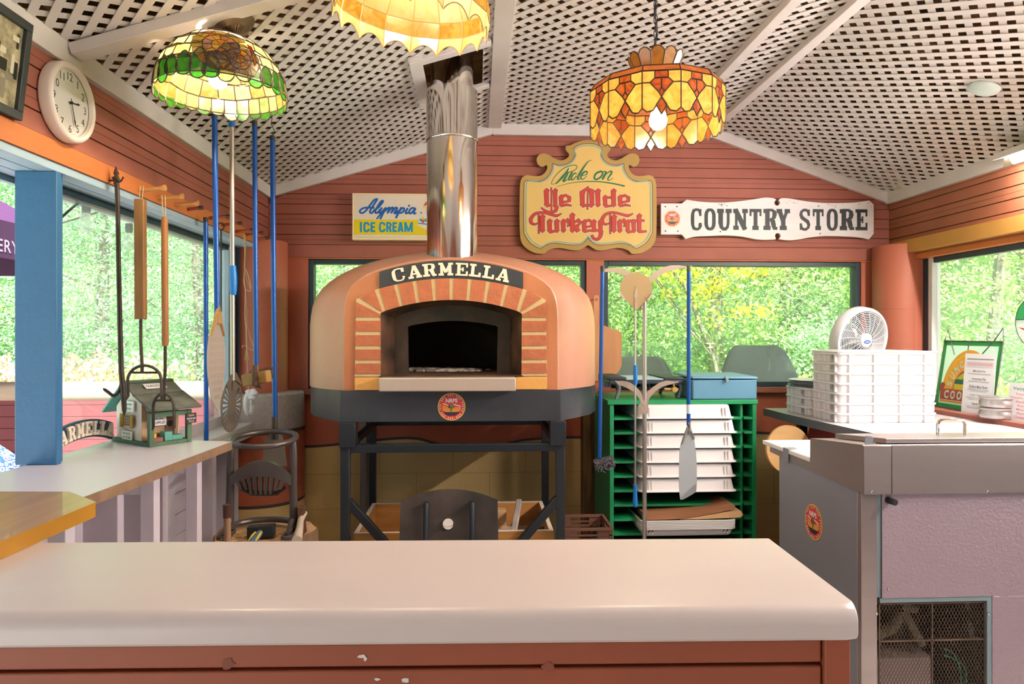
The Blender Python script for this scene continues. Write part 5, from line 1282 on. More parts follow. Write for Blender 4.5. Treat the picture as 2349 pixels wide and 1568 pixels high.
def pole_obj(name, label, cat, Y, top, bot, r=.0095, m=None, cap=True):
    t = thing(name, label, cat, pt(*bot,Y)); b = MB(); b.tube([pt(*top,Y), pt(*bot,Y)], r, 16); b.build('pole', m or m_bluepole, t)
    if cap: c_ = pt(*top,Y); b = MB(); b.tube([c_+V((0,0,-.008)), c_+V((0,0,.012))], r*1.08, 12); b.build('end_cap', m_cable, t)
    return t
def ceil_z(x): return EAVE+(x-XL)*sl-.012
def s_hook(t, p):
    top = V((p.x-.004, p.y, ceil_z(p.x)))
    b = MB(); h = top.z-p.z; b.tube([p+V((0,0,-.002)), p+V((.008,0,h*.25)), p+V((-.006,0,h*.6)), p+V((-.002,0,h*.85)), top+V((.0,0,.012))], .0018, 6); b.build('wire_hook', m_cable, t)
# leftmost blue pole, hung from a peg
t = pole_obj('blue_pole', 'leftmost blue pole hanging at the window from a copper peg', 'pole', 2.95, (472,505), (473,1022))
# thin black rod
t = thing('black_rod', 'thin black rod with an eye hanging behind the long perforated peel', 'rod', pt(507,780,3.15))
b = MB(); b.tube([pt(507,528,3.15), pt(507,790,3.15)], .004, 8); c_ = pt(507,519,3.15); b.tube([c_+V((.014*math.cos(a),0,.016*math.sin(a))) for a in [2*PI*i/12 for i in range(12)]], .003, 6, closed=True); b.build('rod', m_cable, t)
# long perforated peel on a blue pole
Y0 = 2.46
t = pole_obj('pizza_peel', 'long white perforated pizza peel hanging from a blue pole under the floral lamp', 'pizza peel', Y0, (492,262), (498,722))
s_hook(t, pt(492,258,Y0))
th = math.radians(88); kx = Y0/1566/math.cos(math.radians(64)); ctr = pt(498,735,Y0); Fp = frame(ctr+V((0,-.006,0)), (math.cos(th),math.sin(th),0), (0,0,1), (math.sin(th),-math.cos(th),0)); kz = Y0/1566
cv = lambda x, y: ((x-498)*kx*.92, (735-y)*kz)
sh = [cv(*p) for p in spline([(500,700),(493,722),(485,752),(478,772),(474,815),(476,860),(484,905),(496,932),(505,938),(512,905),(518,860),(520,815),(516,780),(511,755),(506,722)],3)]
b = MB(); b.prism(sh, Fp, 0, .0022); b.build('blade', m_alub, t)
b = MB()
for j in range(9):
    yy = 778+16*j; wv_ = 17 if j < 6 else 17-(j-5)*3.5
    for i in range(9):
        x = 498-wv_+wv_*2*i/8; a, c_ = cv(x, yy); b.flat([(a-.0018,c_-.008),(a+.0018,c_-.008),(a+.0018,c_+.008),(a-.0018,c_+.008)], Fp, .0026)
b.build('perforations', mat('warm_slot_shade', '#a2937f', .6), t, kind='stuff', smooth=0)
b = MB()
for q in ([(500,700),(490,728),(482,762),(480,770),(489,748),(497,735)], [(500,700),(505,725),(511,758),(513,771),(508,752),(502,735)]): b.prism([cv(*p) for p in q], Fp, .0024, .010)
b.prism([cv(*p) for p in ((493,715),(504,715),(503,742),(494,742))], Fp, .0024, .012); b.build('socket', mat('warm_lit_aluminium', '#c4a06c', .4, metal=.5), t, bev=.001)  # warm light on the flanges painted into the aluminium colour
# round slotted peel on a silver pole
Y0 = 2.58
t = pole_obj('turning_peel', 'small round slotted peel on a silver pole with a blue grip', 'pizza peel', Y0, (532,285), (534,872), .0085, m_alu, False)
b = MB(); b.tube([pt(531,262,Y0), pt(532,292,Y0)], [.0095,.0115], 14); s_hook(t, pt(531,258,Y0)); b.build('end_grip', m_bluegrip, t)
b = MB(); b.tube([pt(534,609,Y0), pt(535,625,Y0), pt(535.5,645,Y0), pt(535.5,665,Y0), pt(535,676,Y0)], [.011,.0125,.0135,.0125,.0105], 16); b.build('sliding_grip', m_bluegrip, t)
th = math.radians(88); ctr = pt(532,928,Y0); Fp = frame(ctr, (math.cos(th),math.sin(th),0), (0,.10,1), None); RR = .100
b = MB(); n = 48
inner_ = [(.38*RR*math.cos(2*PI*i/n), .38*RR*math.sin(2*PI*i/n)) for i in range(n)]; b.flat(inner_, Fp, 0)
for i in range(n):
    a0, a1 = 2*PI*i/n, 2*PI*(i+1)/n; am = (a0+a1)/2; up_ = 55 < math.degrees(am) < 125
    segs = [(.38,.86)] if (i % 2 == 0 or up_) else []
    for r0, r1 in segs+[(.86,1.0)]: b.flat([(r0*RR*math.cos(a0),r0*RR*math.sin(a0)),(r1*RR*math.cos(a0),r1*RR*math.sin(a0)),(r1*RR*math.cos(a1),r1*RR*math.sin(a1)),(r0*RR*math.cos(a1),r0*RR*math.sin(a1))], Fp, 0)
b.flat([(-.05,.085),(.05,.085),(.012,.118),(-.012,.118)], Fp, 0.0); b.build('slotted_disc', m_steelsm, t, solid=.002, smooth=0)
b = MB(); b.prism([(-.011,.055),(.011,.055),(.014,.118),(-.014,.118)], Fp, .001, .006)
for s_ in (-1,1): b.prism([(s_*.012,.120),(s_*.066,.078),(s_*.062,.070),(s_*.010,.092)], Fp, .001, .007)
b.build('socket', m_steelsm, t, bev=.0008)
# brush on a blue pole
Y0 = 2.70
t = pole_obj('oven_brush', 'wire brush with a wooden block on a blue pole, hung by the corner column', 'oven brush', Y0, (584,284), (588,872))
s_hook(t, pt(584,276,Y0))
c_ = pt(584,868,Y0); th = math.radians(28); F4 = frame(c_+V((0,-.012,0)), (math.cos(th)*.97,-math.sin(th),.16), (-.12,0,1), None)
b = MB(); b.fbox(F4, -.066, .066, -.024, .024, -.03, .0); b.build('block', mat('worn_brush_block', '#a07434', .6, var=(12,.35)), t, bev=.005)
b = MB(); r = random.Random(9)
for i in range(26):
    for j in range(6):
        x, z = -.060+.0048*i+r.uniform(-.001,.001), -.018+.007*j; p = F4(x, z, -.03); q = F4(x+r.gauss(0,.002)-.004, z+.022+r.gauss(0,.003), -.056); b.tube([p, q], [.0018,.0008], 4)
b.build('bristles', mat('black_wire_bristles', '#2e2723', .6), t, kind='stuff', smooth=0)
b = MB(); b.tube([F4(.010,.05,-.010), F4(.010,-.028,.004)], .014, 10); b.prism([(.006,-.03),(.03,-.026),(.042,-.044),(.014,-.036)], F4, .0, .004); b.cyl(F4(.020,.0,.0), F4(.020,.0,.012), .006, 8); b.build('bracket', mat('rusty_bracket', '#5a4030', .6, metal=.4), t)
# ash shovel on a blue pole
Y0 = 2.93
t = pole_obj('ash_shovel', 'steel ash shovel hanging from a blue pole behind the iron splitter', 'shovel', Y0, (625,318), (631,985), .0105)
s_hook(t, pt(625,310,Y0))
F5 = frame(pt(631,1010,Y0), (1,0,0), (0,.12,1), None); k = Y0/1566
b = MB(); b.prism([(-.008,.05),(.010,.05),(.030,.018),(.038,0),(.054,-.105),(-.050,-.105),(-.043,0),(-.032,.014)], F5, 0, .002); b.prism([(-.043,-.001),(.039,-.001),(.040,-.006),(-.044,-.006)], F5, .002, .006); b.build('blade', m_steelsm, t)
b = MB(); b.tube([pt(630,955,Y0), pt(631,1006,Y0)], [.0115,.014], 12); b.build('socket', m_iron, t)
# knotted twine and white rope ring
Y0 = 3.30
t = thing('twine', 'knotted tan twine hanging from a peg with a white rope ring at its end', 'twine', pt(572,940,Y0))
b = MB(); P = lambda l, dy=0: [pt(x,y,Y0+dy) for x,y in spline(l,6)]
b.tube(P([(560,536),(561,560),(562,585),(561,615),(560,640),(563,670),(562,720),(566,770),(567,830),(570,893)]), .0022, 6); b.tube(P([(562,538),(563,570),(561,612),(566,640),(574,660),(573,668),(563,662),(559,640)], .004), .0022, 6); b.tube(P([(562,615),(567,625),(575,655),(574,666)],-.004), .0022, 6)
b.tube(P([(563,670),(566,710),(567,745),(575,775),(582,798),(577,803),(566,794),(557,793),(556,797)],.003), .0022, 6); b.tube(P([(565,740),(566,790),(567,812),(566,824)],-.003), .003, 6)
for dx in (-3,0,3): b.tube(P([(566,800),(566+dx,815),(566+dx*1.4,826)],-.005), .0015, 5)
b.build('cord', m_string, t)
b = MB(); b.tube([pt(571+7.5*math.cos(a), 926+24*math.sin(a), Y0+.02*math.cos(a)) for a in [2*PI*i/20 for i in range(20)]], .010, 8, closed=True)
for k in range(7): b.ball(pt(575+random.Random(k).uniform(-6,8), 895+3.2*k, Y0-.008), .012+.003*(k%3), 5, 0, (1.2,1,.8))
b.build('rope_ring', m_whiterope, t)

# ------------------------------------------------------------------ clock and framed photograph
cc_ = at_x(172, 236, -1.152)
ck = thing('wall_clock', 'round white wall clock on the brick red boards', 'clock', (XL, cc_.y, cc_.z))
m_rim = mat('white_clock_rim', '#e3d4cc', .35); m_cface = mat('pale_clock_face', '#d6d0ce', .5); m_num = mat('black_clock_ink', '#2a2624', .5)
FC = frame((XL, cc_.y, cc_.z), (0,1,0), (0,0,1), (1,0,0)); CM = Matrix((V((0,1,0)), V((0,0,1)), V((1,0,0)))).transposed(); RC = .1125
b = MB(); b.lathe([(RC-.004,.001),(RC,.006),(RC,.030),(RC-.004,.037),(RC-.010,.040),(RC-.017,.036),(RC-.020,.026)], (XL,cc_.y,cc_.z), 64, 0, CM); b.build('rim', m_rim, ck)
b = MB(); b.prism([(( RC-.018)*math.cos(2*PI*i/48), (RC-.018)*math.sin(2*PI*i/48)) for i in range(48)], FC, .002, .024); b.build('dial', m_cface, ck)
b = MB()
for i in range(12):
    a = PI/2-2*PI*(i+1)/12; b.text(str(i+1), FC, .074*math.cos(a), .074*math.sin(a)-.011, .022, None, .0245)
for i in range(60):
    a = 2*PI*i/60; q = (.088*math.cos(a), .088*math.sin(a)); b.flat([(q[0]-.0007,q[1]-.0007),(q[0]+.0007,q[1]-.0007),(q[0]+.0007,q[1]+.0007),(q[0]-.0007,q[1]+.0007)], FC, .0245)
b.build('numerals', m_num, ck, smooth=0)
def hand(deg, L, w, nm, c):
    a = math.radians(90-deg); d = V((math.cos(a), math.sin(a))); n_ = V((-d.y, d.x)); P = [d*-.012+n_*w*.6, d*-.012-n_*w*.6, d*L*.66-n_*w*.8, d*L*.76-n_*w*1.7, d*L, d*L*.76+n_*w*1.7, d*L*.66+n_*w*.8]
    bb = MB(); bb.prism([tuple(p) for p in P], FC, c, c+.001); bb.build(nm, m_num, ck, smooth=0)
hand(80, .044, .0022, 'hour_hand', .0275); hand(163, .068, .0018, 'minute_hand', .029); b = MB(); b.cyl(FC(0,0,.024), FC(0,0,.032), .004, 12); b.build('hub', m_num, ck)
pf = thing('framed_photograph', 'dark framed old black and white photograph beside the clock', 'picture', (XL, 1.63, 2.09))
p1 = at_x(45, 277, XL+.012); tilt = .05/.24
FPF = frame((XL+.004, p1.y, p1.z), (0,-1,0), (tilt*.55,0,1), (1,0,-tilt*.55)); W_, H2 = .36, .25; fw = .022
b = MB(); b.fbox(FPF,0,W_,0,fw,0,.016); b.fbox(FPF,0,W_,H2-fw,H2,0,.016); b.fbox(FPF,0,fw,fw,H2-fw,0,.016); b.fbox(FPF,W_-fw,W_,fw,H2-fw,0,.016); b.build('frame', mat('slate_black_frame', '#2c3439', .45), pf, bev=.002)
m_photo = mat('old_photograph', '#c9bd9c', .35, var=(28,.95,6), color2='#2a2722'); b = MB(); b.fbox(FPF,fw,W_-fw,fw,H2-fw,.002,.006,3); r = random.Random(12)
for k in range(14):
    x, y = fw+.004+r.random()*.10, fw+.01+r.random()*.17; w, h = r.uniform(.006,.04), r.uniform(.01,.05); b.fbox(FPF, x, min(x+w,.16), y, min(y+h,H2-fw), .006, .0063+.00002*k, k % 3)
b.build('print', [mat('photo_pale', '#d3ccb4', .4), mat('photo_dark', '#22211f', .4), mat('photo_mid', '#85806f', .4), m_photo], pf, smooth=0)

# ------------------------------------------------------------------ stump, splitter, hammer, axe, hatchet
SX, SY, SZ = -.85, 2.76, .620
m_bk = mat('rough_bark', '#7d6246', .9, var=(14,.5), bump=(30,.8), stretch=(1,1,.4)); m_cut = mat('pale_cut_wood', '#c79c6e', .8, var=(20,.25), bump=(50,.3))
b = MB(); r = random.Random(2); n = 40; rr_ = [.196+.012*math.sin(3*k*2*PI/n+1)+r.uniform(-.006,.006) for k in range(n)]
rows_ = [[(SX+rr_[k]*q*math.cos(2*PI*k/n), SY+rr_[k]*q*math.sin(2*PI*k/n), z) for k in range(n)] for z, q in ((0,1.08),(.2,1.02),(.45,1.0),(SZ-.008,.99),(SZ,.96))]
vs = [p for q in rows_ for p in q]; b.add(vs, [(i*n+k, i*n+(k+1)%n, (i+1)*n+(k+1)%n, (i+1)*n+k) for i in range(4) for k in range(n)]); b.add(rows_[-1], [tuple(range(n))], 1)
b.build('log_stump', [m_bk, m_cut], None, loc=(SX,SY,0), smooth=40, label='tree stump chopping block carrying the iron splitter', cat='stump')
kc = thing('kindling_splitter', 'black cast iron kindling splitter with a top hoop standing on the stump', 'kindling splitter', (SX,SY,SZ))
m_cast = mat('black_cast_iron', '#5c5451', .35, metal=.5, bump=(40,.1)); KX, KY = -.845, 2.755; RK = .122; ZK = .985
b = MB(); b.tube([(KX+RK*math.cos(a), KY+RK*math.sin(a), ZK+.012*math.sin(a)) for a in [2*PI*i/40 for i in range(40)]], .0115, 12, closed=True); b.build('top_hoop', m_cast, kc)
for s_ in (-1,1):
    b = MB(); x = KX+s_*RK; b.tube([(x-s_*.004,KY-.02,ZK+.002),(x,KY-.028,ZK-.05),(x,KY-.03,.80),(x+s_*.002,KY-.03,SZ+.06),(x+s_*.004,KY-.035,SZ+.02)], [.012,.0145,.015,.016,.02], 10); b.build('side_bar', m_cast, kc)
    b = MB(); b.fbox(frame((x,KY-.04,SZ+.001),(1,s_*.35,0),(0,-1,0),(0,0,1)), -.022,.022,-.03,.085,0,.014); b.tube([(x,KY-.04,SZ+.05),(x-s_*.002,KY-.075,SZ+.024),(x-s_*.004,KY-.115,SZ+.012)], [.016,.012,.006], 8); b.build('foot', m_cast, kc, bev=.004)
b = MB(); b.tube([(KX-RK,KY-.02,SZ+.034)]+[(KX+RK*math.cos(a), KY-.02+.10*math.sin(a)*1.0, SZ+.024) for a in [PI-PI*i/14 for i in range(15)]]+[(KX+RK,KY-.02,SZ+.034)], .012, 10); b.build('base_hoop', m_cast, kc)
FK = frame((KX, KY-.036, 0), (1,0,0), (0,0,1), (0,-1,0))
ta = lambda x: .905-.055*(x/.115)**2
b = MB(); Xs = [-.118+.236*i/24 for i in range(25)]
b.prism([(x,ta(x)) for x in Xs]+[(x,.845-.035*(x/.115)**2) for x in Xs[::-1]], FK, -.012, .012)
for i in range(9):
    x = -.09+.0225*i; f_ = 1-abs(i-4)/7; b.prism([(x*1.02-.0062,.85-.030*(x/.115)**2),(x*1.02+.0062,.85-.030*(x/.115)**2),(x*.82+.0045,.775+.012*f_*0+.0*f_+(.018 if abs(i-4) > 2 else 0)),(x*.82-.0045,.775+(.018 if abs(i-4) > 2 else 0))], FK, -.010, .010)
b.prism([(.016*math.cos(k*PI/10), .872+.016*math.sin(k*PI/10)) for k in range(20)], FK, .012, .015); b.build('wedge_plate', m_cast, kc, bev=.0015)
b = MB(); b.tube([(KX-.085,KY-.02,.795),(KX-.05,KY,.77),(KX,KY+.005,.768),(KX+.05,KY,.77),(KX+.085,KY-.02,.795)], [.008,.011,.012,.011,.008], 8); b.build('blade', m_cast, kc)
hm = thing('lump_hammer', 'black lump hammer with a grey and yellow grip lying on the stump', 'hammer', (-.825,2.62,SZ))
b = MB(); F6 = frame((-.825,2.655,SZ+.0285),(1,.0,.06),(0,-1,0),(0,0,1)); b.prism([(-.05,-.018),(-.044,-.021),(.044,-.021),(.05,-.018),(.05,.018),(.044,.021),(-.044,.021),(-.05,.018)], F6, -.021, .021); b.build('head', m_blackst, hm, bev=.004)
b = MB(); b.tube([F6(0,.0,0), F6(.002,.05,-.004), F6(.004,.13,-.012), F6(.006,.22,-.02)], [.011,.013,.015,.017], 12); b.build('handle', mat('slate_blue_grip', '#4d6578', .5), hm)
b = MB()
for s_ in (-1,1): b.tube([F6(s_*.0105,.035,.006), F6(s_*.0125+.002,.07,.004), F6(s_*.013+.003,.12,-.004)], [.003,.005,.003], 6)
b.build('grip_stripe', mat('yellow_rubber', '#d8b84a', .5), hm, label='yellow grip stripe')
ax = thing('axe', 'axe standing upright beside the stump with a worn wooden handle', 'axe', pt(522,1250,2.53)*1.0)
p0 = pt(521,1158,2.53); b = MB(); b.tube([p0, p0+V((0,0,-.035)), p0+V((.002,0,-.10)), p0+V((.004,-.004,-.3)), V((p0.x+.006,p0.y,.06))], [.0145,.0125,.0115,.013,.014], 10); b.build('handle', mat('worn_ash_handle', '#a07a5c', .6, var=(6,.4), stretch=(5,5,.8)), ax)
b = MB(); b.tube([p0+V((0,0,.002)), p0+V((0,0,-.045))], [.0152,.0138], 10); b.build('grip_end', mat('dark_varnished_wood', '#4a2c1e', .4), ax, label='dark stained handle end')
b = MB(); b.prism([(-.03,.0),(.09,-.03),(.09,.075),(-.03,.05)], frame((p0.x,p0.y,.01+.03),(1,0,0),(0,0,1)), -.012, .012); b.build('head', m_iron, ax, bev=.003)
ht = thing('hatchet', 'hatchet stuck upright in the stump edge with its round handle toward the bar', 'hatchet', (-.675,2.70,SZ))
q0 = pt(692,1172,2.70); b = MB(); F7 = frame((q0.x,2.70,0),(0,1,0),(0,0,1),(1,0,0)); b.prism([(-.018,.73),(.02,.73),(.026,.66),(.045,SZ-.006),(-.045,SZ-.006),(-.024,.66)], F7, -.010, .010); b.build('head', mat('rusty_iron', '#6a4634', .6, var=(14,.4), metal=.3), ht, bev=.003)
b = MB(); b.tube([V((q0.x+.002,2.74,.692)), V((q0.x+.006,2.66,.686)), V((q0.x+.018,2.60,.672)), V((q0.x+.034,2.50,.655))], [.010,.012,.013,.0185], 12); b.build('handle', mat('pale_hatchet_handle', '#c9b7a4', .5, var=(6,.2)), ht)
b = MB(); r = random.Random(14)
for k in range(46):
    a, q = r.uniform(3.3,6.1), r.uniform(.03,.17); x, y = SX+q*math.cos(a)*1.05, SY+q*math.sin(a); d = V((r.uniform(-1,1), r.uniform(-1,1), .1)).normalized(); L = r.uniform(.008,.04); p = V((x,y,SZ+.003)); b.bar(p, p+d*L, .004, .002)
b.build('wood_chips', m_split, None, kind='stuff', label='pale splinters scattered over the stump top', cat='wood chips', smooth=0)
# ------------------------------------------------------------------ green rack and its trays
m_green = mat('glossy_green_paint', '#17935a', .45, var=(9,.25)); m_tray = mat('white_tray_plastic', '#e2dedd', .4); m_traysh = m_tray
GX0, GX1, GY0, GY1, GZ = .645, 1.375, 3.30, 3.74, 1.078
rk = thing('tray_rack', 'green wooden tray rack holding upturned white dough trays', 'rack', (1.0, 3.5, 0))
def gpart(nm, *a, bev=.002): b = MB(); b.box(*a); return b.build(nm, m_green, rk, bev=bev)
gpart('top_board', GX0-.012, GY0-.005, GZ-.022, GX1+.004, GY1+.01, GZ)
for x in (GX0, GX1-.02): gpart('side_panel', x, GY0+.001, 0, x+.02, GY1, GZ-.0225)
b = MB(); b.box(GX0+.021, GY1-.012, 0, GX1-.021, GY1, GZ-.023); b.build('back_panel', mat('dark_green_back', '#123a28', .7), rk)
gpart('divider', GX1-.075, GY0+.02, .02, GX1-.062, GY1-.013, GZ-.0235)
SH = [.992-.0705*i for i in range(14)]
for z in SH:
    gpart('shelf_rail', GX0+.021, GY0+.002, z-.012, GX1-.076, GY1-.013, z, bev=.001)
    gpart('shelf_rail', GX1-.061, GY0+.002, z-.012, GX1-.021, GY1-.013, z, bev=.001)
def tray_mesh(W, D, H, up=True):
    """dough tray, origin at the middle of its base; up=False: turned over, lip down"""
    b = MB(); t = .004; f = lambda z: z if up else H-z
    def ring(w, d, z, r): return [(x, y, f(z)) for x, y in ringpts(-w/2, w/2, -d/2, d/2, r, 4)]
    lv = [ring(W-.045,D-.045,0,.025), ring(W-.034,D-.034,.005,.03), ring(W-.016,D-.016,H-.006,.03), ring(W,D,H-.006,.03), ring(W+.002,D+.002,H,.03), ring(W-.02,D-.02,H,.028), ring(W-.045,D-.045,.006,.026)]
    n = len(lv[0]); vs = [p for q in lv for p in q]; fs = [(i*n+k, i*n+(k+1)%n, (i+1)*n+(k+1)%n, (i+1)*n+k) for i in range(6) for k in range(n)]+[tuple(range(n))[::-1], tuple(range(6*n,7*n))]
    b.add(vs, fs if up else [q[::-1] for q in fs])
    for sx in (-1, 1):
        for sy in (-1,):
            for dx in (.045, .06): b.box(sx*(W/2-dx)-.0025, sy*(D/2-.006), f(.012), sx*(W/2-dx)+.0025, sy*(D/2-.014), f(H-.01))
    return b
trays = ['first','second','third','fourth','fifth','sixth']
tm = tray_mesh(.478, .50, .064, False)
o0 = None
for i in range(6):
    lab = 'upturned white dough tray, %s from the top of the green rack' % trays[i]
    dx = [-.012,.004,0,.002,-.002,0][i]; loc = (1.016+dx, 3.485, SH[i]+.001)
    if o0 is None: o0 = tm.build('dough_tray', m_tray, None, bev=.0015, label=lab, cat='tray', group='upturned trays in the green rack'); o0.location = loc
    else: dup(o0, loc, 0, lab)
tm = tray_mesh(.47, .50, .040, True); o1 = None
for i in range(6):
    lab = 'shallow white tray, %s from the bottom of the nested stack in the green rack' % trays[i]; loc = (1.012, 3.475, SH[8]+.001+.0075*i)
    if o1 is None: o1 = tm.build('shallow_tray', m_tray, None, bev=.001, label=lab, cat='tray', group='nested trays low in the green rack'); o1.location = loc
    else: dup(o1, loc, 0, lab)
m_cherry = mat('cherry_paddle_wood', '#a3714f', .5, var=(6,.25), stretch=(1,6,6)); m_maplew = mat('pale_paddle_wood', '#d9ae7d', .5, var=(6,.2), stretch=(1,6,6))
fp = FRONT(0, 3.235, 0); zt = SH[8]+.081
b = MB(); P = spline([(.795,zt+.030),(.90,zt+.034),(1.03,zt+.042),(1.14,zt+.058),(1.21,zt+.074),(1.235,zt+.070),(1.24,zt+.052),(1.20,zt+.040),(1.08,zt+.018),(.95,zt+.003),(.80,zt+.001)],4); b.prism(P, fp, -.16, 0)
b.build('wooden_paddle', m_cherry, None, loc=(1.0,3.3,zt), bev=.003, label='brown curved wooden paddle lying on the nested trays', cat='paddle')
b = MB(); b.prism([(.97,zt+.001),(1.06,zt+.012),(1.20,zt+.034),(1.272,zt+.038),(1.282,zt+.020),(1.27,zt+.006),(1.05,zt+.0005)], fp, -.20, -.002)
b.build('wooden_paddle', m_maplew, None, loc=(1.1,3.35,zt), bev=.003, label='pale wooden paddle under the brown curved one', cat='paddle')
# on the rack: camp stove and blue chest
cs_ = thing('camp_stove', 'black two-burner camp stove on bent legs on the green rack', 'camp stove', (.85, 3.52, GZ))
m_cst = mat('black_blue_enamel', '#1b2b38', .55); m_grey = mat('grey_cast_leg', '#6c6f7a', .45, metal=.3)
b = MB(); b.box(.655,3.36,1.152,1.03,3.68,1.172); b.box(.655,3.36,1.172,.74,3.68,1.186); b.box(.93,3.36,1.172,1.03,3.68,1.184); b.build('body', m_cst, cs_, bev=.003)
b = MB(); b.box(.74,3.365,1.1725,.93,3.675,1.177)
b.build('griddle', mat('pale_blue_reflection', '#a9c3d4', .45, metal=.0), cs_, bev=.001)  # bluish reflection on the black stove top, painted as a pale sheet
b = MB(); b.tube([(.70,3.42,1.128),(1.02,3.42,1.128)], .012, 10); b.tube([(.70,3.55,1.128),(1.02,3.55,1.128)], .012, 10)
for k in range(8): b.box(.70+.04*k,3.40,1.138,.71+.04*k,3.58,1.152)
b.build('burner', m_blackst, cs_)
for x, y in ((.70,3.37),(.665,3.66),(1.0,3.66),(1.015,3.38)):
    b = MB(); b.tube([(x,y,1.153),(x+.006,y,1.13),(x-.003,y,1.10),(x-.010,y-.004,GZ+.004),(x-.016,y-.008,GZ+.003)], [.012,.010,.009,.008,.006], 8); b.build('leg', m_grey, cs_)
b = MB(); p = at_y(1548,893,3.345); F8 = frame(p,(1,0,0),(0,0,1),(0,-1,0)); b.prism([(.014*math.cos(k*PI/6)*(1.15 if k%2 else .9), .014*math.sin(k*PI/6)*(1.15 if k%2 else .9)) for k in range(12)], F8, -.012, .004); b.tube([p+V((-.05,0.01,.002)), p+V((.02,.01,0))], .006, 8); b.tube([p+V((0,.01,.0)), p+V((0,.03,.035))], .005, 6)
b.build('gas_valve', mat('brass_valve', '#c9a465', .35, metal=.7), cs_, label='brass gas valve')
bc = thing('blue_chest', 'blue painted metal chest with its lid ajar on the green rack', 'chest', (1.21, 3.48, GZ))
m_chest = mat('slate_blue_enamel', '#5d93b0', .42, var=(6,.1)); X0, X1 = 1.055, 1.378
b = MB(); b.box(X0,3.302,GZ+.0005,X1,3.62,GZ+.098); b.build('box', m_chest, bc, bev=.006)
b = MB(); zz = GZ+.101; b.add([(X0-.004,3.296,zz+.002),(X1+.004,3.296,zz),(X1+.004,3.63,zz+.004),(X0-.004,3.63,zz+.006),(X0-.001,3.299,zz+.014),(X1+.001,3.299,zz+.012),(X1+.001,3.627,zz+.016),(X0-.001,3.627,zz+.018)], [(0,3,2,1),(4,5,6,7),(0,1,5,4),(1,2,6,5),(2,3,7,6),(3,0,4,7)]); b.build('lid', m_chest, bc, bev=.004, seg=3)
b = MB(); p = at_y(1667,864,3.295); b.box(p.x-.007,3.288,p.z-.022,p.x+.007,3.293,p.z+.004); b.cyl((p.x,3.294,p.z-.018),(p.x,3.284,p.z-.018),.006,8); b.build('latch', mat('dull_brass_latch', '#8f9a96', .4, metal=.6), bc)

# ------------------------------------------------------------------ stand with peels and brush in front of the rack
YT = 2.70
m_arm = mat('champagne_aluminium', '#b8a698', .4, metal=.45)
ts = thing('peel_stand', 'steel pole stand with pairs of curved arms for oven tools', 'tool stand', (.67, YT, 0))
pc = at_y(1478.5, 800, YT); px_ = pc.x
b = MB(); b.tube([(px_,YT,.02),(px_,YT,at_y(1478,690,YT).z)], .0085, 16); b.build('pole', m_alu, ts)
b = MB(); b.lathe([(.19,0.0),(.19,.012),(.03,.022),(.012,.06),(.001,.06)], (px_,YT,0), 40); b.build('base', m_alu, ts)
F9 = FRONT(0, YT+.004, 0)
C5 = lambda x, y: (lambda p: (p.x, p.z))(at_y(1340+x/7.83, 580+y/7.83, YT))
C6 = lambda x, y: (lambda p: (p.x, p.z))(at_y(1350+x/9.396, 820+y/9.396, YT))
def arm(pts, conv, c0, nm='arm'): b = MB(); b.prism([conv(*p) for p in pts], F9, c0, c0+.003); return b.build(nm, m_arm, ts, bev=.0006)
arm([(275,318),(330,300),(400,275),(560,265),(700,285),(800,325),(880,370),(980,450),(1060,570),(1085,700),(1085,880),(1010,880),(990,720),(930,590),(850,490),(750,430),(620,365),(480,335),(340,343),(280,334)], C5, 0)
arm([(1085,880),(1085,640),(1110,540),(1160,440),(1250,350),(1400,260),(1550,222),(1700,220),(1850,238),(1925,228),(1943,242),(1860,270),(1700,285),(1500,330),(1330,420),(1215,530),(1160,640),(1145,880)], C5, .0035)
arm([(560,490),(580,487),(610,499),(700,497),(820,510),(900,540),(960,580),(1080,690),(1140,790),(1165,900),(1230,960),(1230,1215),(1112,1215),(1110,960),(1080,870),(980,740),(800,640),(620,570)], C6, .012)
arm([(1970,510),(1950,500),(1930,515),(1850,512),(1700,500),(1560,540),(1420,630),(1300,730),(1240,800),(1250,900),(1252,1210),(1305,1210),(1310,940),(1340,870),(1450,740),(1600,640),(1750,590),(1950,545)], C6, -.012)
b = MB()
for y in (1005,1180): x, z = C6(1175,y); b.lathe([(.0035,0),(.003,.002),(.001,.003)], (x,YT-.011,z), 10, 0, Matrix.Rotation(PI/2,3,'X'))
b.build('bolts', m_chrome, ts)
b = MB(); p = at_y(1476,692,YT-.03); b.tube([p+V((-.006,.03,-.03)), p+V((-.008,.0,-.01)), p+V((-.006,-.012,.012)), p+V((.004,-.016,.02)), p+V((.010,-.012,.002)), p+V((.012,-.012,.022))], .0045, 8); b.build('cradle_hook', m_arm, ts)
# round headed peel standing head-up in the stand
YP = 2.655
t = thing('round_peel', 'small round-headed peel standing head up against the tool stand', 'pizza peel', at_y(1457,1162,YP))
c_ = at_y(1459,662,YP); FD = frame(c_, (1,0,0), (0,0,1), (0,-1,0)); k = YP/1566
b = MB(); b.prism([(.0635*math.cos(math.radians(a)), .0635*math.sin(math.radians(a))) for a in range(-32,213,7)]+[(-.030,-.055),(-.004,-.083),(.002,-.083),(.030,-.055)], FD, 0, .002); b.build('blade', mat('tan_tinted_steel', '#b79a78', .38, metal=.5), t)
b = MB(); b.prism([(-.009,-.030),(-.001,.010),(.008,-.028),(.004,-.040),(-.005,-.040)], FD, .002, .004); b.prism([(-.006,-.042),(.005,-.042),(.005,-.078),(-.003,-.084),(-.007,-.078)], FD, .002, .006)
for z in (-.05,-.061,-.072): b.lathe([(.0022,0),(.0018,.0015),(.0005,.002)], FD(-.001,z,.006), 8, 0, Matrix.Rotation(PI/2,3,'X'))
b.build('socket', m_arm, t)
b = MB()
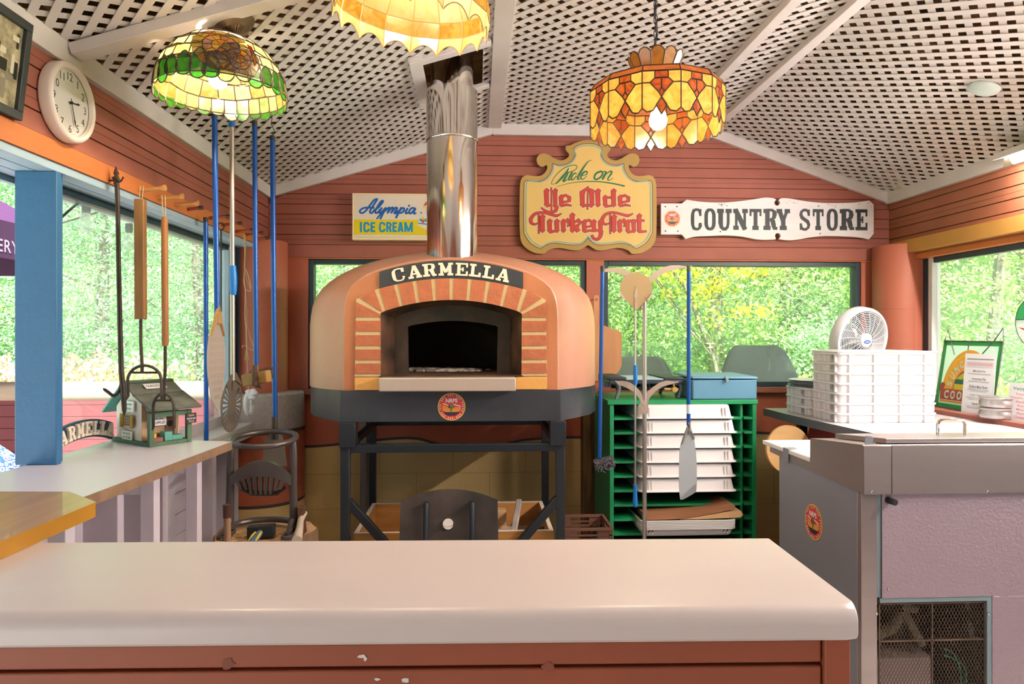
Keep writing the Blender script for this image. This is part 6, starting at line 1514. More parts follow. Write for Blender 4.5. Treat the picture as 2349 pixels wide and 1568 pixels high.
for s_ in (-1,1): b.prism([(s_*.062,-.018),(s_*.066,-.022),(s_*.047,-.046),(s_*.042,-.044)], FD, .0, .010)
b.build('side_flange', mat('bright_steel_flange', '#d6d2d2', .25, metal=.5), t)
b = MB(); b.tube([at_y(1457.5,712,YP), at_y(1457,840,YP), at_y(1457,1118,YP)], .0042, 10); b.build('shaft', m_alu, t)
b = MB(); b.tube([at_y(1457.5,837,YP), at_y(1457.5,850,YP), at_y(1457.5,874,YP), at_y(1457.5,883,YP)], [.0075,.0085,.0082,.0065], 14); b.build('sliding_grip', m_bluegrip, t)
b = MB(); b.tube([at_y(1457,1111,YP), at_y(1457,1122,YP), at_y(1457,1150,YP), at_y(1457.5,1160,YP), at_y(1457.5,1163,YP)], [.0068,.0072,.0095,.0085,.004], 14); b.build('end_grip', m_bluegrip, t)
# brush pole on the left arm
t = thing('oven_brush', 'blue poled brush with a black head hanging on the stand beside the oven', 'oven brush', at_y(1378,1062,2.68))
b = MB(); b.tube([at_y(1382,622,2.685), at_y(1375,1050,2.66)], .0078, 16); b.build('pole', m_bluepole, t)
b = MB(); b.tube([at_y(1382,610,2.685), at_y(1382,624,2.685)], .0083, 12); b.build('end_cap', m_cable, t)
b = MB(); c_ = at_y(1386,1062,2.66); FB = frame(c_, (.97,-.1,.22), (-.22,0,.97), None); b.fbox(FB,-.040,.040,-.020,.022,-.02,.022); b.build('head', mat('sooty_brush_head', '#3a3940', .7, var=(40,.6)), t, bev=.007, seg=3)
b = MB(); r = random.Random(3)
for i in range(150): x, z = r.uniform(-.038,.038), r.uniform(-.018,.018); b.tube([FB(x,z,.020), FB(x+r.gauss(0,.006),z+r.gauss(0,.006),.032)], [.0014,.0008], 4)
b.build('bristles', mat('grey_wire_bristles', '#77757c', .6), t, kind='stuff', smooth=0)
# blue poled peel on the right arm
YQ = 2.675
t = thing('pizza_peel', 'bare aluminium pizza peel hanging blade down from a blue pole on the stand', 'pizza peel', at_y(1577,1145,YQ))
C3 = lambda x, y: at_y(1330+x/3.824, 840+y/3.824, YQ)
b = MB(); b.tube([at_y(1580,618,YQ), at_y(1579.5,975,YQ)], .0078, 16); b.build('pole', m_bluepole, t)
b = MB(); b.tube([at_y(1580,609,YQ), at_y(1580,622,YQ)], .0083, 12); b.build('end_cap', mat('dark_green_cap', '#3c4a2a', .5), t)
b = MB(); b.tube([at_y(1579.5,927,YQ), at_y(1579.5,948,YQ)], .0081, 16); b.build('paper_band', mat('pale_label_paper', '#c9d6dc', .6), t, label='pale paper band')
FQ = FRONT(0,YQ,0); b = MB(); b.prism([(p.x,p.z) for p in (C3(*q) for q in spline([(960,485),(935,540),(885,680),(873,790),(869,1000),(877,1140),(893,1168),(950,1142),(1005,1108),(1022,1080),(1026,960),(1022,800),(1000,620),(975,535),(968,490)],3))], FQ, -.001, .0015); b.build('blade', mat('pale_blue_aluminium', '#b9c2c6', .38, metal=.35), t)
b = MB()
for q in ([(948,500),(893,665),(888,685),(905,660),(958,520)], [(965,560),(975,560),(1003,625),(1000,640)], [(944,488),(968,488),(966,560),(958,600),(950,560)]): b.prism([(p.x,p.z) for p in (C3(*w) for w in q)], FQ, .0015, .008)
b.build('socket', m_alu, t, bev=.0008)
# wooden peel hung behind the oven
YW = 3.84
t = thing('wooden_peel', 'big wooden pizza peel hung behind the right side of the oven', 'pizza peel', at_y(1368,880,YW))
FW = FRONT(0,YW,0); CW = lambda x, y: (lambda p: (p.x, p.z))(at_y(x,y,YW))
b = MB(); b.prism([CW(*p) for p in ((1345,742),(1362,742),(1374,742),(1425,762),(1425,838),(1418,852),(1405,862),(1385,870),(1366,873),(1345,870),(1327,862),(1314,850),(1308,838),(1308,765))], FW, 0, .014); b.build('blade', mat('peel_plywood', '#c88f5e', .5, var=(5,.15), stretch=(6,6,1)), t, bev=.002)
b = MB(); b.prism([CW(*p) for p in ((1361,745),(1361,680),(1363,677),(1371,677),(1373,680),(1373,745))], FW, .002, .018); x, z = CW(1367,687); b.lathe([(.004,.0),(.006,.001),(.006,.003)], (x,YW-.018,z), 12, 1, Matrix.Rotation(PI/2,3,'X')); b.build('handle', [mat('peel_handle_wood', '#cd8f62', .5, var=(6,.15)), m_pegd], t, bev=.002)
b = MB(); b.tube([(x,YB-.004,z+.004),(x,YW-.012,z+.003),(x,YW-.016,z+.010)], .0025, 6); b.build('hanging_nail', m_iron, None, label='small nail holding the wooden peel on the window post', cat='nail')

# ------------------------------------------------------------------ milk crates
m_crate = mat('brown_crate_plastic', '#6f4a3c', .5)
def crate_mesh():
    b = MB(); W, D, H, t = .222, .23, .262, .008
    for s_ in (-1,1):
        for nm, L in (('x',W),('y',D)):
            q = (D if nm == 'x' else W)/2*s_
            def bx(a0,a1,z0,z1,th=t):
                if nm == 'x': b.box(a0, q-th/2, z0, a1, q+th/2, z1)
                else: b.box(q-th/2, a0, z0, q+th/2, a1, z1)
            h = L/2
            bx(-h,h,H-.012,H,.012); bx(-h,h,H-.058,H-.048); bx(-h,h,H-.036,H-.030); bx(-h,h,0,.03)
            bx(-h,-h*.42,H-.048,H-.012,.004); bx(h*.42,h,H-.048,H-.012,.004)
            bx(-h,-h+.012,0,H-.012); bx(h-.012,h,0,H-.012)
            for k in range(-3,4): bx(h*.25*k-.002,h*.25*k+.002,.03,H-.05)
            for k in range(5): bx(-h,h,.06+.032*k,.063+.032*k)
    b.box(-W/2,-D/2,0,W/2,D/2,.006); return b
cm = crate_mesh(); c0 = cm.build('milk_crate', m_crate, None, smooth=0, label='brown plastic milk crate between the oven stand and the green rack', cat='crate'); c0.location = (.495,3.17,.265)
c1 = dup(c0, (.495,3.17,0), 0, 'brown plastic milk crate under the other crate beside the oven stand')
b = MB(); b.bar((.42,3.14,.31),(.56,3.16,.33),.05,.035); b.build('wood_offcut', m_plank, None, loc=(.49,3.15,.32), bev=.003, label='orange wooden offcut inside the upper milk crate', cat='wood')

# ------------------------------------------------------------------ worktop along the right wall
wt = thing('side_worktop', 'pale grey worktop along the right wall carrying the white dough boxes', 'worktop', (2.0, 2.95, 0))
m_gtop = mat('pale_grey_laminate', '#c3bdbf', .35, var=(40,.06)); m_gedge = mat('slate_worktop_edge', '#5a626c', .5)
b = MB(); b.prism([(1.545,3.62),(1.545,3.3),(1.60,2.62),(1.60,2.44),(2.302,2.44),(2.302,3.62)], frame((0,0,0),(1,0,0),(0,1,0),(0,0,1)), .962, 1.0, 0)
for k in range(2, len(b.f)): b.m[k] = 1
b.build('top', [m_gtop, m_gedge], wt, bev=.002)
b = MB(); b.prism([(3.36,.25),(3.36,.88),(3.34,.93),(3.29,.955),(2.5,.955),(2.5,.25)], frame((1.66,0,0),(0,1,0),(0,0,1),(1,0,0)), 0, .02); b.build('front_panel', mat('maroon_panel', '#93323a', .5), wt, bev=.004)
for x, y in ((1.70,2.5),(1.70,3.5),(2.25,2.5),(2.25,3.5)): b = MB(); b.box(x-.02,y-.02,0,x+.02,y+.02,.9615); b.build('leg', m_blackst, wt)
t = thing('wooden_peel', 'round pale wooden peel leaning below the end of the grey worktop', 'pizza peel', (1.43,3.12,.60))
c_ = at_y(1806,1030,3.12); FZ = frame((c_.x,3.12,c_.z), (1,0,0), (0,.1,1), None)
b = MB(); b.prism([(.108*math.cos(2*PI*i/40)*.97, .112*math.sin(2*PI*i/40)) for i in range(40)], FZ, 0, .018); b.build('blade', mat('pale_peel_wood', '#cfa468', .5, var=(5,.15), stretch=(1,6,6)), t, bev=.004)
b = MB(); b.prism([(-.02,-.10),(.02,-.10),(.018,-.80),(-.018,-.80)], FZ, .001, .017); b.build('handle', m_maplew, t, bev=.003)
# stacked white dough boxes
def dbox_mesh(W, D, H):
    b = MB(); q = .010
    def ring(e, z): return [(x, y, z) for x, y in ringpts(-W/2-e, W/2+e, -D/2-e, D/2+e, .02, 3)]
    lv = [ring(-.012,0), ring(-.011,.002), ring(-.006,H-.012), ring(.002,H-.009), ring(.003,H-.002), ring(-.002,H), ring(-.012,H)]; n = len(lv[0])
    vs = [p for l in lv for p in l]; b.add(vs, [(i*n+k, i*n+(k+1)%n, (i+1)*n+(k+1)%n, (i+1)*n+k) for i in range(6) for k in range(n)]+[tuple(range(n))[::-1]])
    b.add([(x,y,.004) for x,y,_ in lv[0]]+lv[6], [(k,(k+1)%n,n+(k+1)%n,n+k)[::-1] for k in range(n)]+[tuple(range(n))])
    for x in (-.38,-.13,.13,.38):
        for s_ in (-1,1): b.box(W*x-.0035, s_*(D/2-.012), .002, W*x+.0035, s_*(D/2+.002), H-.006)
    for y in (-.40,-.22,.0,.22,.40):
        for s_ in (-1,1): b.box(s_*(W/2-.012), D*y-.0025, .002, s_*(W/2+.002), D*y+.0025, H-.006)
    return b
m_dbox = mat('white_box_plastic', '#e6e4e6', .42); BW, BD, BH = .462, .24, .0452
ordw = ['first','second','third','fourth','fifth','sixth','seventh']
bm_ = dbox_mesh(BW, BD, BH); o2 = None
m_tag = mat('faded_box_label', '#9a979c', .6)
def boxcopy(i, loc, lab, grp):
    global o2
    if o2 is None:
        o2 = thing('dough_box', lab, 'box', (0,0,0), grp); bm_.build('body', m_dbox, o2, bev=.0008)
        b = MB(); b.box(-BW/2-.0015, -BD*.33, .013, -BW/2-.004, -BD*.25, .034); b.build('label_patch', m_tag, o2, label='faded printed label'); o2.location = loc; return o2
    return dup(o2, loc, 0, lab, grp)
for i in range(7): boxcopy(i, (1.845, 3.105, 1.0005+BH*i), 'white dough box, %s from the bottom of the tall stack below the fan' % ordw[i], 'tall stack of dough boxes')
b = MB(); z = 1.0005+BH*7; b.box(1.845-BW/2-.003, 3.105-BD/2-.003, z, 1.845+BW/2+.003, 3.105+BD/2+.003, z+.006); b.box(1.845-BW/2+.03, 3.105-BD/2+.02, z+.006, 1.845+BW/2-.10, 3.105+BD/2-.02, z+.009)
b.build('box_cover', m_dbox, None, loc=(1.845,3.105,z), bev=.002, label='flat white lid closing the tall stack of dough boxes', cat='lid')
for i in range(3): boxcopy(i, (1.835, 3.365, 1.0005+BH*i), 'white dough box, %s from the bottom of the short stack with metal pans on it' % ordw[i], 'short stack of dough boxes')
b = MB(); b.lathe([(.001,0),(.13,0),(.15,.004),(.152,.006),(.148,.006),(.128,.003),(.001,.003)], (0,0,0), 48); o3 = None
for i in range(5):
    lab = 'round metal pizza pan, %s from the bottom of the pile on the short box stack' % ordw[i]; loc = (1.738+.006*math.sin(i*2.1), 3.385+.004*math.cos(i*1.7), 1.1375+.0065*i)
    if o3 is None: o3 = b.build('pizza_pan', mat('bright_pan_metal', '#c6cad0', .4, metal=.15), None, label=lab, cat='pan', group='pile of round pans'); o3.location = loc
    else: dup(o3, loc, 0, lab)
# fan
FC_ = V((1.99, 3.46, 1.372)); fn_ = thing('desk_fan', 'round white electric fan behind the tall stack of dough boxes', 'fan', (1.99, 3.50, 1.0))
yaw = math.radians(17); pit = math.radians(-10); RF = .170
d = V((math.sin(yaw)*math.cos(pit), -math.cos(yaw)*math.cos(pit), math.sin(pit))); ux = V((math.cos(yaw), math.sin(yaw), 0)); uy = d.cross(ux)*-1; uy = uy if uy.z > 0 else -uy
FM = Matrix((ux, uy, d)).transposed(); m_fan = mat('white_fan_plastic', '#dfdde2', .4); m_fblade = mat('grey_fan_blade', '#6d737b', .4)
b = MB(); b.lathe([(RF-.030,-.045),(RF-.006,-.042),(RF,-.03),(RF,.012),(RF-.004,.022),(RF-.016,.026),(RF-.022,.018),(RF-.022,-.03),(RF-.030,-.045)], FC_, 64, 0, FM); b.build('housing_ring', m_fan, fn_)
def fp3(r_, a, z): return FC_+FM@V((r_*math.cos(a), r_*math.sin(a), z))
def grille(z0, dome, nm):
    b = MB()
    for i in range(13):
        q = .040+.0088*i; b.tube([fp3(q, 2*PI*k/44, z0+dome*(1-(q/RF)**2)) for k in range(44)], .0013, 4, closed=True)
    for k in range(20):
        a = 2*PI*k/20; b.tube([fp3(q, a+.35*(q-.03)/RF, z0+dome*(1-(q/RF)**2)) for q in (.034,.06,.09,.12,.150)], .0014, 4)
    b.build(nm, m_fan, fn_, kind=None)
grille(.018, .022, 'front_grille'); grille(-.045, -.02, 'rear_grille')
b = MB(); b.lathe([(.001,.048),(.030,.047),(.036,.043),(.038,.036),(.036,.02)], FC_, 40, 0, FM); b.build('hub', m_fan, fn_)
FH = frame(FC_+d*.0475, ux, uy, d); b = MB(); b.prism([(.022*math.cos(2*PI*i/28), -.004+.0095*math.sin(2*PI*i/28)) for i in range(28)], FH, 0, .001, 0); b.text('LASKO', FH, 0, -.0075, .007, .028, .0013, bold=.02, mi=1); b.build('badge', [mat('blue_badge', '#2d62b4', .4), m_sgw], fn_, smooth=0, label='blue oval badge')
for k in range(3):
    b = MB(); vs = []
    for i in range(7):
        q = .03+.018*i
        for j in range(7): a = 2*PI*k/3+.3*i/6+(.95+.1*i/6)*j/6; vs.append(fp3(q, a, -.012+.03*(j/6-.5)))
    b.add(vs, [(i*7+j,(i+1)*7+j,(i+1)*7+j+1,i*7+j+1) for i in range(6) for j in range(6)]); b.build('blade', m_fblade, fn_, solid=.002)
b = MB(); b.lathe([(.001,-.14),(.04,-.135),(.05,-.11),(.05,-.06),(.035,-.045),(.001,-.045)], FC_, 28, 0, FM); b.build('motor', m_fan, fn_)
b = MB(); mp = FC_-d*.10; b.tube([mp, (mp.x,mp.y,1.2), (mp.x,mp.y,1.02)], [.02,.017,.02], 14); b.build('post', m_fan, fn_)
b = MB(); b.lathe([(.09,0.0005),(.09,.012),(.07,.024),(.022,.034),(.001,.034)], (mp.x,mp.y,1.0), 40); b.build('base', m_fan, fn_)

# ------------------------------------------------------------------ stainless prep table
pt_ = thing('prep_table', 'stainless steel refrigerated prep table with a wire mesh grille', 'prep table', (1.7, 2.15, 0))
m_ss = mat('brushed_stainless', '#b3a6a2', .32, metal=.7, var=(3,.10), stretch=(.5,.5,6)); m_ssd = mat('side_stainless', '#a0a2ac', .36, metal=.45, var=(2,.15)); m_peb = mat('pebbled_lavender_steel', '#ab98a0', .42, metal=.35, bump=(130,.35)); m_gap = mat('blue_grey_edge', '#7f9298', .5)
TX0, TX1, TY0, TY1 = 1.082, 2.28, 1.874, 2.40
b = MB(); b.box(TX0, TY0+.02, .08, TX0+.02, TY1, .963); b.box(TX1-.02, TY0+.02, .08, TX1, TY1, .963); b.box(TX0+.02, TY1-.02, .08, TX1-.02, TY1, .963); b.box(TX0, TY0+.02, .06, TX1, TY1, .08); b.box(TX0+.02,TY0+.02,.945,TX1-.02,TY1-.02,.963)
b.build('cabinet', m_ssd, pt_, bev=.002)
FSD = frame((0,0,0), (0,1,0), (0,0,1), (1,0,0))
b = MB(); b.prism([(TY0-.012,.953),(TY1,.964),(TY1+.07,.966),(TY1+.07,.984),(2.165,.984),(2.165,1.062),(TY0-.012,1.090)], FSD, TX0-.003, TX1+.003); b.build('top_housing', m_ss, pt_, bev=.002)
b = MB(); b.box(TX0-.0005, TY0-.015, .951, TX0+.078, TY0-.012, 1.087); b.box(TX0+.0805, TY0-.015, .951, TX1, TY0-.012, 1.087); b.build('rear_rail', m_ss, pt_, bev=.0008)
b = MB(); b.box(TX0, TY0, .06, TX0+.046, TY0+.02, .951); b.build('corner_stile', m_ss, pt_, bev=.001)
GXa, GXb, GZt = TX0+.055, 1.452, .640
b = MB(); b.box(TX0+.046, TY0+.004, .655, TX0+.060, TY0+.016, .950); b.box(GXa, TY0+.002, GZt, GXb+.014, TY0+.018, GZt+.013); b.box(GXb, TY0+.002, .12, GXb+.014, TY0+.018, GZt); b.build('panel_edge', m_gap, pt_)
b = MB(); b.box(TX0+.060, TY0, GZt+.013, TX1, TY0+.003, .950); b.box(GXb+.014, TY0, .10, TX1, TY0+.003, GZt+.013); b.build('rear_panel', m_peb, pt_, bev=.001)
b = MB(); b.box(TX0+.047, TY0+.30, .10, GXb+.02, TY0+.31, .66, 0); b.box(TX0+.046, TY0+.02, .10, TX0+.050, TY0+.30, .66, 0); b.box(GXb+.010, TY0+.02, .10, GXb+.014, TY0+.30, .66, 1); b.box(TX0+.047, TY0+.02, .655, GXb+.02, TY0+.30, .66, 0); b.box(TX0+.05, TY0+.02,.10,GXb,TY0+.3,.104,0)
b.build('compressor_bay', [m_dark, mat('bay_side_grey', '#5f625f', .5)], pt_)
# wire mesh
b = MB(); y = TY0+.010; x0_, x1_, z0_, z1_ = GXa+.003, GXb-.003, .30, GZt-.006; p_ = .0098
def clipseg(k, sg_):
    pts = []
    # line z = sg*1.9*(x-x0)+k ; clip to the box
    m_ = 1.9*sg_
    xa, xb = x0_, x1_
    for zc in (z0_, z1_):
        xx = x0_+(zc-k)/m_
        if m_ > 0: (xa, xb) = (max(xa,xx), xb) if zc == z0_ else (xa, min(xb,xx))
        else: (xa, xb) = (xa, min(xb,xx)) if zc == z0_ else (max(xa,xx), xb)
    if xb-xa < .002: return None
    return (xa, k+m_*(xa-x0_)), (xb, k+m_*(xb-x0_))
kk = z0_-1.0
while kk < z1_+1.0:
    for sg_ in (1,-1):
        s_ = clipseg(kk, sg_)
        if s_:
            (xa,za),(xb,zb2) = s_
            if xa < x0_+.03 and zb2 > z1_-.03 and False: continue
            b.bar((xa,y+(.0004 if sg_ > 0 else -.0004),za),(xb,y+(.0004 if sg_ > 0 else -.0004),zb2), .0011, .0011)
    kk += p_*1.9
for q in ((x0_,z1_,x1_,z1_),(x0_,z0_,x0_,z1_),(x1_,z0_,x1_,z1_),(x0_,.528,x1_,.528),((x0_+x1_)/2-.0,z0_,(x0_+x1_)/2,z1_)): b.bar((q[0],y,q[1]),(q[2],y,q[3]),.004,.004)
b.build('mesh_grille', mat('rusty_wire', '#7a6656', .5, metal=.5, var=(20,.4)), pt_, smooth=0)
m_tanp = mat('tan_insulation', '#7d7460', .7); m_cdark = mat('dark_compressor', '#2f2c2b', .5); yb = TY0+.12
b = MB(); b.lathe([(.001,.10),(.05,.095),(.058,.07),(.058,-.06),(.04,-.09),(.001,-.09)], (1.275,yb+.06,.555), 24); b.build('compressor', m_cdark, pt_)
b = MB(); b.tube([(1.15,yb,.50),(1.20,yb,.50),(1.24,yb,.515),(1.262,yb,.545),(1.275,yb,.575)], .018, 12); b.tube([(1.255,yb-.03,.60),(1.30,yb-.03,.585)], .014, 10); b.tube([(1.265,yb-.02,.58),(1.295,yb-.02,.53),(1.325,yb-.02,.475)], .013, 10); b.build('insulated_pipe', m_tanp, pt_)
b = MB(); b.box(1.16,yb-.04,.30,1.345,yb+.10,.445); b.build('control_box', mat('pale_bay_box', '#a5938e', .5), pt_, bev=.002)
b = MB(); fbt = frame((GXb+.008,TY0+.06,.50),(.15,1,-.25),(0,.25,1),(-1,.1,0)); b.fbox(fbt,0,.09,0,.05,0,.0015); b.fbox(fbt,.0,.10,.085,.115,0,.0015); b.build('paper_tag', mat('pale_tag', '#b9b4b4', .6), pt_)
b = MB(); b.tube(spline([(1.37,yb-.05,.475),(1.40,yb-.05,.46),(1.42,yb-.05,.42),(1.425,yb-.05,.37),(1.42,yb-.05,.30)],5), .0025, 6); b.tube(spline([(1.37,yb-.05,.455),(1.40,yb-.05,.445),(1.435,yb-.05,.42),(1.44,yb-.05,.37),(1.425,yb-.05,.30)],5), .0025, 6); b.build('green_wire', mat('green_wire', '#1d9a72', .4), pt_)
b = MB(); b.box(1.145,yb+.02,.535,1.19,yb+.05,.60); b.box(1.20,yb+.03,.54,1.235,yb+.05,.565,1); b.box(1.20,yb+.03,.575,1.24,yb+.05,.583,2); b.build('relay', [m_cdark, mat('yellow_relay', '#8a7a1e', .6), mat('orange_relay', '#9a5a22', .6)], pt_)
b = MB(); q = at_y(2037,1146,TY0); b.tube([q+V((0,.0,0)), q+V((.004,-.028,-.001))], [.010,.0085], 14); b.build('rubber_bumper', m_cable, pt_)
for px, py, yy in ((1999,1127,TY0-.015),(2265,1127,TY0-.015),(2039,1350,TY0),(2011,1406,TY0),(2268,1407,TY0)):
    q = at_y(px,py,yy); b = MB(); b.lathe([(.0042,0),(.0036,.002),(.001,.003)], q, 12, 0, Matrix.Rotation(PI/2,3,'X')); b.build('screw', m_chrome, pt_)
# lid, handle, clips, cutting board
ld = MB(); fl_ = frame((0,0,0),(0,1,0),(0,0,1),(1,0,0)); ld.prism([(TY0+.005,1.0905),(TY0+.005,1.104),(2.155,1.078),(2.155,1.064)], fl_, TX0+.075, TX1-.03); lid = ld.build('hinged_lid', m_ss, pt_, bev=.0015)
b = MB(); hx, hy = 1.425, 1.985; zz = 1.096; b.tube([(hx-.042,hy,zz),(hx-.042,hy,zz+.034),(hx-.038,hy,zz+.042),(hx-.030,hy,zz+.045),(hx+.030,hy,zz+.045),(hx+.038,hy,zz+.042),(hx+.042,hy,zz+.034),(hx+.042,hy,zz)], .0052, 10); b.build('handle', m_chrome, lid)
b = MB(); q = at_y(1996,1010,TY0+.0); Fc = frame((q.x,TY0-.002,1.09),(1,0,0),(0,0,1),(0,-1,0)); b.prism([(-.016,-.004),(.012,-.010),(.012,.006),(.004,.003),(.008,.018),(-.0,.022),(-.014,.024),(-.018,.010)], Fc, 0, .003); b.build('lid_catch', m_ssd, pt_, bev=.0005)
b = MB(); b.box(TX0-.006, 2.167, .9845, TX1, 2.53, 1.0); b.build('cutting_board', mat('white_cutting_board', '#ece7e4', .4), pt_, bev=.003)
b = MB(); b.box(TX0-.009,2.31,.955,TX0-.0065,2.35,1.002); b.box(TX0-.009,2.31,1.0005,TX0+.03,2.35,1.003); b.build('board_bracket', m_ssd, pt_, bev=.001)
q = at_x(1867,1197,TX0); logo(pt_, frame((TX0-.0008,q.y,q.z),(0,-1,0),(0,0,1),(-1,0,0)), .056)

# ------------------------------------------------------------------ on the ledge under the right window
LZ = 1.0225
sgn = thing('stained_glass_sign', 'stained glass sign with an orange arch and red banner in a green border', 'sign', (2.38, 3.22, LZ))
FS = frame((2.392, 3.455, LZ+.001), (0,-1,0), (.16,0,1), (-1,0,.16)); SW, SHh = .40, .375
def ag(n, c, th=.45): return art_glass('sign_glass_'+n, c, thru=th, dens=1.0)
GS = [ag('clear','#e4efe4',.8), ag('green','#35a04c'), ag('orange','#f19a34'), ag('yellow','#f6cf2a'), ag('red','#b6303a'), ag('mint','#cfe6cf'), ag('dark_green','#2f6a58'), ag('coral','#e5624a'), mat('sign_lead','#4a504c',.5,metal=.4), ag('lime','#c8d43a')]
b = MB(); W = SW; H = SHh
b.fbox(FS,.02,W-.02,.02,H-.03,0,.003,0)
for q in ((0,.022,0,H-.03),(W-.022,W,0,H-.03),(0,W,0,.022),(0,W,H-.052,H-.030)): b.fbox(FS,q[0],q[1],q[2],q[3],-.0005,.0036,1)
cxx, cyy = W*.5, .095
def hring(r0, r1, c, mi):
    A = [PI-PI*i/28 for i in range(29)]; b.flat([(cxx+r1*math.cos(a), cyy+r1*1.25*math.sin(a)) for a in A][::-1]+[(cxx+r0*math.cos(a), cyy+r0*1.25*math.sin(a)) for a in A], FS, c, mi)
hring(.001,.165,.0040,2); hring(.140,.150,.0044,3); hring(.001,.085,.0046,4); hring(.001,.078,.0050,7); b.flat([(cxx-.078,cyy),(cxx+.078,cyy),(cxx+.078,cyy+.05),(cxx,cyy+.075),(cxx-.078,cyy+.05)], FS, .0054, 6)
b.flat([(cxx-.078,cyy-.01),(cxx+.078,cyy-.01),(cxx+.078,cyy+.032),(cxx-.078,cyy+.032)], FS, .0057, 3); b.flat([(cxx+.028*math.cos(k*PI/8), cyy+.07+.03*math.sin(k*PI/8)) for k in range(16)], FS, .0052, 3); b.flat([(cxx-.07,cyy+.058),(cxx-.03,cyy+.085),(cxx+.01,cyy+.075),(cxx-.03,cyy+.055)], FS, .0058, 9)
b.flat([(.03,.03),(W-.03,.03),(W-.03,.04),(.03,.04)], FS, .0042, 2); b.flat([(.035,.042),(W-.03,.042),(W-.03,.098),(.05,.098),(.06,.115),(.05,.128),(.03,.128),(.02,.10),(.03,.08)], FS, .0060, 4)
for i, chx in enumerate('SUNCOOK'):
    pass
for chx, a in (('S',168),('U',150),('N',132),('C',114)):
    r_ = math.radians(a); p = (cxx+.113*math.cos(r_), cyy+.113*1.25*math.sin(r_)); th = r_-PI/2; uu = V((0,-math.cos(th),0))+V((.16,0,1)).normalized()*math.sin(th); vv = V((0,math.sin(th),0))+V((.16,0,1)).normalized()*math.cos(th)
    b.text(chx, frame(FS(p[0],p[1],.0052), uu, vv, (-1,0,.16)), 0, -.019, .040, .026, 0, bold=.04, mi=5)
for i, chx in enumerate('COO'): b.text(chx, FS, .078+.046*i, .048, .044, .034, .0066, bold=.05, mi=5)
b.build('glass', GS, sgn, smooth=0)
b = MB()
for q in ([(0,0),(0,H-.03),(.012,H+.03),(.05,H-.035),(.09,H-.10)], [(W,0),(W,H-.03),(W-.015,H+.035),(W-.06,H-.03),(W-.12,H-.09)], [(0,H-.03),(W,H-.03)], [(W*.45,H-.028),(W*.45,H-.075)], [(0,.0),(W,.0)]): b.tube([FS(x_,y_,.003) for x_,y_ in q], .003, 6)
b.build('wire_frame', mat('dark_wire_frame', '#4c524e', .45, metal=.5), sgn)
def card(name, label, cat, o, u_, w, h, lines, lean=.08, rule=True):
    t = thing(name, label, cat, o); U = V(u_).normalized(); vv = V((lean,0,1)).normalized(); w_ = U.cross(vv); w_ = w_ if w_.x < 0 else -w_; F_ = frame(o, U, vv, w_)
    b = MB(); b.fbox(F_,0,w,0,h,-.0015,.0,0); b.fbox(F_,0,w,.0,.004,-.0015,.03,1); b.build('sheet_holder', [mat('menu_paper_%s' % name, '#e3e3e4', .5), m_clear], t)
    b = MB()
    for s_, y_, hh, ww, mi in lines:
        if s_: b.text(s_, F_, w/2, y_, hh, ww, .0006, bold=.015, mi=mi)
        else: b.fbox(F_, w/2-ww/2, w/2+ww/2, y_, y_+hh, .0002, .0006, mi)
    b.build('printing', [mat('menu_ink', '#77777c', .6), mat('menu_pale_red', '#cf9a9c', .6), mat('menu_grey', '#b4b4b8', .6), mat('menu_green', '#2f8f76', .6), mat('menu_pink', '#d87a86', .6), mat('menu_blush', '#d9c6c8', .6)], t, smooth=0)
    return t
card('menu_card', 'white pizza menu in a clear stand before the stained glass sign', 'menu', V((2.345,3.20,LZ)), (.10,-1,0), .178, .285,
     [('',.258,.004,.15,0),('',.222,.026,.15,5),('WOOD FIRED PIZZA',.228,.013,.14,1),('Margherita',.196,.012,.07,0),('',.188,.004,.13,2),('American Pie',.160,.012,.08,0),('',.152,.004,.12,2),('Sicilian Mob Boss',.122,.013,.105,0),('',.114,.004,.12,2),('',.107,.003,.09,2),('Ledge Clam Pie',.082,.012,.085,0),('',.074,.004,.13,2),('',.067,.003,.10,2),('Garlic Pie',.042,.012,.06,0),('',.034,.004,.13,2),('',.027,.003,.11,2)])
card('veggie_card', 'small white card listing a veggie pizza at the right edge of the ledge', 'menu', V((2.335,2.90,LZ)), (.05,-1,0), .19, .165,
     [('Veggie Pizza',.132,.016,.15,3),('Tomato Sauce,',.113,.010,.12,4),('Peppers, Mushrooms,',.096,.010,.16,4),('Black Olives,',.079,.010,.11,4),('Provolone,',.062,.010,.09,4),('Mozzarella,',.046,.010,.10,4),('Parmesan',.030,.010,.09,4),('Cheese Blend',.014,.010,.12,4)])
m_pan = mat('spun_aluminium', '#c4bfbd', .28, metal=.85)
b = MB(); R2 = .079; b.lathe([(.001,0),(R2-.006,0),(R2-.002,.003),(R2,.010),(R2+.001,.022),(R2-.004,.032),(R2-.004,.036),(R2,.040),(R2+.0015,.044),(R2-.001,.046),(R2-.006,.0485),(.001,.049)], (0,0,0), 56); o4 = b.build('round_tin', m_pan, None, label='lower of the two round metal tins stacked on the ledge', cat='tin', group='round metal tins on the ledge'); o4.location = (2.345,2.955,LZ+.0005)
dup(o4, (2.347,2.955,LZ+.0500), 0, 'upper of the two round metal tins stacked on the ledge')
rs = thing('round_suncatcher', 'round green and white stained glass disc hanging in the right window', 'suncatcher', (2.46,2.80,1.45))
cR = at_x(2378,738,2.462); Fr = frame((2.462,cR.y,cR.z),(0,-1,0),(0,0,1),(-1,0,0)); Rr = .115
b = MB(); b.prism([(Rr*math.cos(2*PI*i/40), Rr*math.sin(2*PI*i/40)) for i in range(40)], Fr, 0, .003, 0)
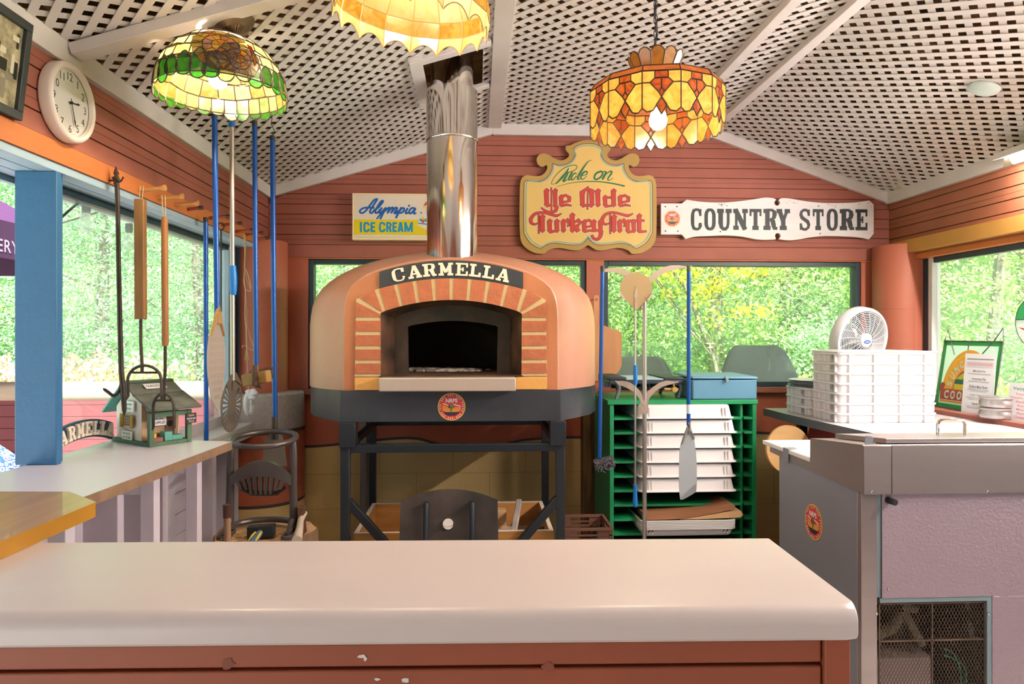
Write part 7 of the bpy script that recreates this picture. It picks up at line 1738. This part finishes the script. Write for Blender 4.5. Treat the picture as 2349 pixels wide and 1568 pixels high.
b.flat([(Rr*math.cos(PI*i/20), .012+ (Rr*.98)*math.sin(PI*i/20)*.9) for i in range(21)], Fr, .0034, 1); b.flat([(-.10,-.022),(-.05,-.03),(.05,-.03),(.10,-.022),(.05,-.042),(-.05,-.042)][::-1], Fr, .0036, 2); b.build('glass', [ag('white','#eef0ee',.6), ag('disc_green','#2fae62'), ag('disc_red','#c8323a')], rs, smooth=0)
b = MB(); b.tube([Fr(Rr*math.cos(2*PI*i/40), Rr*math.sin(2*PI*i/40), .001) for i in range(40)], .003, 6, closed=True)
for q in (-.05,.0,.05): b.tube([Fr(q-.01,.012,.0036), Fr(q*1.2,.10,.0036)], .0012, 5)
b.tube([Fr(-Rr,.012,.0036), Fr(Rr,.012,.0036)], .002, 5); b.tube([Fr(0,Rr,.001), Fr(0,1.83-cR.z,.001)], .0012, 5); b.build('lead_rim', mat('black_lead', '#22282a', .4), rs)
# ------------------------------------------------------------------ lamps
m_lead = mat('dark_lead_came', '#4a3a2e', .45, metal=.5); m_bronze = mat('antique_bronze', '#6f5a44', .4, metal=.6, var=(12,.2)); m_brass2 = mat('dull_gold_came', '#a98a58', .4, metal=.6)
m_bulb = mat('lit_bulb', '#fff1cf', .3, emit=('#ffe2a8', 9.0))
def lamp_light(parent, p, energy, col=(1.0,.84,.60), r=.035):
    l = bpy.data.lights.new('bulb_light', 'POINT'); l.energy = energy; l.color = col; l.shadow_soft_size = r
    o = bpy.data.objects.new('bulb_light', l); COL.objects.link(o); o.location = p; o.parent = parent; o.matrix_parent_inverse = Matrix.Translation(-rootpos(parent)); return o
def bulb(parent, p, s=1.0):
    b = MB(); b.lathe([(.001,-.052*s),(.016*s,-.049*s),(.027*s,-.036*s),(.030*s,-.02*s),(.025*s,.0),(.016*s,.018*s),(.013*s,.03*s),(.001,.03*s)], p, 20); o = b.build('bulb', m_bulb, parent)
    b = MB(); b.cyl(V(p)+V((0,0,.03*s)), V(p)+V((0,0,.075*s)), .016*s, 14); b.build('socket', m_bronze, parent); return o
def chain(parent, p, q, n, twist=True):
    b = MB(); p, q = V(p), V(q); d = (q-p)/n
    for i in range(n):
        c = p+d*(i+.5); ux_ = V((1,0,0)) if i % 2 else V((0,1,0)); L = d.length*.68
        b.tube([c+ux_*(.006*math.cos(a))+d.normalized()*(L*math.sin(a)) for a in [2*PI*k/10 for k in range(10)]], .0016, 5, closed=True)
    b.tube([p+d*i+V((.005*math.sin(i*1.3), .005*math.cos(i*1.3), 0)) for i in range(n+1)], .0028, 6)
    return b.build('chain', m_cable, parent)

# ---- floral turkey lamp (left)
LC = V((-.760, 2.075, 2.115)); RL, HL = .184, .176
tl = thing('floral_lamp', 'domed stained glass lamp with a turkey and green leaf border', 'ceiling lamp', (LC.x, LC.y, LC.z))
NB = 40; rows_ = [0.02,.17,.34,.52,.70,.86,1.0]
r = random.Random(17)
def dome(t, a, k=1.0):
    """t 0 top .. 1 rim"""
    q = t*PI/2*.97; rr = RL*math.sin(q)**.92*k if q > 0 else 0; z = HL*math.cos(q)**.95
    return LC+V((rr*math.cos(a), rr*math.sin(a), z-.004))
gm = [art_glass('lamp_white','#f0dccc',var=(30,'#f4e8da'),dens=.26), art_glass('lamp_cream','#f0d688',var=(28,'#f4e6b0'),dens=.28), art_glass('lamp_amber','#e8b648',var=(28,'#f0d488')), art_glass('lamp_green','#2e8f1e',var=(30,'#56b02c')), art_glass('lamp_lime','#a9c86a',var=(30,'#dfe6a6')), art_glass('lamp_olive','#b29a3e',var=(30,'#d2b85a')), art_glass('lamp_mauve','#a8786c',var=(30,'#c09a8a')), art_glass('lamp_orange','#ea9a1c'), art_glass('lamp_red','#c63a2e'), art_glass('lamp_brown','#3c2c22',thru=.4,var=(20,'#7a5220')), m_lead]
b = MB(); TK = -PI/2+.42                         # the turkey's azimuth, facing the bar
edges = []
thin = [1.0]
def cell(P, mi):
    b.add(P, [tuple(range(len(P)))], mi)
    for i in range(len(P)): edges.append((P[i], P[(i+1)%len(P)], thin[0]))
def angd(a, c): d_ = (a-c+PI)%(2*PI)-PI; return d_
cnt = [0,10,14,18,22,26]
# plain rows, skipping the two turkey discs (facing the bar and the far side)
TKS = [(TK,.78,.42),(TK+PI*.93,.78,.36)]
def in_t(t, a):
    for c, tc_, rr in TKS:
        dx = angd(a,c)*math.sin(min(1,t)*PI/2)*RL/RL; dy = (t-tc_)*PI/2*.95
        if dx*dx+dy*dy < (rr*1.25)**2: return True
    return False
jit = {}
def jp(i, k, n):
    key = (i, k % n, n)
    if key not in jit: jit[key] = (r.uniform(-.03,.03), r.uniform(-.45,.45)/n*2)
    dt, da = jit[key]; t = rows_[i]+(dt if 0 < i < 6 else 0); return dome(t, 2*PI*(k%n)/n+da)
for i in range(5):
    n = [10,14,18,20,22][i]
    for k in range(n):
        a = 2*PI*(k+.5)/n; t = (rows_[i]+rows_[i+1])/2
        P = [jp(i,k,n), jp(i,k+1,n), jp(i+1,k+1,n), jp(i+1,k,n)]
        mi = [0,0,r.choice((0,1,1)),r.choice((1,2,2)),r.choice((1,2,1))][i]
        cell(P, mi)
# leaf border
NL = 30
for k in range(NL):
    a0, a1 = 2*PI*k/NL, 2*PI*(k+1)/NL; am = (a0+a1)/2+r.uniform(-.02,.02); sk = r.uniform(-.06,.06); top_ = r.uniform(.76,.84); bot_ = r.uniform(1.06,1.13); w = (a1-a0)*.78
    P = []
    for j in range(14):
        th = 2*PI*j/14; tt = (top_+bot_)/2-(bot_-top_)/2*math.cos(th); wd = w*math.sin(th)*(.75+.25*math.cos(th+PI)); P.append((tt, am+wd+sk*(tt-1)*2))
    def dm(t, a): return dome(min(t,1.0), a, 1.006)+V((0,0,-(max(0,t-1.0))*.24))
    PP = [dm(*q) for q in P]; cell(PP, r.choice((3,3,3,3,4)))
    cell([dm(.84,a0), dm(.84,a1), dm(1.03,a1), dm(1.03,a0)], r.choice((1,2,4)))
# turkeys: tail fan rings, breast feathers, dark wing
thin[0] = .5
for c, tc_, sc_ in TKS:
    def tp(x, y, k=1.012): t = tc_-y*sc_/(PI/2*.95); return dome(max(.03,min(t,1.0)), c+x*sc_/max(.35,math.sin(max(.1,min(1,t))*PI/2)), k)
    def fan(cx_, cy2, r0, r1, n, cols, a0=0, a1=360):
        for i in range(n):
            aa, ab = math.radians(a0+(a1-a0)*i/n), math.radians(a0+(a1-a0)*(i+1)/n); ac = (aa+ab)/2
            cell([tp(cx_+r0*math.cos(aa),cy2+r0*math.sin(aa)), tp(cx_+r1*math.cos(aa),cy2+r1*math.sin(aa)), tp(cx_+r1*1.06*math.cos(ac),cy2+r1*1.06*math.sin(ac)), tp(cx_+r1*math.cos(ab),cy2+r1*math.sin(ab)), tp(cx_+r0*math.cos(ab),cy2+r0*math.sin(ab))], cols[i % len(cols)])
    fan(-.18,.22,.62,.98,13,[5,5,2,7,5],30,330); fan(-.18,.22,.32,.62,12,[6,6,6,5]); fan(-.18,.22,.02,.32,6,[5,7,5])
    fan(.42,-.22,.42,.72,12,[6,6,5,7]); fan(.42,-.22,.20,.42,9,[6,7,6]); fan(.42,-.22,.02,.20,5,[7,7,2])
    for q, mi in (([(.72,.62),(.90,.55),(.98,.25),(.88,.10),(.80,.35)],8), ([(.86,.10),(.98,.22),(1.05,-.2),(.98,-.35)],7)): cell([tp(x,y,1.016) for x,y in q], mi)
    cell([tp(x,y,1.017) for x,y in ((-.62,-.14),(-.30,-.05),(.02,-.22),(.16,-.50),(-.10,-.78),(-.40,-.86),(-.66,-.62))], 9)
sh_ = b
seen_ = set(); lead = MB()
for p, q, kw in edges:
    key = tuple(sorted((tuple(round(x,4) for x in p), tuple(round(x,4) for x in q))))
    if key in seen_ or (V(p)-V(q)).length < .002: continue
    seen_.add(key); lead.tube([p, q], .0018*kw, 4, caps=False)
n0 = len(b.v); b.v += lead.v; b.f += [tuple(i+n0 for i in f) for f in lead.f]; b.m += [10]*len(lead.f)
b.build('glass_shade', gm, tl, smooth=0)
b = MB(); b.lathe([(.001,HL+.006),(.035,HL+.004),(.040,HL-.002),(.030,HL+.002)], LC, 28); b.tube([LC+V((0,0,HL)), LC+V((.004,.004,HL+.032))], .007, 8); b.build('top_cap', m_bronze, tl)
cn = V((-.745, 2.105, 0)); cn.z = ceil_z(cn.x)-.012
NM = Matrix((V((LS.normalized().x,0,LS.normalized().z)), V((0,1,0)), nL)).transposed()
b = MB()
for pr in ([(.001,-.052),(.012,-.05),(.02,-.040),(.045,-.032),(.052,-.020),(.064,-.014),(.070,-.006),(.066,.004),(.058,.014)],): b.lathe(pr, cn, 44, 0, NM)
for k in range(26): a = 2*PI*k/26; b.tube([cn+NM@V((q*math.cos(a), q*math.sin(a), z)) for q, z in ((.018,-.043),(.032,-.038),(.046,-.031))], .0022, 5)
b.build('ceiling_rose', m_bronze, tl)
b = MB(); q = LC+V((.0,0,HL+.03)); b.tube([cn+V((0,0,-.05)), cn+V((-.008,0,-.062)), q+V((.006,.0,.0)), q], .003, 6); b.tube([cn+V((-.02,-.01,-.02)), cn+V((-.034,-.01,.03)), cn+V((-.03,-.01,.06))], .0018, 6); b.tube([cn+V((-.02,0,-.04)), cn+V((.0,-.014,-.055)), cn+V((.014,-.006,-.06)), cn+V((.02,.0,-.045))], .0028, 6); b.build('cord', m_cable, tl)
b = MB(); b.lathe([(.004,.012),(.008,-.008),(.002,-.01)], cn+V((-.006,-.01,-.056)), 10); b.build('wire_nut', mat('yellow_wire_nut', '#d9c22a', .4), tl, label='yellow wire nut')
bp = LC+V((-.004,-.02,.055)); bulb(tl, bp, .9); lamp_light(tl, bp, 17)

# ---- crowned amber lamp (right)
RC_ = V((.590, 2.235, 2.064)); RR_, NP = .222, 12
tr_ = thing('crowned_lamp', 'twelve sided amber stained glass lamp with diamonds and a petal crown', 'ceiling lamp', (RC_.x, RC_.y, RC_.z))
ga = [art_glass('amber_yellow','#e39a34',var=(26,'#efbb5c'),dens=.30), art_glass('amber_brown','#8a300a',thru=.6,var=(26,'#b0581a'),dens=.34), art_glass('crown_gold','#d8922e',var=(24,'#e6a948')), art_glass('crown_brown','#8a4a1e',thru=.55,var=(24,'#a85a28')), m_lead]
b = MB(); ed = []
def cellR(P, mi):
    b.add(P, [tuple(range(len(P)))], mi)
    for i in range(len(P)): ed.append((P[i], P[(i+1)%len(P)]))
HD = .128; off = -PI/2+.085-PI/NP*0
def vx(k, rr, z): a = off+2*PI*k/NP; return RC_+V((rr*math.cos(a), rr*math.sin(a), z))
for k in range(NP):
    A_, B_ = vx(k,RR_,0), vx(k+1,RR_,0)
    def pp(u_, v_): return A_.lerp(B_, u_)+V((0,0,v_*HD))
    Q = lambda *pts: [pp(*p) for p in pts]
    cellR(Q((0,.72),(.20,.72),(.33,.83),(.33,1),(0,1)),0); cellR(Q((1,.72),(1,1),(.67,1),(.67,.83),(.80,.72)),0); cellR(Q((.33,.83),(.67,.83),(.67,1),(.33,1)),1)
    cellR(Q((.20,.72),(.42,.50),(.5,.60),(.5,.83),(.33,.83)),1); cellR(Q((.80,.72),(.67,.83),(.5,.83),(.5,.60),(.58,.50)),1); cellR(Q((.42,.50),(.5,.38),(.58,.50),(.5,.60)),1)
    cellR(Q((0,.72),(0,.12),(.12,.03),(.28,.06),(.38,.20),(.5,.38),(.42,.50),(.20,.72)),0); cellR(Q((1,.72),(.80,.72),(.58,.50),(.5,.38),(.62,.20),(.72,.06),(.88,.03),(1,.12)),0)
    cellR(Q((.5,.38),(.36,.19),(.5,-.03),(.64,.19)),1)
    cellR([vx(k,RR_,HD),vx(k+1,RR_,HD),vx(k+1,RR_-.014,HD+.022),vx(k,RR_-.014,HD+.022)],3); cellR([vx(k,RR_-.014,HD+.022),vx(k+1,RR_-.014,HD+.022),vx(k+1,.078,HD+.052),vx(k,.078,HD+.052)],2)
    cellR([vx(k,.078,HD+.052),vx(k+1,.078,HD+.052),vx(k+1,.068,HD+.075),vx(k,.068,HD+.075)],3)
    a = off+2*PI*(k+.5)/NP; rad = V((math.cos(a), math.sin(a), 0)); P0, P1 = vx(k,.068,HD+.075), vx(k+1,.068,HD+.075); wv_ = (P1-P0)
    up_ = rad*.024+V((0,0,.050)); cellR([P0, P1, P1+up_*.78+wv_*.12, P1+up_*1.0-wv_*.18, (P0+P1)/2+up_*1.06, P0+up_*1.0+wv_*.18, P0+up_*.78-wv_*.12],2)
seen_ = set(); lead = MB()
for p, q in ed:
    key = tuple(sorted((tuple(round(x,4) for x in p), tuple(round(x,4) for x in q))))
    if key in seen_: continue
    seen_.add(key); lead.tube([p, q], .0022, 4, caps=False)
n0 = len(b.v); b.v += lead.v; b.f += [tuple(i+n0 for i in f) for f in lead.f]; b.m += [4]*len(lead.f)
b.build('glass_shade', ga, tr_, smooth=0)
b = MB(); b.lathe([(.001,HD+.062),(.06,HD+.060),(.064,HD+.066)], RC_, 24); b.build('top_cap', m_bronze, tr_)
chain(tr_, RC_+V((0,0,HD+.064)), V((RC_.x,RC_.y,TOPZ-.012)), 14)
bp = RC_+V((0,-.03,.055)); bulb(tr_, bp, 1.0); lamp_light(tr_, bp, 24)

# ---- scalloped pale lamp (middle, nearest)
MC = V((-.190, 1.955, 2.275)); RM, NM_ = .222, 16
tm_ = thing('scalloped_lamp', 'large pale yellow stained glass lamp with a scalloped rim and amber band', 'ceiling lamp', (MC.x, MC.y, MC.z))
gmid = [art_glass('pale_yellow_glass','#f2d080',var=(20,'#f6e0a6'),dens=.30), art_glass('golden_band_glass','#a87420',thru=.65,var=(26,'#c4983c'),dens=.30), art_glass('deep_yellow_glass','#ecb442',var=(20,'#f2c868'),dens=.30), m_brass2]
b = MB(); em = []
def cellM(P, mi):
    b.add(P, [tuple(range(len(P)))], mi)
    for i in range(len(P)): em.append((P[i], P[(i+1)%len(P)]))
def vm(k, rr, z): a = 2*PI*k/NM_+.11; return MC+V((rr*math.cos(a), rr*math.sin(a), z))
prM = [(RM-.004,.0),(RM,.045),(RM-.006,.090),(RM-.045,.15),(RM-.12,.20),(.035,.225)]
for k in range(NM_):
    lo = [vm(k+j/8, (prM[0][0])*(1-.012*math.sin(PI*j/8)), -.010+.030*math.sin(PI*j/8)**.8) for j in range(9)]
    cellM(lo+[vm(k+1,*prM[1]), vm(k,*prM[1])], 0)
    for i in range(1,5): cellM([vm(k,*prM[i]), vm(k+1,*prM[i]), vm(k+1,*prM[i+1]), vm(k,*prM[i+1])], [0,1,0,2,2][i])
seen_ = set(); lead = MB()
for p, q in em:
    key = tuple(sorted((tuple(round(x,4) for x in p), tuple(round(x,4) for x in q))))
    if key in seen_: continue
    seen_.add(key); lead.tube([p, q], .0017, 4, caps=False)
n0 = len(b.v); b.v += lead.v; b.f += [tuple(i+n0 for i in f) for f in lead.f]; b.m += [3]*len(lead.f)
b.build('glass_shade', gmid, tm_, smooth=0)
b = MB(); b.lathe([(.001,.245),(.03,.24),(.045,.228),(.04,.222)], MC, 24); b.tube([MC+V((0,0,.24)), MC+V((0,0,.27))], .006, 8); b.build('top_cap', m_bronze, tm_)
bp = MC+V((0,0,.15)); bulb(tm_, bp, 1.0); lamp_light(tm_, bp, 26)
tm_.rotation_euler = (math.radians(5.0), math.radians(6.5), 0)

# ---- fluorescent fixture on the right eave
fx = thing('fluorescent_light', 'white fluorescent strip light at the top of the right wall', 'strip light', (2.37, 2.3, 2.16))
FY1 = 2.935
b = MB(); b.prism([(2.30,2.205),(2.425,2.205),(2.425,2.165),(2.40,2.165),(2.375,2.182),(2.33,2.182),(2.30,2.175)], frame((0,0,0),(1,0,0),(0,0,1),(0,1,0)), .45, FY1); b.build('tray', m_white, fx, bev=.002)
m_tube = mat('lit_tube', '#ffffff', .3, emit=('#fff6ee', 270.0))
for ya, yb_ in ((FY1-.06, 1.72), (1.66, .50)):  # the nearer tube is added out of view to brighten the room
    b = MB(); b.tube([(2.345,ya,2.158),(2.345,yb_,2.158)], .0130, 14); b.build('tube', m_tube, fx)
b = MB(); b.tube([(2.345,FY1-.012,2.158),(2.345,FY1-.062,2.158)], .0132, 14); b.box(2.338,FY1-.016,2.15,2.352,FY1-.004,2.19); b.build('tube_end', mat('frosted_tube_end', '#d8d2bf', .3), fx)
# ---- round cover plate in the right ceiling panel
Xd, Yd = 2.015, 2.62; Zd = TOPZ+(Xd-FLX1)*(EAVE-TOPZ)/(XR-FLX1)-.010
nR = V((TOPZ-EAVE, 0, XR-FLX1)).normalized(); DM = Matrix((V((RS.normalized().x,0,RS.normalized().z)), V((0,1,0)), nR)).transposed()
b = MB(); b.lathe([(.001,-.008),(.050,-.008),(.056,-.005),(.058,.0),(.052,.004)], (0,0,0), 24, 0, DM)
o = b.build('cover_plate', mat('pale_aqua_plate', '#c3d6d2', .5, var=(20,.15)), None, label='pale round cover plate set in the right lattice panel', cat='cover plate'); o.location = (Xd,Yd,Zd)
